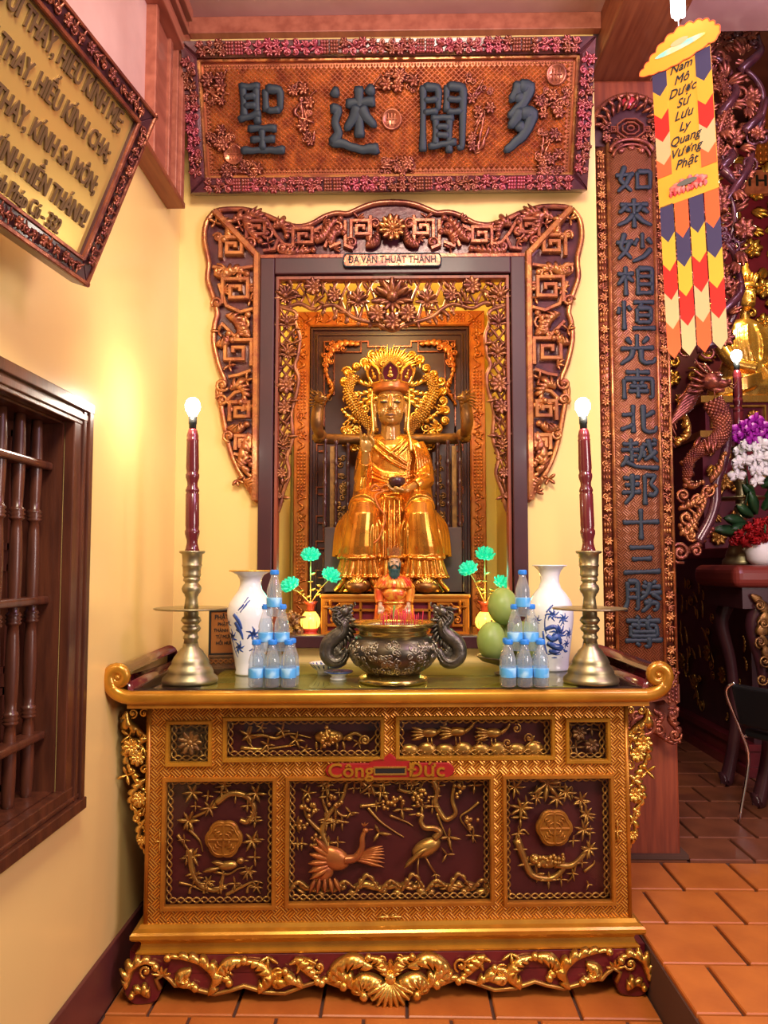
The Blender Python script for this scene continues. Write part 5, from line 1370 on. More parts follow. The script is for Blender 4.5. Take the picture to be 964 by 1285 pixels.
def hand(b, wrist, palm, fdir, n, spread, bends, fl, thumb, fr=2.1):
    """palm plus five fingers; n is the palm's outward normal"""
    fdir = V(fdir).normalized(); n = V(n); n = (n-fdir*n.dot(fdir)).normalized(); side = fdir.cross(n)
    palm = V(palm); b.tube([V(wrist), palm-fdir*7], lambda t: 4.3, 10)
    for k in range(4): b.tube([palm-fdir*8+side*(k-1.5)*2.2, palm+side*(k-1.5)*3.9+fdir*4], lambda t: 3.1-.3*t, 8)
    b.ell(palm-fdir*2, (6.2, 6.2, 6.2), 12, 8, Matrix((side*1.25, n*.55, fdir*1.3)).transposed())
    for k in range(4):
        p = palm+side*(k-1.5)*4.0+fdir*5; d = (fdir+side*(k-1.5)*spread).normalized(); pts = [p]; L = fl*(.92, 1.05, 1.0, .78)[k]; a = 0
        for j, q in enumerate((.44, .32, .24)):
            a += bends[k]*(.7, 1.1, .8)[j]; dd = d*cos(a)+n*sin(a); p = p+dd*(L*q); pts.append(p)
        b.tube(pts, lambda t: fr*(1-.28*t), 8); b.ell(pts[-1], fr*.74, 8, 6)
    t0 = palm-fdir*4+side*(-6.0 if thumb[0] < 0 else 6.0); sd = side*(-1 if thumb[0] < 0 else 1)
    pts = [t0-sd*2.5, t0+sd*2.5+fdir*4+n*1.5, t0+sd*2.8+fdir*9+n*thumb[1], t0+sd*thumb[2]+fdir*13+n*(thumb[1]+1.5)]
    b.tube(pts, lambda t: 2.6*(1-.25*t), 8); b.ell(pts[-1], 1.9, 8, 6)
# raised right hand (viewer's left)
b.tube(cat([(-28, 4, 186), (-34, 0, 160), (-34, -14, 142)], 5), lambda t: 7-1.2*t, 10); b.tube([(-34, -14, 142), (-31, -34, 158), (-30, -40, 170)], lambda t: 6.5-2*t, 10)
hand(b, (-30, -40, 170), (-29, -43, 180), (.03, -.12, 1), (0, -1, -.1), .10, (.20, .75, .30, .15), 14.5, (1, 4, -1))
# left hand in the lap
b.tube(cat([(32, 4, 186), (40, 0, 160), (40, -14, 140)], 5), lambda t: 7-1.2*t, 10); b.tube([(40, -14, 140), (32, -32, 132), (24, -38, 128)], lambda t: 6.5-2*t, 10)
hand(b, (24, -38, 128), (14, -42, 124.5), (-1, -.12, -.05), (0, -.25, 1), .05, (.30, .35, .42, .5), 14.5, (-1, 3, .5))
remesh(b.obj('body', MT['skin'], st, label='polished gold head and hands'), .85*U, 2)
b = SM()
for s in (-1, 1):
    b.ell((s*8.3, -19.2, 237.2), (4.8, 1.6, 1.15), 12, 6, RY(s*.10))
b.obj('eye_line', MT['black'], st); b = SM()
b.tube(cat([(-6.3, -18.4, 221), (0, -21.2, 220.9), (6.3, -18.4, 221)], 5), lambda t: .5+.9*sin(pi*t), 6); b.obj('lips', MT['lip'], st)
b = SM(); b.ell((0, -19.4, 250), (1.1, .8, 1.1), 8, 6); b.obj('brow_mark', MT['crimson'], st)
# robe: torso, sleeves, lap and skirts in one surface, with folds
b = SM()
tors = [(2, 8, 110, 38, 24), (2, 8, 130, 34, 21), (2, 8, 150, 34, 19), (2, 7, 172, 36, 18), (3, 6, 184, 37, 16.5), (3, 6, 192, 32, 14), (2, 6, 198, 22, 11)]
loft(b, tors)
def tfront(x, z):
    for (c0, y0, z0, a0, b0), (c1, y1, z1, a1, b1) in zip(tors, tors[1:]):
        if z0 <= z <= z1:
            t = (z-z0)/(z1-z0); c_, y_, a_, r_ = c0+(c1-c0)*t, y0+(y1-y0)*t, a0+(a1-a0)*t, b0+(b1-b0)*t
            q = max(0, 1-((x-c_)/a_)**2); return y_-r_*sqrt(q)
    return 0
def fold(pts, r=1.7, off=.4):
    b.tube([(p.x, tfront(p.x, p.z)-off, p.z) for p in cat(pts, 6)], lambda t: r*(.55+.45*sin(pi*t)), 6)
fold([(-22, 195), (-10, 182), (6, 170), (26, 156)], 2.2); fold([(-28, 190), (-14, 176), (4, 162), (30, 150)], 2.2)
fold([(22, 196), (12, 184), (0, 174), (-8, 168)], 2.2); fold([(26, 192), (16, 180), (4, 168)], 1.6)
for k in range(7): fold([(-34+2*k, 172-9*k), (-14+3*k, 152-5*k), (10+2*k, 146-4*k), (33, 152-5*k)], 1.6+.3*(k % 2))
for k in range(5): fold([(20+3*k, 190-3*k), (24+2.5*k, 172), (20+3.5*k, 150), (24+3*k, 128)], 1.4)
fold([(-34, 134), (-12, 132), (12, 134), (36, 138)], 2.6); fold([(-30, 128), (-8, 126), (14, 127), (36, 130)], 1.8)
# sleeves
b.tube(cat([(-27, 6, 187), (-33, 3, 170), (-35, -6, 150), (-34, -20, 140)], 5), lambda t: 10+1.5*t, 14); b.tube(cat([(-35, -16, 140), (-33, -26, 150), (-31, -34, 160)], 4), lambda t: 11-3*t, 14)
loft(b, [(-41, -8, 92, 8, 12), (-38, -10, 110, 10, 16), (-35, -14, 130, 10, 18), (-33, -18, 148, 9, 14)])
for k in range(5): b.tube(cat([(-29-3*k, -37+5*k, 160-2*k), (-30-3.4*k, -34+5*k, 138), (-34-3.6*k, -27+4*k, 104)], 5), lambda t: 1.9*(1-.3*t), 6)
b.tube(cat([(33, 6, 187), (40, 3, 170), (43, -6, 150), (42, -18, 138)], 5), lambda t: 10.5+2*t, 14); b.tube(cat([(42, -16, 138), (37, -28, 134), (30, -34, 130)], 4), lambda t: 12-4*t, 14)
for k in range(6): b.tube(cat([(28+3.4*k, -12+1.2*k, 186-2*k), (33+3.2*k, -16+1.5*k, 165), (33+3.6*k, -21+2*k, 146), (29+2.6*k, -38+3*k, 126)], 5), lambda t: 1.8, 6)
loft(b, [(46, -8, 96, 8, 13), (44, -10, 112, 10, 17), (41, -12, 130, 10, 17), (39, -12, 142, 8, 12)])
# thighs, knees, skirts
LEG = ((-33, -1), (36, 1))
for x, s in LEG:
    b.tube(cat([(s*18, 16, 116), (x*.85, -16, 112), (x, -38, 102)], 5), lambda t: 21-2*t, 18)
    loft(b, [(x+s*5, -34, 44, 24, 20), (x+s*4, -36, 56, 23, 20), (x+s*2, -38, 76, 20, 19), (x, -38, 96, 19, 19), (x, -36, 110, 15, 15), (x, -32, 117, 8, 9)])
    for t in (-1.05, -.78, .62, .86, 1.05):              # folds hanging beside the knee
        k = t; xx = x+t*21
        b.tube(cat([(x+t*13, -40+4*abs(t), 108-6*abs(t)), (xx-.5*t, -56+13*t*t, 80), (x+t*24+s*4, -55+17*t*t, 44)], 6), lambda q: 1.0+1.3*q, 6)
    for k, rr_ in enumerate((6, 5, 10, 10, 7, 5)):        # scalloped hem
        a = pi+pi*(k+.5)/6; b.ell((x+s*5+22*cos(a), -34+19*sin(a), 45-.25*rr_), (rr_, 4.0, 3.4), 10, 6)
    for k in range(4):                                   # cloth falling beside the seat
        b.tube(cat([(x+s*(14+3*k), -22+4*k, 104-3*k), (x+s*(22+3.4*k), -26+5*k, 78), (x+s*(23+4*k), -30+6*k, 50-2*k)], 6), lambda q: 3.6+1.6*q, 9)
loft(b, [(2, -24, 40, 22, 14), (2, -24, 70, 20, 14), (2, -22, 100, 18, 14), (2, -14, 118, 16, 14)])
for k in range(6): b.tube(cat([(-13+6*k, -34, 114), (-15+6.6*k, -39, 84), (-16+7*k, -39, 42)], 5), lambda q: 1.3+.9*q, 6)
remesh(b.obj('outer_robe', MT['robe'], st), .95*U, 2)
b = SM()
for x, s in LEG:
    loft(b, [(x+s*6, -33, 20, 25, 19), (x+s*5, -34, 34, 23, 18), (x+s*4, -34, 50, 20, 17)])
    for k in range(9):
        a = pi+pi*(k+.5)/9; b.tube([(x+s*4+19*cos(a), -34+16*sin(a), 50), (x+s*6+26*cos(a), -33+19.5*sin(a), 20)], lambda q: 1.7+1.6*q, 7)
        b.ell((x+s*6+26*cos(a), -33+20*sin(a), 20), (4.6, 4, 2.6), 8, 6)
    loft(b, [(x+s*7, -28, 1, 26, 16), (x+s*6, -30, 14, 22, 15), (x+s*5, -32, 28, 18, 14)])
    for sd in (-1, 1): b.tube(cat([(x+s*6+sd*10, -44, 30), (x+s*6+sd*18, -46, 14), (x+s*6+sd*27, -42, 3)], 5), lambda q: 2.6+1.2*q, 8)
loft(b, [(2, -20, 2, 26, 12), (2, -22, 30, 20, 12), (2, -22, 48, 18, 12)])
for k in range(5): b.tube([(-12+6*k, -33, 48), (-18+10*k, -32, 3)], 2.2, 7)
remesh(b.obj('under_robe', MT['robe'], st), 1.0*U, 2)
for x, s in LEG:
    b = SM(); b.ell((x+s*6, -48, 9.8), (16, 22, 9.5), 18, 10); so = b.obj('shoe', MT['darkgold'], st)
    c = SM()
    for k in range(5): a = pi*(k+.5)/5; c.leaf((x+s*6, -67, 13), (cos(a)*.8, .3, .2+sin(a)*.6), 10, 5, (0, -.7, .7))
    for sd in (-1, 1): c.tube([(x+s*6+sd*(9+2*cos(q)), -65+1.5*abs(sin(q)), 12+3*sin(q)) for q in [i*.5 for i in range(10)]], 1.0, 5)
    c.obj('shoe_ornament', MT['gold'], so)
# cord at the waist
b = SM(); b.tube(cat([(-6, -42, 124), (-18, -44, 118), (-14, -48, 104), (-6, -46, 92), (-9, -47, 78), (-14, -48, 66), (-20, -52, 60)], 6), 1.0, 6)
for s in (-1, 1): b.tube([(p.x, p.y, p.z) for p in cat([(-12, -40, 126), (-12+s*7, -43, 131), (-12+s*11, -42, 124), (-12, -41, 125)], 5)], 1.3, 6)
b.obj('waist_cord', MT['orange'], st)
# crown with five leaves, ribbons
b = SM(); b.lathe([(19.5, 253), (22.5, 254), (23.5, 258), (22.5, 260), (24, 263), (23, 266), (20, 266)], 28, (0, 2, 0)); cr = b.obj('crown', MT['orange'], st, label='red and gold crown of upright leaves')
for k in range(-2, 3):
    a = -pi/2+k*radians(50); ca, sa = cos(a), sin(a); R_ = Matrix.Rotation(a+pi/2, 4, 'Z')
    Mk = SK @ Matrix.Translation((0, 2, 264)) @ R_ @ Matrix.Translation((0, -22.5, 0)) @ Matrix.Rotation(radians(20), 4, 'X')
    q = [(-7.5, 0), (7.5, 0), (10.5, 9), (9, 16), (4.5, 20), (0, 24), (-4.5, 20), (-9, 16), (-10.5, 9)]
    c = MB(Mk); c.prism(q, -1.0, 1.0); c.obj('crown_leaf', MT['crimson'], cr)
    c = MB(Mk); c.bar(q, 2.2, -2.0, .6, closed=True)
    c.ell((0, -1.6, 6.5), (4.2, 1.4, 2.6), 8, 6); c.ell((0, -1.8, 10.5), (2.6, 1.4, 3.2), 8, 6); c.ell((0, -1.8, 15), (1.7, 1.2, 1.9), 8, 6)
    c.obj('leaf_figure', MT['gold'], cr)
b = SM(); b.ell((0, 6, 268), (15, 15, 14), 16, 10); b.obj('topknot', MT['lacq'], st)
for s in (-1, 1):
    b = SM(); b.tube(cat([(s*23, 0, 258), (s*24, -3, 240), (s*22.5, -6, 220), (s*22, -8, 204), (s*25, -11, 190), (s*26, -13, 176)], 6), lambda t: 1.7+.6*t, 7, .5, (0, -1, 0)); b.obj('crown_ribbon', MT['gold'], st)
bl = thing('alms_bowl', 'small dark bowl held in the lap of the seated statue', 'bowl', tuple(V((-.038, 3.86, 1.361))+TU(8, -42, 128.5)))
b = MB(); b.lathe([(r*U, z*U) for r, z in ((4, 0), (8, 2), (10.5, 6), (10, 10), (8.5, 11.5), (7.5, 11), (8, 8), (0, 3))], 20); b.obj('bowl_body', MT['lacq'], bl)
# ------------------------------------------------------------------ things on the altar table and on the niche floor
NF = NZ0                                         # niche floor
u = .00292
def cstick(x, y, label, plate_tilt=0.0):
    t = thing('candlestick', label, 'candlestick', (x, y, TZ), (0, 0, 0), 'brass candlesticks on the altar')
    p = lambda *q: [(r*u, (862-yy)*u) for r, yy in q]
    b = MB(); b.lathe(p((0, 862), (33, 862), (34, 860), (33.5, 856), (28, 851), (28.5, 849), (26, 843), (22.5, 839), (23, 837), (20, 831), (16, 826), (15.5, 824), (10, 819), (9, 814)), 40); b.obj('base', MT['brass'], t)
    b = MB(); b.lathe(p((9, 815), (8, 810), (9.5, 808), (9.5, 806), (8, 804), (8, 801), (10.5, 799), (12, 796), (10.5, 793), (8.5, 791), (10, 789.5), (12.5, 786), (11, 782.5), (9, 781), (9, 776), (8, 773)), 28); b.obj('lower_stem', MT['brass'], t)
    b = MB(); b.lathe(p((0, 774.5), (44, 772.6), (46, 771.2), (45, 770.4), (0, 771.5)), 48); pl_ = b.obj('drip_plate', MT['brass'], t)
    pl_.rotation_euler = (0, 0, 0)
    b = MB(); b.lathe(p((9, 771.5), (8, 764), (7.3, 757), (8.5, 755.5), (8.5, 754), (11, 751), (12.3, 747), (11, 743), (8.5, 740.5), (8.5, 738.5), (10.5, 737), (10.5, 735), (9.5, 732)), 28); b.obj('upper_stem', MT['brass'], t)
    b = MB(); b.lathe(p((9.5, 733), (11, 731), (11.5, 729.5), (11, 728), (11.5, 719.5), (12.3, 719), (12.3, 717.5), (11.7, 716.5), (12.5, 704), (15.5, 702.5), (16, 701), (15.5, 700), (11.5, 700), (11, 712), (0, 712)), 32); b.obj('cup', MT['brass'], t)
    return t
def ecandle(x, y, label, z0=TZ+150*u, tilt=0., h=1.0, grp='electric candles with bare bulbs'):
    t = thing('electric_candle', label, 'candle', (x, y, z0), (0, tilt, 0), grp)
    q = [(0, -2), (8.6, -2), (8.6, 5), (9.4, 7), (8.4, 9), (8.4, 11), (9, 13), (8.2, 15), (6.8, 22), (7.0, 26), (9.0, 33), (9.2, 37), (8.2, 39), (8.2, 41), (8.6, 44), (8.4, 83), (7.4, 85), (8.6, 87), (8.4, 89), (6.4, 94), (6.6, 98), (8.4, 104), (8.6, 108), (7.4, 110), (7.6, 113), (8.2, 116), (7.4, 150), (7.8, 152), (7.0, 153.5), (7.4, 157), (5.8, 164), (4.6, 166), (0, 166)]
    b = MB(); b.lathe([(r*u, z*u*h) for r, z in q], 20); b.obj('turned_shaft', MT['candle'], t)
    b = MB(); b.lathe([(r*u, z*u*h) for r, z in ((0, 165), (4.6, 165), (4.6, 172), (5.2, 172.5), (5.2, 182), (0, 182))], 16); b.obj('lamp_socket', MT['socket'], t)
    b = MB(); b.lathe([(r*u, z*u*h) for r, z in ((0, 181), (4.5, 182), (6.5, 186), (9, 191), (9.5, 196), (8, 201.5), (4.5, 205), (0, 206))], 20); b.obj('bulb', MT['bulb'], t, label='lit white bulb')
    return t
CL, CR = (-.752, 2.825), (.694, 2.850)
cstick(*CL, 'brass candlestick with round drip plate at the end of the altar by the barred window')
cstick(*CR, 'brass candlestick with round drip plate beside the blue landscape vase')
ecandle(*CL, 'dark red electric candle with lit bulb, in front of the plain yellow left wall corner', tilt=-.012)
ecandle(*CR, 'dark red electric candle with lit bulb, next to the tall couplet board', tilt=-.022)
for c in (CL, CR): point('candle_bulb_light', (c[0]-.008, c[1]-.045, TZ+345*u), 3.4, (1, .88, .70), .03)

# vases
def vase(name, label, x, y, prof, rimgold, strokes):
    t = thing(name, label, 'vase', (x, y, TZ))
    b = MB(); b.lathe(prof, 48); b.obj('body', MT['porc'], t)
    zr = max(z for r, z in prof); rr = [r for r, z in prof if z == zr][0]
    b = MB(); b.lathe([(rr-.012, zr-.003), (rr, zr-.004), (rr+.002, zr), (rr-.002, zr+.0015), (rr-.014, zr)], 48); b.obj('rim', MT['giltrim'] if rimgold else MT['porc'], t)
    def surf(a, z):
        for (r0, z0), (r1, z1) in zip(prof, prof[1:]):
            if min(z0, z1) <= z <= max(z0, z1) and z1 > z0:
                r = r0+(r1-r0)*(z-z0)/(z1-z0); break
        else: r = .05
        return V((r*cos(a), r*sin(a), z))
    b = MB()
    for kind, a, z, s, k in strokes:
        a = radians(a-90)
        def put(da, dz): return surf(a+da, z+dz)
        if kind == 'line':                               # a brush line: (angle step, height step) list in k
            pts = [put(radians(p), q) for p, q in k]; P = cat(pts, 4); up = V((cos(a), sin(a), 0)); b.tube(P, lambda t: s*(.5+.5*sin(pi*(.15+.8*t))), 5, .25, tuple(up))
        else:
            for i in range(k):
                an = 2*pi*i/k+z*9; pts = [put(0, 0), put(s/.08*.55*cos(an), s*.55*sin(an)), put(s/.08*cos(an+.3), s*sin(an+.3))]
                b.tube(pts, lambda t: s*.26*(1-.75*t), 5, .2, (cos(a), sin(a), 0))
    b.obj('blue_painting', MT['blue'], t); return t
k1 = .00312
lp = [(0, 0), (17*k1, 0), (18*k1, 2*k1), (17*k1, 5*k1), (19*k1, 18*k1), (24*k1, 45*k1), (28*k1, 68*k1), (28.5*k1, 78*k1), (26*k1, 88*k1), (20*k1, 97*k1), (15*k1, 104*k1), (13*k1, 111*k1), (13.5*k1, 117*k1), (17*k1, 123*k1), (25*k1, 127*k1), (26.5*k1, 128.3*k1), (24*k1, 128*k1), (13*k1, 121*k1), (11*k1, 112*k1), (0, 108*k1)]
vase('porcelain_vase', 'white porcelain vase with a gold rim and blue brushwork, behind the bottles near the tablet', -.578, 3.04, lp, True,
     [('line', -34, .215, .011, [(0, .02), (14, -.005), (22, -.035)]), ('line', -30, .205, .010, [(0, .0), (12, -.03), (16, -.05)]), ('line', -24, .17, .008, [(-4, .01), (8, .0), (14, -.03)]), ('line', -8, .27, .004, [(-12, -.02), (0, .0), (12, .03)]), ('line', -4, .262, .004, [(-10, -.02), (4, .01), (14, .026)]),
      ('line', -20, .24, .003, [(-4, 0), (4, .02)]), ('bloom', -50, .15, .03, 6), ('bloom', -24, .11, .026, 6), ('line', -50, .13, .003, [(0, 0), (6, -.04), (16, -.06)]), ('bloom', -60, .20, .02, 5), ('line', -38, .09, .0035, [(0, 0), (10, .02), (20, .03)]), ('bloom', 20, .16, .03, 6), ('bloom', 30, .1, .03, 6)])
k2 = .00333
rp = [(0, 0), (21*k2, 0), (22*k2, 2*k2), (21*k2, 4*k2), (22*k2, 15*k2), (25.5*k2, 40*k2), (28*k2, 62*k2), (28*k2, 72*k2), (25.5*k2, 82*k2), (20*k2, 91*k2), (13.5*k2, 99*k2), (11.3*k2, 106*k2), (11.5*k2, 113*k2), (14*k2, 120*k2), (19*k2, 125*k2), (20.5*k2, 126.3*k2), (19*k2, 126*k2), (11*k2, 119*k2), (9*k2, 106*k2), (0, 100*k2)]
vase('landscape_vase', 'white porcelain vase with a blue landscape and blossoms, beside the right candlestick', .618, 3.195, rp, False,
     [('line', -6, .13, .013, [(-14, .015), (0, .0), (14, .01), (24, -.02)]), ('line', -2, .115, .014, [(-18, .0), (-2, -.01), (14, -.02), (24, -.03)]), ('line', 4, .10, .014, [(-12, .0), (8, .0), (22, -.01)]), ('line', 0, .085, .010, [(-16, .0), (0, -.006), (16, -.004)]), ('line', -12, .165, .010, [(-14, .0), (6, .014), (22, .008)]),
      ('bloom', 10, .155, .034, 9), ('bloom', -6, .225, .026, 7), ('bloom', 22, .21, .024, 7), ('bloom', 44, .15, .024, 7), ('bloom', 38, .11, .02, 6), ('bloom', -46, .205, .02, 6), ('line', -22, .20, .003, [(0, -.05), (-3, -.02), (0, .02), (8, .05)]), ('line', -14, .245, .005, [(-6, -.01), (2, .005), (10, .02)]), ('line', 22, .18, .003, [(-8, .0), (0, .02), (8, .03)]),
      ('line', -30, .10, .006, [(0, .06), (2, .0), (8, -.03)]), ('line', 0, .068, .004, [(-20, 0), (-7, .004), (8, 0), (20, .003)]), ('line', 0, .056, .003, [(-28, .0), (0, .0), (28, .0)]), ('line', 36, .09, .005, [(-8, .0), (0, -.01), (10, -.01)])])

# water bottles in two little pyramids
def bottle_proto():
    t = thing('water_bottle', 'clear plastic water bottle with blue cap', 'bottle')
    b = MB(); b.lathe([(0, .003), (.018, 0), (.0255, .003), (.027, .008), (.0262, .024), (.0272, .027), (.0262, .031), (.0268, .068), (.0255, .078), (.0268, .085), (.024, .100), (.0165, .124), (.0125, .136), (.0122, .148), (0, .149)], 20); b.obj('bottle_body', MT['pet'], t)
    b = MB(); b.lathe([(0, .004), (.0235, .004), (.0245, .010), (.0245, .075), (.0235, .098), (.018, .113), (0, .113)], 16); b.obj('water_fill', MT['water'], t)
    b = MB(); b.lathe([(.0273, .033), (.0275, .034), (.0275, .064), (.0273, .065)], 24); b.obj('paper_label', MT['labelm'], t)
    b = MB(); prof = [(0, .146), (.0142, .146), (.0146, .148), (.0146, .160), (.0132, .163), (0, .163)]; b.lathe(prof, 18)
    for k in range(18): a = 2*pi*k/18; b.box(.0146*cos(a)-.0007, .0146*cos(a)+.0007, .0146*sin(a)-.0007, .0146*sin(a)+.0007, .148, .159)
    b.obj('cap', MT['cap'], t)
    return t
bp = bottle_proto(); first = True
D = .0565
def put_bottle(x, y, z, label, group):
    global first
    o = bp if first else copy_tree(bp); first = False
    o.location = (x, y, z); o.rotation_euler = (0, 0, RNG.uniform(0, 6.28)); o['label'] = label; o['group'] = group
names_c = ('nearest the gilded candlestick', 'in the middle', 'nearest the incense burner')
for cx, cy, grp, vs_, cols in ((-.438, 2.765, 'bottle pyramid by the gold-rimmed vase', 'gold-rimmed vase', ('end nearest the brass candlestick', 'middle of the row', 'end nearest the incense burner')),
                         (.440, 2.790, 'bottle pyramid by the landscape vase', 'landscape vase', ('end nearest the incense burner', 'middle of the row', 'end nearest the brass candlestick'))):
    for r_ in range(2):
        for c_ in range(3):
            put_bottle(cx+(c_-1)*D+(0 if r_ == 0 else .003), cy-.045+r_*D, TZ, 'water bottle in the %s row below the %s, %s' % (('front', 'rear')[r_], vs_, cols[c_]), grp)
    for c_ in range(2): put_bottle(cx+(c_-.5)*D, cy-.045+D/2, TZ+.121, 'water bottle in the second tier below the %s, %s' % (vs_, ('over the first pair', 'over the second pair')[c_]) if 0 else 'second-tier water bottle in front of the %s, the one nearer the %s' % (vs_, (('brass candlestick', 'incense burner') if cx < 0 else ('incense burner', 'brass candlestick'))[c_]), grp)
    put_bottle(cx, cy-.045+D/2, TZ+.242, 'single water bottle crowning the pyramid in front of the %s' % vs_, grp)

# incense burner with dragon handles
ce_x, ce_y = -.020, 2.862; q = .00293
cen = thing('incense_burner', 'round bronze incense burner with dark dragon handles in the middle of the altar', 'incense burner', (ce_x, ce_y, TZ))
P_ = lambda *s: [(r*q, (858-y)*q*.985) for r, y in s]
b = MB(); b.lathe(P_((0, 858), (42, 858), (43.5, 856), (42, 852), (36, 850), (33, 846.5), (0, 846)), 44); b.obj('foot', MT['neckb'], cen)
bw = P_((32, 848), (36, 845), (47, 836), (54, 826), (56, 818), (54, 811), (48, 804), (43, 800))
b = MB(); b.lathe(bw, 48); bo = b.obj('bowl', MT['bowlm'], cen)
b = MB(); b.lathe(P_((43.5, 801), (42, 796), (43, 793), (47, 790), (52, 787), (53, 785), (51.5, 783.5), (46, 784.5), (41, 790), (40, 795), (0, 795)), 48); b.obj('neck_and_rim', MT['neckb'], cen)
b = MB(); b.lathe(P_((0, 788.5), (30, 788), (43.5, 788.8), (43.5, 792), (0, 792)), 32); b.obj('ash_bed', MT['ash'], cen)
b = MB(); rr = random.Random(2)
def bsurf(a, z):
    for (r0, z0), (r1, z1) in zip(bw, bw[1:]):
        if z0 <= z <= z1: r = r0+(r1-r0)*(z-z0)/(z1-z0); return V((r*cos(a), r*sin(a), z))
    return V((.16*cos(a), .16*sin(a), z))
for k in range(120):
    a = rr.uniform(pi*.95, pi*2.05); z = rr.uniform(bw[1][1]+.012, bw[-2][1]-.008); r0 = rr.uniform(.010, .017); tn = rr.choice((-1, 1))*1.4; a0 = rr.uniform(0, 6)
    pts = [bsurf(a+(r0*(.2+.8*i/12))*cos(a0+tn*2*pi*i/12)/.15, min(bw[-1][1], max(bw[0][1], z+(r0*(.2+.8*i/12))*sin(a0+tn*2*pi*i/12)))) for i in range(13)]
    b.tube(pts, lambda t: .0042*(1-.4*t), 5)
for k in range(26):
    a = pi+pi*k/25; z = bw[1][1]+.004; b.leaf(bsurf(a, z), (0, 0, 1), .03, .018, (cos(a), sin(a), 0), lift=.3)
b.obj('cloud_relief', MT['censer'], bo, kind='stuff')
for s in (-1, 1):
    cx0 = 494
    pts = [(56, 818), (63, 831), (73, 834), (82, 826), (81, 812), (72, 803), (64, 796), (63, 787), (70, 779), (68, 770)]
    P = cat([V((s*(dx-0)*q, 0, (858-yy)*q*.985)) for dx, yy in pts], 7)
    b = MB(); b.tube(P, lambda t: (6.2+3.2*sin(pi*min(1, t*1.1)))*q*(1 if t > .1 else .8), 10)
    for i in range(3, len(P)-4, 1):
        T = (P[i+1]-P[i-1]).normalized(); o = V((T.z, 0, -T.x))*s
        for e in (-1, 1):
            for g in (.2, .7): b.ell(P[i]+V((0, e*.021*cos(g), 0))+o*(.024*sin(g)-.008), .0058, 5, 4)
        if i % 2 == 0: b.leaf(P[i]+o*(-.020), (-o-T*.6), .036, .018, (0, -1, 0), lift=.2)
    b.obj('dragon_handle', MT['bronze'], cen)
    h = MB(); beast_head(h, Matrix.Translation(V((s*62*q, 0, (858-772)*q))) @ (Matrix.Rotation(0 if s < 0 else pi, 4, 'Z')) @ Matrix.Rotation(-.55, 4, 'Y'), .066); h.obj('dragon_head', MT['bronze'], cen)
for k in range(34):
    a = rr.uniform(0, 2*pi); r_ = .085*sqrt(rr.random()); L = rr.uniform(.028, .062)
    o = MB().tube([(0, 0, -.006), (0, 0, L)], .0014, 5).obj('incense_stick', MT['incense'])
    o.location = (ce_x+.03+r_*cos(a), ce_y+r_*sin(a)*.8, TZ+.205); o.rotation_euler = (rr.uniform(-.12, .12), rr.uniform(-.12, .12), 0)
    tag(o, 'thin red incense stub standing in the ash of the bronze burner', 'incense stick', 'red incense stubs in the burner')

# two small dishes beside the burner
d1 = thing('porcelain_dish', 'shallow blue and white porcelain dish behind the left dragon handle', 'dish', (-.285, 3.04, TZ))
b = MB(); b.lathe([(0, 0), (.028, 0), (.030, .012), (.034, .016), (.060, .042), (.062, .045), (.058, .044), (.032, .020), (0, .018)], 32); b.obj('bowl_body', MT['porc'], d1)
b = MB()
for k in range(16): a = 2*pi*k/16; b.leaf((.040*cos(a), .040*sin(a), .0235), (cos(a), sin(a), 1.0), .026, .014, (cos(a)*.7, sin(a)*.7, -.7), lift=.1); b.leaf((.038*cos(a), .038*sin(a), .0265), (cos(a), sin(a), .95), .022, .012, (-cos(a)*.7, -sin(a)*.7, .7), lift=.1)
b.obj('blue_painting', MT['blue'], d1)
d2 = thing('stem_cup_saucer', 'small blue-rimmed saucer on a foot beneath the left dragon handle', 'saucer', (-.222, 2.90, TZ))
b = MB(); b.lathe([(0, 0), (.030, 0), (.032, .006), (.024, .010), (.030, .018), (.050, .026), (.054, .030), (.048, .030), (0, .022)], 32); b.obj('saucer_body', MT['porc'], d2)
b = MB(); b.lathe([(.0515, .0262), (.0548, .0292), (.0545, .0312), (.051, .0308)], 32); b.obj('blue_rim', MT['blue'], d2)

# green fruit on a footed dish behind the right bottles
fd = thing('fruit_dish', 'dark footed dish holding green mangoes behind the right bottle pyramid', 'dish', (.422, 3.05, TZ))
b = MB(); b.lathe([(0, 0), (.05, 0), (.052, .006), (.03, .012), (.026, .028), (.045, .036), (.10, .052), (.118, .068), (.120, .072), (.114, .070), (.09, .056), (0, .045)], 40); b.obj('dish_body', MT['bronze'], fd)
for k, (x, y, z, rx, rz, lab) in enumerate(((.355, 3.010, .132, .060, .074, 'green mango at the side nearest the incense burner'), (.483, 2.998, .134, .062, .074, 'green mango in front of the landscape vase'), (.424, 3.118, .138, .060, .072, 'green mango at the back of the dish, between two others'), (.405, 3.045, .262, .064, .072, 'green mango on top of the heap, under the lotus lamp'))):
    t = thing('mango', lab, 'fruit', (x, y, TZ+z), (0, 0, RNG.uniform(0, 3)), 'green mangoes on the footed dish')
    b = MB(); b.ell((0, 0, 0), (rx, rx*.9, rz), 20, 14); b.v = [(vx+.10*vz*vz/rz, vy, vz) for vx, vy, vz in b.v]; b.obj('fruit_body', MT['green'], t)
    b = MB(); b.tube([(.008, 0, rz*.98), (.009, .002, rz*1.06)], .004, 6); b.obj('stalk', MT['root'], t)

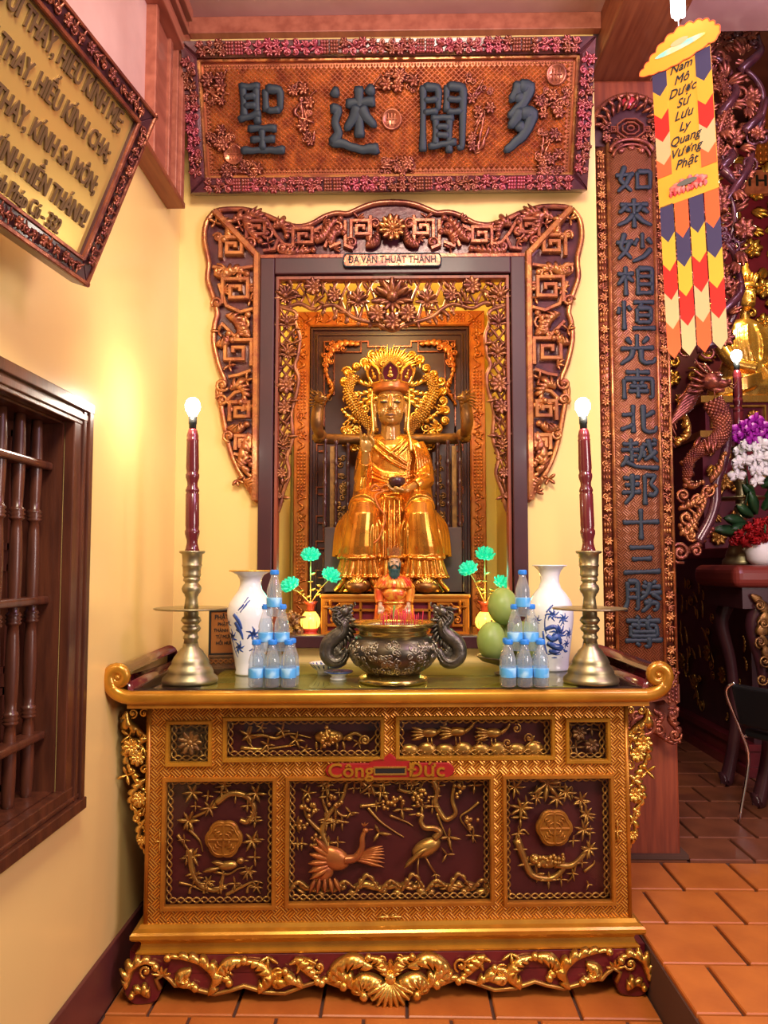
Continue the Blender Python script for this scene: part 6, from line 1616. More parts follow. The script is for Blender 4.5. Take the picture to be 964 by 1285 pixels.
# lettered tablet behind the left candlestick
tb = thing('lettered_tablet', 'small dark-framed wooden tablet with black lettering behind the left candlestick', 'tablet', (-.690, 3.22, TZ), (0, 0, radians(12)))
b = MB(); b.box(-.088, .088, .0, .012, .058, .232); b.obj('board', M('tablet_wood', (.36, .13, .03), (.28, .09, .02), rough=.35, nscale=9), tb)
b = MB(); b.bar([(-.086, .056), (.086, .056), (.086, .234), (-.086, .234)], .010, -.006, .012, closed=True); b.obj('border', MT['black'], tb)
b = MB(); b.box(-.095, .095, -.02, .03, .0, .010).box(-.088, .088, -.012, .024, .010, .048).box(-.092, .092, -.018, .028, .046, .054); bs = b.obj('stand', MT['root'], tb)
c = MB(); c.bar([(-.08+.02*i, .020+.018*(i % 2)) for i in range(9)], .006, -.018, -.010); c.bar([(-.08+.02*i, .038-.018*(i % 2)) for i in range(9)], .006, -.018, -.010); c.obj('stand_carving', MT['copperg'], bs)
for me, z, x in zip(TABLET_TXT, (.207, .178, .153, .127, .101), (-.068, -.055, -.071, -.062, -.062)): link('lettering', me, MT['black'], tb, (x, -.0015, z))

# carved root on the niche floor
rt = thing('carved_root_ornament', 'gnarled brown carved root ornament with yellow blossoms on the niche floor', 'ornament', (-.520, 3.64, NF)); rt.scale = (.78, .9, .95)
b = MB(); r2 = random.Random(5)
b.box(-.10, .10, -.04, .04, 0, .012)
for k in range(11):
    x = -.085+.017*k; pts = [(x, r2.uniform(-.03, .03), .006), (x+r2.uniform(-.03, .03), r2.uniform(-.035, .03), .05), (x+r2.uniform(-.05, .04), r2.uniform(-.035, .03), .09), (x+r2.uniform(-.04, .04), r2.uniform(-.03, .03), .135-.006*abs(k-3))]
    b.tube(cat(pts, 5), lambda t: .013*(1.1-.5*t), 7)
for k in range(26): b.ell((r2.uniform(-.09, .08), r2.uniform(-.045, .0), r2.uniform(.02, .12)), (r2.uniform(.008, .016),)*3, 7, 5)
remesh(b.obj('root_body', MT['root'], rt), .004, 1)
for x, z, r in ((-.062, .10, .02), (-.050, .045, .026), (.03, .035, .020), (.0, .09, .016), (.07, .05, .014)):
    b = MB(); rosette(b, (x, z), r, -.052, 7); b.ell((x, -.045, z), r*.6, 8, 6); b.obj('blossom', MT['stem'], rt)

# lotus lamps
def lotus_lamp(x, y, label, flowers):
    t = thing('lotus_lamp', label, 'lamp', (x, y, NF), (0, 0, 0), 'lotus lamps on the niche floor')
    s = .00375
    b = MB(); b.lathe([(r*s, z*s) for r, z in ((0, 0), (10.5, 0), (11, 1.5), (10, 3), (8, 4), (8.5, 6), (10, 8), (10, 9.5), (0, 9.5))], 28); b.obj('base', M('lamp_base_red', (.55, .05, .03), rough=.35) if 'lamp_base_red' not in bpy.data.materials else bpy.data.materials['lamp_base_red'], t)
    b = MB(); b.lathe([(r*s, z*s) for r, z in ((0, 9), (8, 9), (11, 12), (12.5, 17), (12, 22), (9, 27), (6.5, 30), (0, 30))], 28); b.obj('glowing_vase', MT['amber'], t, label='amber vase lit from inside')
    b = MB()
    for k in range(8): a = 2*pi*k/8; b.tube([(12*s*cos(a), 12*s*sin(a), 10*s), (13*s*cos(a), 13*s*sin(a), 17*s), (9.6*s*cos(a), 9.6*s*sin(a), 26*s)], .0016, 5)
    b.obj('gilt_cage', MT['stem'], t)
    b = MB(); b.lathe([(r*s, z*s) for r, z in ((0, 30), (6, 30), (5, 33), (6, 38), (9.5, 43), (8.5, 43), (4, 38), (0, 38))], 24); b.obj('red_cup', MT['cup'], t)
    for (dx, dz, dy, r, lean) in flowers:
        P = cat([(0, 0, 40*s), (dx*.55*s, dy*s*.5, (40+(dz-40)*.5)*s), (dx*s, dy*s, (dz-8)*s)], 6)
        b = MB(); b.tube(P, .0030, 6)
        for k in range(2):
            i = 3+4*k; b.leaf(P[i], (RNG.choice((-1, 1)), -.4, .4), .030, .014); 
        for k in range(5): a = 2*pi*k/5+.3; b.leaf(P[5]+V((.0, 0, 0)), (cos(a), sin(a), .3), .016, .009)
        so = b.obj('stem', MT['stem'], t)
        c = MB(); T = (V((lean, -.35, 1))).normalized(); Z = V((0, 0, 1)); R_ = Z.rotation_difference(T).to_matrix(); ctr = V((dx*s, dy*s, (dz-7)*s))
        for ring, (n, op, L) in enumerate(((6, .30, 1.0), (8, .62, 1.0), (9, 1.0, .95), (9, 1.3, .7))):
            for k in range(n):
                a = 2*pi*(k+.5*(ring % 2))/n; d = R_@V((sin(op)*cos(a), sin(op)*sin(a), cos(op))); nn = R_@V((-cos(a), -sin(a), .3))
                c.leaf(ctr+d*r*s*.1, d, r*s*L, r*s*.62, tuple(-nn), lift=.35, curl=0, seg=4)
        c.ell(ctr+T*r*s*.35, r*s*.42, 10, 7)
        c.obj('lotus_flower', MT['jade'], so, label='lit turquoise lotus flower')
    point('lotus_lamp_light', (x, y-.065, NF+.20), .9, (1, .62, .15), .02)
    point('lotus_flower_light', (x, y-.02, NF+.30), .35, (.05, 1, .65), .03)
lx = lambda px, Y: (px-500)*Y/975*1.0
lotus_lamp(-.413, 3.66, 'turquoise lotus lamp with an amber vase beside the carved root ornament', [(0, 103, 0, 14, 0), (-23, 66, -3, 14, -.55), (24, 78, -4, 14, .55)])
lotus_lamp(.405, 3.66, 'turquoise lotus lamp with an amber vase behind the green mangoes', [(0, 104, 0, 14, .1), (-19, 86, -3, 14, -.45), (19, 69, -4, 13, .5)])

# small bearded figure in front of the pedestal
q3 = .00366
sf = thing('bearded_figure', 'small painted seated figure with dark beard and red-gold robe behind the incense burner', 'statue', (-.018, 3.53, NF))
S3 = Matrix.Scale(q3, 4)
def S(): return MB(S3)
b = S(); b.box(-32, 32, -12, 14, 0, 5); bevel(b.obj('plinth', MT['brushed'], sf), .003)
b = S()
b.ell((0, 0, 94), (7.2, 7.5, 10), 18, 12); b.ell((0, -1.5, 88.5), (5.8, 6, 5.5), 14, 9); b.tube([(0, 1, 86), (0, 1, 72)], 4.5, 10)
for s_ in (-1, 1):
    b.ell((s_*3.6, -5, 90.5), (2.6, 2.2, 2.4), 8, 6); b.ell((s_*7.2, 1, 92), (1.2, 1.6, 3.6), 8, 6); b.ell((s_*3, -6.3, 95.2), (2.1, 1.2, 1.0), 8, 6); b.tube(cat([(s_*1, -7, 97.4), (s_*3.4, -6.8, 98.4), (s_*5.4, -5, 97)], 3), .6, 5)
b.tube([(0, -7, 97), (0, -8.2, 92.8), (0, -8.6, 91.5)], lambda t: .7+.7*t, 6); b.tube([(-2.2, -7, 88.6), (0, -7.8, 88.3), (2.2, -7, 88.6)], .8, 6)
loft(b, [(0, 2, 40, 15, 9), (0, 2, 60, 16, 9), (0, 2, 74, 13, 7)])
for s_ in (-1, 1):
    b.tube(cat([(s_*13, 2, 72), (s_*19, 0, 60), (s_*18, -8, 48)], 4), 4, 8)
    b.tube([(s_*18, -8, 48), (s_*17, -12, 42)], 2.6, 8); b.ell((s_*16.8, -13.5, 39), (3.4, 2.2, 4), 10, 7)
    for k in range(4): b.tube([(s_*16.8+(k-1.5)*1.6, -14.2, 37.5), (s_*16.8+(k-1.5)*1.8, -15.6, 33.5), (s_*16.8+(k-1.5)*1.7, -14.8, 30.6+.6*abs(k-1.5))], .85, 6)
    b.tube([(s_*13.8, -13.5, 40), (s_*12.6, -15.4, 36.5), (s_*13, -15.6, 34)], .95, 6)
remesh(b.obj('body', MT['face'], sf, label='painted face and pale hands'), .55*q3, 2)
b = S()
for s_ in (-1, 1): b.ell((s_*3, -7.3, 94.8), (1.5, .5, .5), 8, 5)
b.obj('eye_line', MT['black'], sf)
b = S(); b.lathe([(7.4, 86), (7.2, 84), (6.6, 78), (4.5, 71), (1.8, 65), (0, 62)][::-1], 14, (0, -4.5, 0), sy=.62)
for s_ in (-1, 1): b.tube(cat([(s_*.5, -8.6, 90.2), (s_*3, -8.2, 89.4), (s_*5, -6.5, 86)], 3), .9, 6); b.tube([(s_*6.6, -2, 94), (s_*6.6, -3.5, 86)], 1.2, 6)
for k in range(7): b.tube([(-4.8+1.6*k, -8.2, 85), (-3+1*k, -8.4, 74), (-.9+.3*k, -6.4, 64)], .6, 5)
b.obj('beard', MT['beard'], sf)
b = S(); b.lathe([(7.6, 99), (8.2, 99.5), (8.4, 102.5), (7.6, 103)], 20); cw_ = b.obj('crown', MT['robe3'], sf)
for k in range(9):
    a = -pi/2+(k-4)*.52; c = MB(S3 @ Matrix.Translation((0, 0, 102)) @ Matrix.Rotation(a+pi/2, 4, 'Z') @ Matrix.Translation((0, -7.8, 0)) @ Matrix.Rotation(.14, 4, 'X'))
    hh_ = 13-1.2*abs(k-4); c.prism([(-2.2, 0), (2.2, 0), (2.4, hh_*.7), (0, hh_), (-2.4, hh_*.7)], -.5, .5); c.obj('crown_leaf', MT['copperg'], cw_)
b = S(); b.ell((0, 2, 104), (6.5, 6.5, 8), 12, 8); b.obj('hair', MT['black'], sf)
b = S()
loft(b, [(0, 1, 30, 18, 13), (0, 1, 42, 17, 11.5), (0, 2, 58, 17, 10.5), (0, 2, 72, 14, 8), (0, 2, 77, 9, 6)])
for s_ in (-1, 1):
    b.tube(cat([(s_*13, 2, 73), (s_*19.5, 0, 60), (s_*18.5, -7, 49), (s_*17.6, -10, 44)], 4), lambda t: 6.2-1.0*t, 10)
    loft(b, [(s_*20, -2, 6, 8, 10), (s_*19, -4, 24, 6.5, 9), (s_*18, -4, 42, 5.5, 7)])
    b.tube([(s_*9, -4, 34), (s_*11, -13, 30)], 8, 10); loft(b, [(s_*13, -8, 5, 10, 10), (s_*12, -11, 18, 9, 8), (s_*11, -12, 32, 8, 6)])
    for k in range(4): b.tube([(s_*(5+4*k), -19+1.2*k, 32), (s_*(6+4.6*k), -20+1.5*k, 18), (s_*(7+5.2*k), -19+2*k, 6)], 1.1, 6)
loft(b, [(0, -6, 5, 10, 9), (0, -8, 20, 8, 8), (0, -9, 36, 7, 7)])
for k in range(5): b.tube(cat([(-7, -17, 34-5*k), (0, -18.5, 29-5*k), (7, -17, 34-5*k)], 4), 1.0, 6)
remesh(b.obj('robe', MT['robe3'], sf), .6*q3, 1)
b = S(); loft(b, [(0, 1, 62, 25, 13), (0, 1, 64, 25, 13.5), (0, 1.5, 72, 19, 10.5), (0, 2, 79, 9, 7.5), (0, 2, 81, 6.5, 6)])
for k in range(14): a = pi+pi*(k+.5)/14; b.tube([(7*cos(a), 2+7*sin(a), 79), (19.3*cos(a), 1.5+10.8*sin(a), 72), (25.4*cos(a), 1+13.8*sin(a), 62.5)], .9, 5)
b.obj('shoulder_cape', MT['robe2'], sf)
b = S(); b.ell((0, -8.6, 55), (14, 5, 9), 14, 9); b.obj('breast_panel', MT['robe2'], sf)
b = S(); b.tube([(18.2*cos(a), 1.5+12*sin(a), 44.5) for a in [pi+pi*i/14 for i in range(15)]], 1.8, 7); b.obj('belt', MT['gold'], sf)
b = S(); b.tube(cat([(0, -19, 42), (-.6, -21, 24), (0, -19, 7)], 5), 1.5, 6, .5, (0, -1, 0)); b.obj('sash', MT['green'], sf)
for s_ in (-1, 1):
    b = S(); b.ell((s_*12, -17, 7.5), (6, 7, 3), 12, 7); b.obj('shoe', MT['robe2'], sf)
# ------------------------------------------------------------------ from a point of the elevation drawing to a point on the plane Y = const
_sp, _cp, _sy, _cy = sin(PITCH), cos(PITCH), sin(YAW), cos(YAW)
def PX(px, py, Y):
    a = (px-482)/FPX; b = (642.5-py)/FPX
    r = V((-_sy*_cp, _cy*_cp, _sp))+V((_cy, _sy, 0))*a+V((_sy*_sp, -_cy*_sp, _cp))*b
    return V((0, 0, 1.5))+r*(Y/r.y)
# ------------------------------------------------------------------ cloth banner under the bare tube lamp
BW = .230
bn = thing('cloth_banner', 'hanging yellow banner with coloured arrow tails and handwritten words, in front of the carved gate', 'banner', (.998, 2.90, 2.853), (0, 0, radians(-46.8)))
def chevron(x0, x1, z0, z1, d, top=True):
    xm = (x0+x1)/2
    return [(x0, z1), (xm, z1-d), (x1, z1), (x1, z0), (xm, z0-d), (x0, z0)] if top else [(x0, z1), (x1, z1), (x1, z0), (xm, z0-d), (x0, z0)]
lean = lambda pts: [(x-.030*z, z) for x, z in pts]
b = MB(); b.prism(lean([(0, 0), (BW, 0), (BW, .56), (0, .56)]), -.001, .001); cp_ = b.obj('centre_panel', MT['bannery'], bn)
cols = ['bnavy', 'bannery', 'bred', 'bcream', 'bora']
for x0, x1 in ((.001, .058), (BW-.058, BW-.001)):
    for k in range(5):
        z1 = .56-.092*k-(.0 if x0 < .1 else .02)
        b = MB(); b.prism(lean(chevron(x0, x1, max(.10, z1-.092), z1, .030 if k < 4 else 0, k > 0) if k < 4 else [(x0, z1), ((x0+x1)/2, z1-.03), (x1, z1), (x1, z1-.075), (x0, z1-.075)]), -.0030, -.001); b.obj('arrow_patch', MT[cols[k]], bn)
for i, me in enumerate(BANNER_TXT): link('lettering', me, MT['ink'], bn, (BW/2-.030*(.50-.046*i), -.0035, .515-.047*i))
b = MB()
for k in range(13):
    a = 2*pi*k/13; b.leaf((BW/2+.030*cos(a), -.0035, .056+.004*sin(a)), (cos(a), -.02, sin(a)*.42), .046-.020*abs(sin(a)), .028, lift=.04, blunt=True)
for k in range(9): b.leaf((BW/2-.066+.0165*k, -.004, .046), (0, -.03, -1), .022, .018, lift=.1)
b.obj('lotus_print', MT['pink'], bn)
b = MB(); b.prism([(BW/2+.040*cos(a), .062+.011*sin(a)) for a in [2*pi*i/16 for i in range(16)]], -.0085, -.0075); b.obj('lotus_heart', MT['grey'], bn)
tc = ['bnavy', 'bgold', 'bred', 'bcream', 'bora']
for t_ in range(4):
    x0 = BW/4*t_+.0025; x1 = BW/4*(t_+1)-.0025; odd = t_ % 2
    sq_ = (['bora']+tc[:4]) if odd else tc
    tail = None; z = 0.004
    for k in range(5):
        z1 = z-.112*k+(.0 if k == 0 else 0); z0 = z1-.112
        b = MB(); b.prism([(x+.012*sin((zz)*5)*0-.030*zz, zz) for x, zz in chevron(x0, x1, z0, z1, .034, k > 0)], -.001+.0004*t_, .001+.0004*t_)
        if tail is None: tail = b.obj('tail', MT[sq_[k]], bn)
        else: b.obj('tail_patch', MT[sq_[k]], tail)
b = MB(); lt = []
ctr_ = [(-.050, .556), (-.030, .578), (-.008, .596), (.020, .618), (.055, .642), (.095, .658), (.135, .664), (.172, .656), (.205, .648), (.232, .630), (.252, .606), (.268, .578), (.262, .562), (.225, .550), (.180, .540), (.130, .534), (.080, .532), (.030, .536), (-.010, .542)]
for (x0, z0), (x1, z1) in zip(ctr_, ctr_[1:]+ctr_[:1]):
    dx, dz = x1-x0, z1-z0
    for t in (0, .25, .5, .75): h_ = .30*sin(pi*t) if z0 > .555 else .10*sin(pi*t); lt.append((x0+dx*t-dz*h_, z0+dz*t+dx*h_))
b.prism([(x-.016, z) for x, z in lt], -.006, -.002); lt_o = b.obj('lotus_top', MT['bannery'], bn)
b = MB(); b.prism([(.10+.10*cos(a), .594+.013*sin(a)) for a in [2*pi*i/20 for i in range(20)]], -.0075, -.006); b.obj('teal_print', MT['teal'], lt_o)
b = MB(); b.prism([(.10+.035*cos(a), .612+.012*sin(a)) for a in [2*pi*i/16 for i in range(16)]], -.0085, -.0075); b.obj('cream_print', MT['bcream'], lt_o)
b = MB(); b.tube([(x-.016, -.006, z) for x, z in lt], .0020, 5, closed=True); b.obj('red_edge', MT['bora'], lt_o)
hk = V((.998, 2.90, 2.853))+Matrix.Rotation(radians(-46.8), 3, 'Z')@V((.095, 0, .66))
b = MB(); b.tube([(.095, 0, .655), (.095, 0, .70)], .0015, 5); b.tube([V((.095+.008*cos(a), 0, .668+.008*sin(a))) for a in [i*.7 for i in range(10)]], .002, 5); b.obj('hanging_loop', MT['white'], bn)
tl_ = thing('tube_lamp', 'white folded tube lamp hanging over the yellow banner', 'lamp', (hk.x, hk.y, hk.z+.05))
for dx, dy in ((-.016, 0), (.0, .014), (.016, 0)):
    b = MB(); b.tube(cat([(dx-.006, dy, .20), (dx-.006, dy, .03), (dx, dy, .008), (dx+.006, dy, .03), (dx+.006, dy, .20)], 6), .0062, 8); b.obj('glass_tube', MT['cfl'], tl_)
b = MB(); b.lathe([(0, .19), (.026, .19), (.028, .23), (.018, .26), (.014, .29), (0, .29)], 20); b.obj('lamp_base', MT['white'], tl_)
b = MB(); b.tube([(0, 0, .285), (0, 0, .49)], .004, 6); b.obj('cable', MT['black'], tl_)
point('tube_lamp_light', (hk.x-.02, hk.y-.06, hk.z+.14), 1.6, (1, .95, .93), .04)

# ------------------------------------------------------------------ the dim hall to the right
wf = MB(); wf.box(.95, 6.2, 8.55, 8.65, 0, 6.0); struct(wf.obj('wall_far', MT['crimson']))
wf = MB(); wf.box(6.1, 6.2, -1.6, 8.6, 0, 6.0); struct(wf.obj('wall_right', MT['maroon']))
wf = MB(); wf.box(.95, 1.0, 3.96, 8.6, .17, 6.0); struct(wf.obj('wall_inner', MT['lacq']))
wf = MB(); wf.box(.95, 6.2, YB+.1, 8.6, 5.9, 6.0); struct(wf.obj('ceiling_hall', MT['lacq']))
point('hall_altar_lamp', (2.75, 5.45, 4.1), 80, (1, .68, .32), .12)
point('hall_top_lamp', (1.75, 3.0, 4.0), 9, (.86, .70, 1.0), .12)

# carved gate beside the column: post strip, dragon, scrolls and clouds
GY = 3.80
gate = thing('carved_gate', 'purple-brown openwork gate carving with a scaly dragon beside the wooden column', 'carving', (1.30, GY, .9))
def GL(px, py, dy=0.): p = PX(px, py, GY+dy); return V((p.x-1.30, dy, p.z-.9))
def G2(px, py): p = GL(px, py); return (p.x, p.z)
pz0, pz1 = GL(852, 690).z, 3.2
b = MB(); b.box(-.026, .022, -.02, .05, pz0, pz1); po = b.obj('post_strip', MT['purple'], gate)
b = MB(); b.box(.020, .032, -.035, .03, pz0+.02, pz1); b.obj('gilt_fillet', MT['gold'], po)
c = MB(); z = pz0+.03; k = 0
while z < pz1-.03:
    fret(c, .0, z, .026, .007, -.032, -.018, 1 if k % 2 else -1); z += .042; k += 1
    if k % 4 == 0: rosette(c, (0, z), .02, -.03, 6); z += .045
c.obj('strip_carving', MT['copper'], po)
c = MB(); x, z = G2(852, 693); scroll(c, (x, z), .055, -.02, 0, 1.8, .014)
acan(c, [G2(858, 694), G2(872, 684), G2(885, 672), G2(894, 664)], .020, 0, 6, -1, .8); scroll(c, G2(872, 692), .03, -.02, 1, 1.3, .010); c.obj('foot_scroll', MT['copper'], gate)
b = MB(); P = cat([GL(876, 680), GL(890, 655), GL(898, 630), GL(899, 605), GL(906, 585), GL(912, 560), GL(913, 530), GL(910, 508)], 8); b.tube(P, lambda t: .028-.006*t, 10, .7, (0, 1, 0)); b.obj('edge_band', MT['purple'], gate)
c = MB()
for pts, l in (([(852, 672), (866, 660), (880, 640), (888, 616)], 8), ([(850, 640), (862, 636), (876, 628), (896, 610)], 7), ([(856, 600), (866, 612), (880, 606)], 6), ([(872, 650), (862, 668), (852, 660)], 5), ([(890, 606), (902, 590), (908, 570)], 5), ([(852, 580), (862, 590), (858, 610)], 5)):
    acan(c, [G2(*p) for p in pts], .020, -.015, l, 1, .9)
for px, py, r in ((860, 650, .045), (874, 628, .035), (886, 616, .035), (856, 622, .035), (866, 672, .03)): scroll(c, G2(px, py), r, -.02, px*.7, 1.4, .012)
c.obj('cloud_scroll', MT['copperg'], gate)
b = MB(); P = cat([GL(893, 505, -.03), GL(904, 525, -.04), GL(904, 545, -.04), GL(892, 558, -.05), GL(876, 566, -.05), GL(864, 580, -.03), GL(862, 600, -.01)], 8)
rad = lambda t: .046-.026*t
b.tube(P, rad, 10); n = len(P)
for i in range(n-1):
    T = (P[i+1]-P[i]).normalized(); o = V((T.z, 0, -T.x)); r_ = rad(i/(n-1))
    for a in ((-1.25, -.75, -.25, .25, .75, 1.25) if i % 2 else (-1.0, -.5, 0, .5, 1.0)): b.ell(P[i]+o*(r_*sin(a))+V((0, -r_*cos(a), 0)), .0125*(1-.45*i/n), 6, 4)
b.obj('dragon_body', MT['copper'], gate)
b = MB(); beast_head(b, Matrix.Translation(GL(891, 478, -.06)) @ Matrix.Rotation(-.35, 4, 'Z') @ Matrix.Rotation(.25, 4, 'Y'), .15); b.obj('dragon_head', MT['copper'], gate)
c = MB()
for k in range(9):
    p = GL(884-2*k, 478+4*k, -.05); q = [p, p+V((-.05-.008*k, -.01, .0-.012*k)), p+V((-.09-.004*k, .0, -.05-.012*k)), p+V((-.13+.006*k, .0, -.09-.014*k))]
    c.tube(cat(q, 5), lambda t: .015*(1-.75*t), 6)
for k in range(5): c.leaf(GL(880+5*k, 548+4*(k % 2), -.08), (RNG.uniform(-1, .2), -.2, -1), .07, .028)
c.obj('mane', MT['copper'], gate)
b = MB(); P = cat([G2(846, 530), G2(856, 522), G2(864, 536), G2(862, 552), G2(850, 560)], 6); acan(b, [G2(846, 520), G2(860, 524), G2(864, 545), G2(850, 556)], .026, .0, 6, -1, .7, taper=.4); b.obj('gilt_cloud', MT['gold'], gate)
r4 = random.Random(31)
up = [(846, 446), (846, 250), (848, 80), (846, -30), (965, -40), (955, 40), (938, 70), (948, 110), (957, 170), (938, 225), (930, 262), (936, 300), (926, 345), (922, 392), (912, 425), (884, 450)]
upw = [G2(*p) for p in up]
c = MB(); carve(c, upw, .052, .0, r4, 1.9, .22, .9); c.obj('upper_carving', MT['copper'], gate, kind='stuff')
c = MB()
for pts in ([(925, 95), (950, 70), (948, 40), (958, 0)], [(930, 170), (950, 150), (955, 120), (930, 95)], [(905, 260), (935, 215), (945, 180), (957, 130)], [(880, 300), (900, 330), (918, 290), (912, 250)], [(895, 400), (925, 370), (922, 330), (905, 310)], [(870, 440), (900, 430), (918, 400), (926, 360)], [(860, 60), (890, 40), (920, 50), (935, 20)], [(900, 150), (920, 120), (912, 90), (890, 80)], [(895, 220), (915, 200), (905, 170), (885, 160)], [(850, 430), (866, 410), (856, 380)], [(900, 215), (918, 232), (930, 210)]):
    c.tube([V((x, -.03-.02*sin(i*.4), z)) for i, (x, z) in enumerate([(p.x, p.z) for p in cat([G2(*p) for p in pts], 7)])], lambda t: .026*(1-.55*t), 8)
for k in range(26):
    x, z = r4.choice(sites(upw, .1, r4, 60)); scroll(c, (x, z), r4.uniform(.03, .05), -.03, r4.uniform(0, 6), r4.choice((-1, 1))*1.4, .012)
c.obj('upper_scrolls', MT['purple'], gate)
b = MB(); P = cat([GL(900, 95, -.02), GL(912, 130, -.03), GL(902, 165, -.03), GL(898, 200, -.02)], 7); b.tube(P, .028, 9)
for i in range(len(P)-1):
    T = (P[i+1]-P[i]).normalized(); o = V((T.z, 0, -T.x))
    for a in (-1.1, -.4, .4, 1.1): b.ell(P[i]+o*(.028*sin(a))+V((0, -.028*cos(a), 0)), .009, 6, 4)
b.obj('scaly_coil', MT['copper'], gate)

# carved side of the hall's altar, with its top and base mouldings
ha = thing('hall_altar', 'dark carved altar cabinet with worn gilding in the dim hall behind the column', 'altar', (2.20, 4.98, .18))
HZ = 1.36
b = MB(); b.box(.03, 2.6, 0.02, 1.6, .10, HZ); b.obj('carcass', MT['lacq'], ha)
b = MB(); b.box(-.05, 2.65, -.05, 1.66, HZ, HZ+.07); bevel(b.obj('top_slab', MT['maroon2'], ha), .008)
b = MB(); b.box(-.045, 2.6, -.02, 1.62, .16, .20).box(-.02, 2.6, 0, 1.62, .04, .16).box(-.05, 2.6, -.03, 1.62, 0, .06); b.obj('base_moulding', MT['maroon2'], ha)
r5 = random.Random(12); MY = Matrix.Translation((.018, 0, 0)) @ Matrix.Rotation(-pi/2, 4, 'Z')
c = MB(MY)
for k in range(46):
    x = -r5.uniform(.05, 1.55); z = r5.uniform(.26, 1.28); L = r5.uniform(.06, .15); a = r5.choice((1.75, 1.6, 1.4, 1.9, .9, 2.3))
    acan(c, [(x, z), (x+.6*L*cos(a)+.01, z+.6*L*sin(a)), (x+L*cos(a), z+L*sin(a))], .010, 0, 4, r5.choice((-1, 1)), 1.2)
for k in range(16): scroll(c, (-r5.uniform(.1, 1.5), r5.uniform(.24, 1.2)), r5.uniform(.03, .06), 0, r5.uniform(0, 6), 1.3, .009)
for k in range(6): rosette(c, (-.15-.25*k, .45+.12*(k % 3)), .06, 0, 8)
c.obj('side_carving', MT['oldgold'], ha, kind='stuff')
c = MB()
for k in range(14): acan(c, [(.05+.15*k, .25), (.10+.15*k, .5+.2*(k % 3)), (.04+.15*k, .9), (.09+.15*k, 1.2)], .012, .01, 7, 1 if k % 2 else -1, 1.2)
c.obj('front_carving', MT['darkgold'], ha)
# gilded screen behind and the hall's seated gold figure
gs = thing('gilded_screen', 'crimson screen with gilded cloud carving rising behind the gold figure in the hall', 'screen', (3.35, 7.3, 1.5))
b = MB(); b.box(-1.0, 1.8, 0, .06, 0, 4.0); b.obj('panel', MT['crimson'], gs)
c = MB(); r6 = random.Random(4)
carve(c, [(-.95, .3), (1.75, .3), (1.75, 3.9), (-.95, 3.9)], .15, -.02, r6, 1.2, .2); c.obj('cloud_carving', MT['gold'], gs, kind='stuff')
c = MB(); Z = 3.02; p0 = PX(930, 226, 7.2); c.box(p0.x-3.35-.03, p0.x-3.35+.75, -.10, -.04, p0.z-1.5-.13, p0.z-1.5+.10); bd = c.obj('name_board', MT['trimwood'], gs)
link('lettering', HALL_TXT, MT['black'], bd, (p0.x-3.35+.16, -.106, p0.z-1.5-.015)); HALL_TXT.name = 'lettering'
c = MB(); p1 = PX(948, 200, 7.2); p2 = PX(948, 120, 7.2)
c.box(p1.x-3.35-.02, p1.x-3.35+.5, -.07, -.03, p1.z-1.5, p2.z-1.5); ob_ = c.obj('diaper_panel', MT['orange'], gs); c = MB()
for i in range(9):
    for j in range(9): c.ell((p1.x-3.35+.02+.05*i, -.07, p1.z-1.5+.03+.062*j), (.020, .012, .026), 6, 4)
c.obj('diaper_relief', MT['orange'], ob_)
SY = 6.1; f0 = PX(944, 505, SY); q4 = SY/975*1.0
hs = thing('hall_gold_figure', 'tall gilded seated figure with a high headdress in the dim hall', 'statue', (f0.x, SY, f0.z), (0, 0, radians(12)))
S4 = Matrix.Scale(q4, 4)
b = MB(S4)
b.ell((-6, -3, 132), (11, 12, 16), 18, 12); b.ell((-6, -6, 124), (9, 9, 8), 14, 8); b.tube([(-6, 0, 124), (-5, 2, 104)], 6, 10)
b.tube([(-6, -14, 137), (-6, -17, 130), (-6, -17, 128)], lambda t: 1+.8*t, 6); b.tube([(-10, -14, 124), (-6, -15.5, 123.5), (-2, -14, 124)], 1.2, 6)
for s in (-1, 1): b.ell((-6+s*4.6, -13, 135), (2.6, 1.6, 1.2), 8, 6); b.tube([(-6+s*11.5, 1, 138), (-6+s*12, 0, 122)], 1.8, 6); b.tube(cat([(-6+s*1.5, -14.5, 140), (-6+s*5, -14, 141.5), (-6+s*8.5, -11, 139.5)], 3), .8, 5)
loft(b, [(-4, 4, 60, 24, 14), (-4, 4, 90, 25, 13), (-4, 4, 104, 18, 9)])
remesh(b.obj('body', MT['gold'], hs), .008, 1)
b = MB(S4); b.lathe([(12.5, 144), (13.5, 147), (12, 150), (9, 154), (10, 158), (8, 166), (5, 172), (5.5, 176), (3, 182), (0, 184)], 20, (-6, -1, 0))
for k in range(9): a = -pi/2+(k-4)*.4; b.leaf((-6+11*cos(a), -1+11*sin(a), 148), (cos(a)*.3, sin(a)*.3, 1), 14, 7, (cos(a), sin(a), 0))
b.obj('headdress', MT['gold'], hs)
b = MB(S4)
loft(b, [(0, 0, 0, 62, 34), (0, -2, 14, 60, 34), (0, 0, 30, 46, 26), (-3, 3, 56, 32, 19), (-4, 4, 86, 32, 16), (-4, 4, 100, 24, 12), (-5, 3, 106, 12, 8)])
for s in (-1, 1):
    b.tube(cat([(-4+s*24, 4, 96), (-4+s*36, 0, 70), (-4+s*30, -16, 44), (-4+s*8, -26, 36)], 5), lambda t: 10-2*t, 10)
    for k in range(5): b.tube(cat([(-4+s*(6+5*k), -9+1.2*k, 98-3*k), (-4+s*(10+5*k), -15+2*k, 74), (-4+s*(6+6*k), -19+2*k, 48)], 4), 2.0, 6)
    for k in range(6): b.tube(cat([(s*8, -30, 30-2*k), (s*30, -34, 24-3*k), (s*58, -14, 18-3*k)], 5), 2.2, 6)
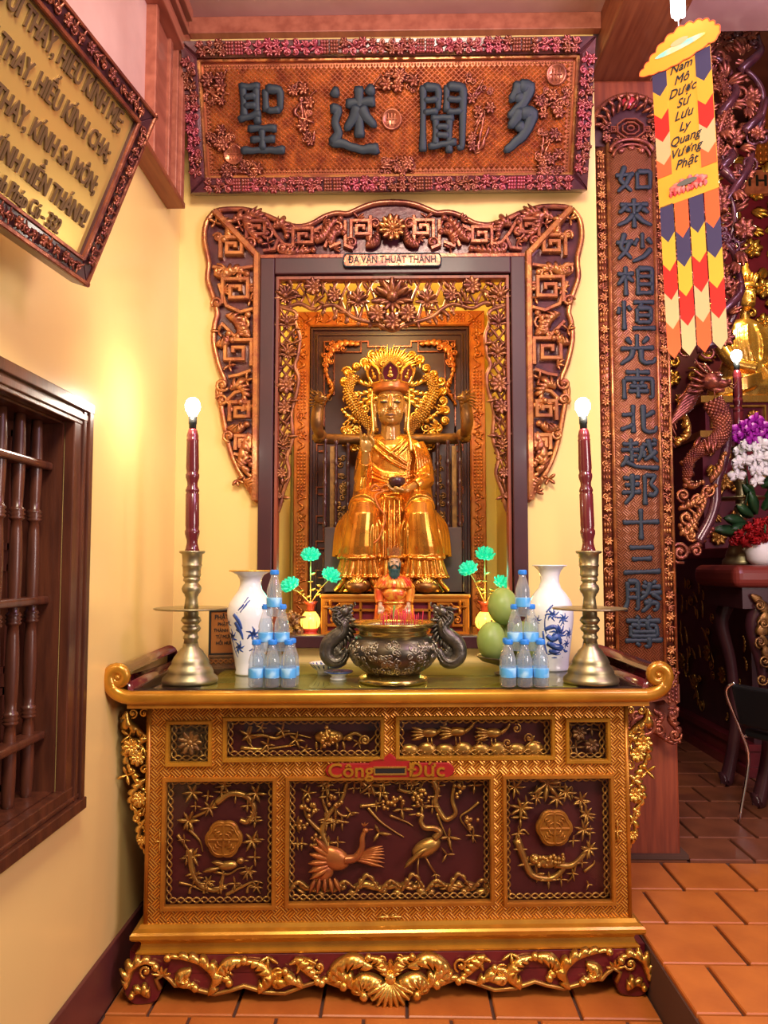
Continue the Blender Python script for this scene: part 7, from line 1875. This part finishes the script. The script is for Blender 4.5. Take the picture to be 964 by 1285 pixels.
remesh(b.obj('robe', MT['gold'], hs), .010, 1)
pd = thing('hall_figure_pedestal', 'crimson stepped pedestal with gilded panels under the tall gold figure', 'pedestal', (f0.x, SY+.02, 1.61))
ph = f0.z-1.61
b = MB(); b.box(-.50, .50, -.28, .34, 0, ph-.28).box(-.46, .46, -.25, .34, ph-.28, ph-.04); b.obj('block', MT['crimson'], pd)
b = MB(); b.box(-.52, .52, -.30, .36, ph-.32, ph-.27); b.obj('cornice', MT['oldgold'], pd); b = MB(); b.box(-.50, .50, -.28, .35, ph-.05, ph); b.obj('top_slab', MT['gold'], pd)
c = MB()
for k in range(4): c.bar([(-.42+.22*k, ph-.24), (-.24+.22*k, ph-.24), (-.24+.22*k, ph-.08), (-.42+.22*k, ph-.08)], .02, -.28, -.24, closed=True); rosette(c, (-.33+.22*k, ph-.16), .05, -.265, 8)
carve(c, [(-.48, .05), (.48, .05), (.48, ph-.36), (-.48, ph-.36)], .12, -.29, r6, 1.0, .3); c.obj('gilt_panels', MT['oldgold'], pd, kind='stuff')

# red offering table, candle and flowers
tx = PX(906, 725, 4.45)
rt_ = thing('offering_table', 'dark red offering table with a thick rounded top in the dim hall', 'table', (tx.x, 4.28, .18))
th_ = PX(930, 709, 4.28).z-.18
b = MB(); b.box(0, 1.3, 0, .60, th_-.125, th_); bevel(b.obj('tabletop', MT['redtab'], rt_), .045, 4)
b = MB(); b.box(.06, 1.25, .05, .55, th_-.24, th_-.12); b.obj('apron', MT['lacq'], rt_)
lg = MB(); lg.tube(cat([(0, 0, th_-.24), (-.03, 0, th_-.36), (.02, 0, th_-.6), (.035, 0, .35), (-.02, 0, .06), (-.05, 0, .03)], 6), lambda t: .050-.018*sin(pi*t), 10); lm = lg.mesh('leg')
for x in (.16, 1.15):
    for y in (.09, .51): link('leg', lm, MT['lacq'], rt_, (x, y, 0))
c = MB()
acan(c, [(.10, th_-.16), (.17, th_-.24), (.15, th_-.40), (.20, th_-.56), (.19, th_-.75)], .016, .03, 10, 1, 1.2, both=True)
for k in range(5): scroll(c, (.14+.02*(k % 2), th_-.22-.10*k), .035, .02, k, 1.4, .010)
c.obj('leg_carving', MT['darkgold'], rt_)
TT = .18+th_
c3 = PX(937, 640, 4.55)
t = cstick(c3.x, 4.62, 'tall brass candlestick on the red table behind the orchids'); t.location.z = TT; t.scale = (1.15, 1.15, 1.48); del t['group']
t = ecandle(c3.x, 4.62, 'dark electric candle with lit bulb above the purple orchids in the hall', TT+150*u*1.48, 0, 1.0); t.scale = (1.15, 1.15, 1.06)
point('hall_candle_light', (c3.x-.02, 4.54, TT+.44*1.48+.60), 6, (1, .88, .72), .03)
# blossoms: one flower mesh each, copied
def orchid_mesh(r):
    b = MB()
    for k, (a, L, w_) in enumerate(((pi/2, 1, .7), (pi/2+2.2, .95, .65), (pi/2-2.2, .95, .65), (.12, 1.08, 1.05), (pi-.12, 1.08, 1.05))):
        b.leaf((0, -.003*(k > 2), 0), (cos(a), -.12, sin(a)), r*L, r*w_*1.15, lift=.25, seg=4, blunt=True)
    b.leaf((0, -.008, 0), (0, -.5, -1), r*.5, r*.3, lift=.3); b.ell((0, -.012, 0), r*.16, 8, 5)
    return b.mesh('blossom')
om = orchid_mesh(.046); om2 = om.copy(); 
def orchid(name, label, mat, me, spots, stems, base, Y):
    t = thing(name, label, 'flower', base)
    B = V(base)
    for pts in stems:
        b = MB(); b.tube([p-B for p in cat([PX(x, y, Y+d) for x, y, d in pts], 6)], .006, 6); b.obj('stem', MT['leafm'], t)
    for x, y, d in spots:
        p = PX(x, y, Y+d)-B; link('blossom', me, mat, t, p, (RNG.uniform(-.4, .3), RNG.uniform(-.4, .4), RNG.uniform(-.5, .5)), RNG.uniform(.85, 1.1))
    return t
FY = 4.42
pb = PX(956, 706, FY)
white_pot = thing('flower_pot', 'white round pot on the red table below the red blossoms', 'pot', (pb.x, FY, TT))
b = MB(); b.lathe([(0, 0), (.05, 0), (.075, .03), (.082, .075), (.072, .12), (.066, .135), (.060, .13), (.0, .12)], 28); b.obj('pot_body', MT['white'], white_pot)
rd = thing('red_blossoms', 'bunch of dark red blossoms with leaves in the white pot', 'flower', (pb.x, FY, TT+.125))
me = MB()
for k in range(16): a = k*2.4; r_ = .4+.6*(k/16); me.leaf((0, 0, 0), (cos(a)*r_, sin(a)*r_-.3, 1.1-r_), .042, .040, lift=.3, seg=3, blunt=True)
me.ell((0, 0, .01), .02, 7, 5); rm_ = me.mesh('blossom')
for x, y, d in ((930, 672, 0), (940, 665, -.03), (951, 660, 0), (962, 668, -.02), (944, 678, -.05), (956, 678, -.05), (934, 682, -.02), (966, 658, .02), (950, 670, -.06), (926, 678, .02), (968, 680, 0)):
    p = PX(x, y, FY+d)-V((pb.x, FY, TT+.125)); link('blossom', rm_, MT['redp'], rd, p, (RNG.uniform(-.5, .9), RNG.uniform(-.5, .5), RNG.uniform(0, 6)), 1.15)
b = MB()
for k in range(8): a = 2*pi*k/8; b.tube([(0, 0, 0), (.06*cos(a), .05*sin(a), .05), (.09*cos(a), .06*sin(a), .10)], .005, 5)
b.obj('stem', MT['leafm'], rd)
for x, y, a, L in ((935, 655, 2.9, .15), (930, 668, 3.0, .20), (945, 648, 2.4, .14), (958, 640, 1.2, .16), (950, 645, 1.9, .16), (962, 625, 1.0, .15), (948, 625, 2.2, .13), (955, 610, .7, .12), (964, 650, .4, .15), (940, 660, 3.4, .14)):
    p = PX(x, y, FY+.03)-V((pb.x, FY, TT+.125)); b = MB(); b.leaf(p, (cos(a), -.3, sin(a)*.6), L, .07, lift=.3, seg=5); b.obj('leaf', MT['leafm'], rd)
orchid('white_orchid', 'cascading white orchid blossoms above the red flowers in the hall', MT['white'], om,
    [(928, 566, 0), (936, 560, -.02), (926, 582, -.03), (934, 578, -.04), (925, 597, -.03), (945, 562, 0), (954, 558, 0), (949, 575, -.04), (957, 574, -.03), (948, 590, -.05), (956, 590, -.04), (950, 604, -.05), (963, 562, 0), (964, 580, -.02)],
    [[(966, 640, .05), (962, 590, .06), (950, 556, .05), (935, 556, .02), (926, 590, 0)], [(966, 640, .05), (964, 580, .05), (955, 556, .03), (950, 600, 0)], [(936, 590, 0), (939, 615, 0), (936, 632, 0)]], (pb.x+.02, FY+.08, TT), FY)
orchid('purple_orchid', 'magenta orchid blossoms around the electric candle in the hall', MT['magenta'], om2,
    [(926, 552, 0), (934, 545, -.02), (942, 538, -.03), (950, 546, -.03), (944, 552, -.05), (955, 536, 0), (963, 540, 0), (936, 534, .02), (948, 528, .02), (928, 540, .03), (958, 548, -.02), (923, 548, .03)],
    [[(966, 640, .08), (966, 580, .10), (955, 545, .06), (938, 540, .03)]], (pb.x+.05, FY+.14, TT), FY+.05)
# chair with a bright metal frame
ch = thing('metal_frame_chair', 'black chair with bright chrome frame in the dark hall under the red table edge', 'chair', (2.02, 4.02, .18), (0, 0, radians(25)))
for s in (-1, 1):
    b = MB(); b.tube(cat([(-.20, s*.21, .0), (-.12, s*.21, .30), (-.17, s*.21, .46), (-.25, s*.21, .62), (-.27, s*.20, .68), (-.245, s*.17, .715)], 6), .009, 8); b.obj('side_frame', MT['chrome'], ch)
    b = MB(); b.tube(cat([(-.15, s*.20, .43), (.10, s*.20, .43), (.20, s*.20, .40), (.22, s*.20, .0)], 6), .009, 8); b.obj('leg', MT['chrome'], ch)
b = MB(); b.box(-.17, .22, -.19, .19, .43, .475); bevel(b.obj('seat', MT['blackseat'], ch), .015, 3)
b = MB(); R_ = Matrix.Rotation(-.25, 3, 'Y'); b.obox((-.215, 0, .60), (.035, .38, .22), R_); bevel(b.obj('backrest', MT['blackseat'], ch), .015, 3)
